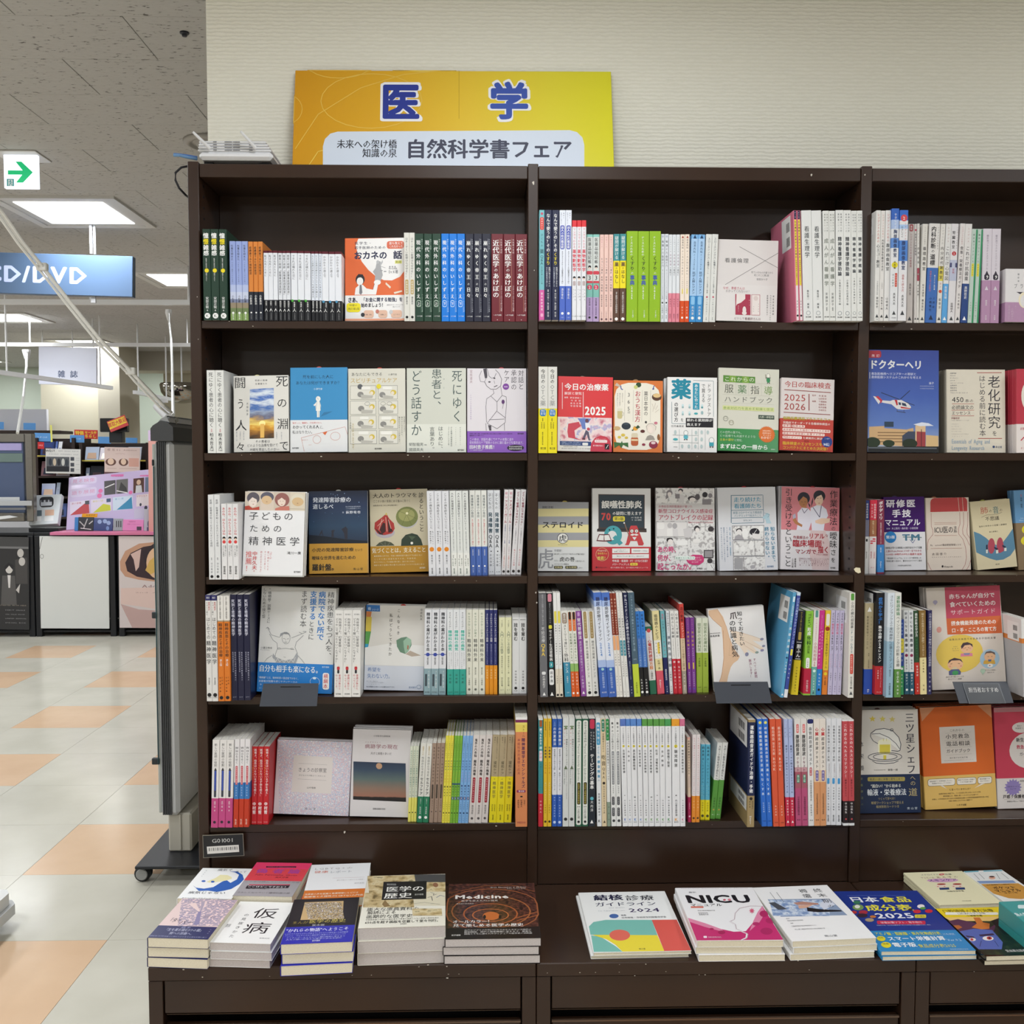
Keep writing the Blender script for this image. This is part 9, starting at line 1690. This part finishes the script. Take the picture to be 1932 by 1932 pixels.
cds = [(141, 148, 976, 1002, '4a88c8', 'bright blue edge of a display box left of the album cases', ''), (148, 177, 977, 1003, '3c3f44', 'grey floral album case before the lavender board', 'l 2 b8b8b8 150,985 160,995|l 2 b8b8b8 165,980 158,998|l 2 c8c8c8 168,990 175,984|l 1.5 d8d8d8 152,998 172,1000'), (177, 213, 979, 1003, '3a4a80', 'dark blue album case with pale figures, second in the row', 'e 188 986 4 4 9ab0d8|e 198 985 4 4 9ab0d8|e 205 988 4 4 9ab0d8|e 203 998 3 4 7a98c8'), (214, 232, 980, 1003, '98a0a4', 'grey album case with standing figures, third in the row', 'r 219 984 221 996 3a3c40|r 223 984 225 996 3a3c40|r 227 984 229 996 3a3c40'), (232, 271, 983, 1004, 'e08cc0', 'pink handwritten card leaning beside the album cases', 'h 243 256 987 3 a04078 抽選受付中|h 240 265 992 3 a04078 応募シリアルナンバー|r 258 996 267 1003 4a3a48'), (272, 290, 962, 1003, 'b8b8c4', 'grey portrait album case at the end of the row', 'e 282 990 4 7 6a6880|r 277 996 287 1003 5a5878'), (155, 184, 969, 976, 'e8a030', 'orange price strip before the lavender board', 'h 162 180 972 3 3a3020 期間限定')]
for x0, x1, y0, y1, col, lab, sp in cds:
	yy = yb + .02 if y1 > 980 else yb + .055
	cz = quad_board('album_case' if 'case' in lab else 'card', [(x0, y0), (x1, y0), (x1 - 1, y1), (x0 - 1, y1)], yy + .012, yy, .012 if 'case' in lab else .004, col, sp, lab, 'album' if 'case' in lab else 'card', rough=.12)
	if y1 > 980: rest(cz, zt + .031)
# listening kiosk
kc = quad_board('listening_station', [(63, 941), (116, 941), (109, 997), (54, 997)], yb + .16, yb + .04, .05, 'd4dadf', 'q 75 945 101 965 1c1e24|r 77 951 98 962 c8ccd4|r 78 951 83 955 3a3c44|r 86 951 91 955 3a3c44|r 93 951 98 955 3a3c44|e 66 963 2 2 4a4a50|r 64 970 79 981 5a6a74|r 85 970 102 981 e0b8a0|r 62 982 78 991 eceef0|r 84 982 101 991 eceef0', 'white listening station with small black display on the far counter', 'listening station'); rest(kc, zt + .055)
blk('station_stand', 54, 110, 1000, 1006.5, yb + .03, .2, m_bk, 'black stand under the white listening station', 'stand', bev=.002)
rest(bpy.data.objects['station_stand'], zt + .0255)
# steel framed screen
ysn = yb - .02
sf = empty('steel_framed_screen', 'large steel-framed screen cut by the left edge of the picture', 'screen', (Xx(30, ysn), ysn, zt + .03))
Ms = Matrix.Translation((-Xx(30, ysn), -ysn, -zt - .03))
m_ss = noise_mat('brushed_steel', [(.3, '7a7672'), (.7, 'a8a49e')], 60, 3, .25, st=(40, 40, 1)); m_ss.node_tree.nodes['Principled BSDF'].inputs['Metallic'].default_value = .8
def sp_(px0, px1, py0, py1, m, nm, dep=.06, dy=0):
	a, c = V(px0, py0, ysn), V(px1, py1, ysn)
	o = MB().box(a.x, c.x, ysn + dy, ysn + dep, c.z, a.z, m, bev=.004).obj(nm, sf); o.matrix_parent_inverse = Ms; return o
sp_(46, 64, 818, 984, m_ss, 'frame_side'); sp_(-90, 46, 818, 834, m_ss, 'frame_top'); sp_(-90, 46, 968, 984, m_ss, 'frame_bottom')
sp_(-90, 46, 834, 968, mat('54607c', .15), 'glass', .05, .012)
sp_(-90, 40, 836, 850, mat('a49cc8', .3), 'poster_strip', .012, .008); sp_(-90, 42, 855, 872, mat('6a7c78', .3), 'poster_strip', .012, .008)
MB(); tx = MB(); put_h(tx, '3.7', 0, .075, 0, .045, 0, mat('c8d4e8'), 1);
o = tx.obj('date_lettering', sf); p = V(16, 933, ysn); o.matrix_parent_inverse = Ms; o.matrix_world = Matrix.Translation((p.x, ysn + .0075, p.z))
for (x0, x1, y0, y1, c_, dy) in ((-60, 37, 938, 946, 'c8cacc', -.05), (-60, 60, 945, 954, 'b4b6b8', -.07), (-60, 48, 958, 962, '8a8c90', -.05)):
	a, c = V(x0, y0, ysn + dy), V(x1, y1, ysn + dy)
	o = MB().box(a.x, c.x, ysn + dy, ysn + dy + .004, c.z, a.z, mat(c_, .3), bev=.001).obj('caption_strip', sf); o.matrix_parent_inverse = Ms
A_ = V(-40, 985, yb - .15); B_ = V(36, 975, yb - .1)
tag(MB().prism([(A_.x, A_.z), (B_.x - .05, B_.z - .008), (B_.x, B_.z), (B_.x - .06, B_.z + .012), (A_.x, A_.z + .03)], yb - .16, yb - .12, mat('e4e4e4', .3)).obj('open_magazine'), 'white curled leaflet edge before the steel-framed screen', 'leaflet')
# pink banner strip
quad_board('banner', [(279, 812), (296, 812), (296, 1005), (281, 1005)], yb - .01, yb - .01, .008, 'e0a49c', 'r 279 812 296 832 d8c0e0|h 281 294 817 8 b080c8 櫻|h 281 294 826 8 b080c8 坂', 'narrow salmon pink banner stand beside the security gate', 'banner')

# record racks behind
yr = 7.4
m_rk = mat('2a1c18', .5)
def rack(px0, px1, pt, label, seed, Y, head):
	t = empty('record_rack', label, 'record rack', (Xx(px0, Y), Y, 0), 'dark record racks')
	Mr = Matrix.Translation((-Xx(px0, Y), -Y, 0))
	def rp_(mb, nm, **k):
		o = mb.obj(nm, t, **k); o.matrix_parent_inverse = Mr; return o
	x0, x1 = Xx(px0, Y), Xx(px1, Y); z1 = V(px0, pt, Y).z
	rp_(MB().box(x0, x0 + .03, Y, Y + .4, 0, z1, m_rk), 'side_panel'); rp_(MB().box(x1 - .03, x1, Y, Y + .4, 0, z1, m_rk), 'side_panel')
	rp_(MB().box(x0, x1, Y + .38, Y + .4, 0, z1, m_rk), 'back_panel')
	rs = random.Random(seed)
	zz = z1 - .17; k = 0
	while zz > .8:
		rp_(MB().box(x0 + .03, x1 - .03, Y - .01, Y + .38, zz - .02, zz, m_rk), 'shelf')
		if k == 0: rp_(MB().box(x0 + .03, x1 - .03, Y - .014, Y - .0105, zz - .012, zz, mat('c8b850')), 'price_rail')
		x = x0 + .05; nk = 0
		while x < x1 - .17:
			wd = rs.choice([.13, .13, .035, .02, .14]); hh = rs.uniform(.12, .145)
			col = rs.choice(['c8ccd8', '5a70b0', '3a4a80', 'e0e0e4', '8a94a8', '2c3038', 'b8c4d8', '7a5a60', 'd8d0d8', '4a5a90', 'a83040'])
			ln = rs.uniform(.02, .05)
			mb = MB(); mb.add([(0, 0, 0), (wd, 0, 0), (wd, .012, 0), (0, .012, 0), (0, ln, hh), (wd, ln, hh), (wd, ln + .012, hh), (0, ln + .012, hh)], [(3, 2, 1, 0), (4, 5, 6, 7), (0, 1, 5, 4), (1, 2, 6, 5), (2, 3, 7, 6), (3, 0, 4, 7)], mat(col, .12))
			mb.add([(wd * .15, -.0006, hh * .1), (wd * .85, -.0006, hh * .1), (wd * .8, ln * .55 - .0008, hh * .55), (wd * .2, ln * .55 - .0008, hh * .55)], [(0, 1, 2, 3)], mat(rs.choice(['c8a890', '2c3040', 'e8e8ea', 'a0a8c0', '4a3a40']), .15))
			o = mb.obj('record_sleeve'); o.location = (x, Y + .01, zz + .001)
			px, py = proj(x, Y, zz + .07)
			tag(o, f'{CN[col]} record sleeve, {ORDW[int(k)]} tier, {OW[min(10, nk)]} from left, {head}', 'record sleeve', 'record sleeves in the far racks')
			x += wd + .006; nk += 1
		zz -= .2; k += 1
CN = {'c8ccd8': 'pale grey', '5a70b0': 'mid blue', '3a4a80': 'dark blue', 'e0e0e4': 'white', '8a94a8': 'grey-blue', '2c3038': 'near-black', 'b8c4d8': 'ice blue', '7a5a60': 'dull brown', 'd8d0d8': 'pale pink', '4a5a90': 'blue', 'a83040': 'red'}
ORDW = ['top', 'second', 'third', 'fourth', 'fifth']
rack(64, 140, 826, 'dark record rack behind the white listening station', 3, yr, 'rack behind listening station')
rack(148, 280, 835, 'wide dark record rack behind the lavender board', 4, yr, 'rack behind lavender board')
blk('shelf_unit', -60, 115, 812, 818, 7.95, .3, m_rk, 'long dark shelf top below the grey partition', 'shelf')
# genre cards on top of the racks
k = 0
for x0, x1, y0, y1, Y, lab in ((44, 67, 798, 811, 7.95, 'light blue genre card, far left on the dark shelf top'), (-10, 7, 796, 810, 7.95, 'light blue genre card cut by the left picture edge'), (65, 96, 817, 833, yr, 'blue genre card over the rack behind the listening station'), (132, 159, 821, 835, yr, 'blue genre card between the red signs and the rack'), (185, 209, 824, 837, yr, 'blue genre card under the black monitor'), (237, 259, 826, 836, yr, 'blue genre card at the right of the black monitor')):
	quad_board('genre_card', [(x0, y0), (x1, y0), (x1, y1), (x0, y1)], Y + .03, Y + .03, .006, '5a94d0', f'h {x0 + 6} {x1 - 6} {(y0 + y1) / 2} 4 c8dcf4 J-POP' if x1 - x0 > 24 else '', lab, 'card')
quad_board('sale_sign', [(140, 811), (184, 811), (184, 828), (140, 828)], yr + .2, yr + .2, .008, 'c83830', 'hb 142 158 817 8 e8d040 特価|hb 160 182 816 6 e8d040 セール中|hb 160 182 823 8 e8d040 ちらし', 'red and yellow sale sign on top of the far rack', 'sign')
mn = empty('monitor', 'black monitor with a tilted red and yellow sign on top, above the racks', 'monitor', (Xx(210, 7.0), 7.0, V(210, 823, 7.0).z))
Mm = mn.location
a, c = V(188, 789, 7.0), V(240, 815, 7.0)
o = MB().box(a.x, c.x, 7.0, 7.06, c.z, a.z, mat('16171a', .25), bev=.005).obj('screen', mn); o.matrix_parent_inverse = Matrix.Translation(-Mm)
o = MB().box((a.x + c.x) / 2 - .05, (a.x + c.x) / 2 + .07, 7.02, 7.1, c.z - .1, c.z, mat('1d2024', .4), bev=.004).obj('stand', mn); o.matrix_parent_inverse = Matrix.Translation(-Mm)
quad_board('sale_sign', [(200, 786), (236, 792), (243, 812), (209, 806)], 6.96, 6.94, .006, 'c03030', 'p e0c030 202,788 235,794 240,806 207,801|hb 205 237 797 9 c04030 買取大歓迎', 'tilted red and yellow sign leaning on the black monitor', 'sign')
# posters hung before the racks
quad_board('wall_poster', [(86, 847), (152, 847), (152, 894), (86, 893)], yr - .06, yr - .06, .004, 'dcdad6', 'hb 86 106 851 6 2c2c34 WEST.|h 110 148 851 3 8a8a90 NEW_SINGLE_ALBUM|h 92 148 857 3 8a8a90 AWARD_WINNERS_2025|r 87 862 131 890 5a5c60|e 95 872 3 7 2c3440|e 103 872 3 7 c8b8a0|e 111 872 3 7 2c3038|e 119 872 3 7 c8c8c0|e 126 873 3 7 3a4048|r 88 880 130 890 24262c|r 133 862 140 869 4a4c54|r 133 873 140 880 4a4c54|r 133 883 140 890 4a4c54|l 1 b8b8b8 143,864 150,864|l 1 b8b8b8 143,868 150,868|l 1 b8b8b8 143,876 150,876|l 1 b8b8b8 143,886 150,886', 'white poster headed WEST with a dark group photo', 'poster', rough=.2)
quad_board('wall_poster', [(197, 844), (264, 844), (264, 891), (197, 891)], yr - .1, yr - .1, .004, 'e4ccc4', 'h 201 228 849 5 a07870 櫻坂46|h 233 258 849 4 a07870 Addiction|h 218 236 856 3 b89088 2ndアルバム|e 209 872 10 7 6a4840|e 209 871 6 6 e8c8b0|e 233 872 9 7 6a4840|e 233 871 5 6 e8c8b0|r 243 864 262 880 dca898|l .8 c0a098 202,884 220,884|l .8 c0a098 225,884 258,884', 'peach poster with two framed faces hung on the far rack', 'poster', rough=.2)
quad_board('red_tag', [(71, 834), (83, 834), (83, 847), (71, 847)], yr - .08, yr - .08, .004, 'c02c30', 'h 73 81 840 4 e8c8c8 SALE', 'small red tag left of the white WEST poster', 'tag')
quad_board('yellow_strip', [(94, 802), (98, 802), (99, 834), (96, 834)], yr - .02, yr - .02, .003, 'dcd870', '', 'narrow yellow upright strip before the partition', 'strip')
# low white plinth in the left foreground
a = V(34, 1745, .55); ztop_ = V(30, 1678, .55).z
xr = a.x
pn = empty('white_plinth', 'low white display plinth with rounded corner cut by the left edge', 'plinth', (xr - .4, .1, 0))
o = MB().prism([(xr - 1.2, -.5), (xr - .012, -.5), (xr - .012, .525), (xr - .03, .55), (xr - 1.2, .55)], ztop_ - .035, ztop_, mat('dddddb', .35), ax='z').obj('top_slab', pn); o.matrix_parent_inverse = Matrix.Translation((-(xr - .4), -.1, 0))
o = MB().prism([(xr - 1.2, -.52), (xr, -.52), (xr, .535), (xr - .02, .56), (xr - 1.2, .56)], .035, ztop_ - .036, mat('cfd0d0', .4), ax='z').obj('body', pn); o.matrix_parent_inverse = Matrix.Translation((-(xr - .4), -.1, 0))
o = MB().box(xr - 1.2, xr - .06, -.46, .5, 0, .034, mat('4a4a4c', .6)).obj('recessed_base', pn); o.matrix_parent_inverse = Matrix.Translation((-(xr - .4), -.1, 0))
bpy.data.scenes.remove(_fs)
bpy.data.objects.remove(_fo); bpy.data.curves.remove(_fc)
bpy.context.view_layer.update()
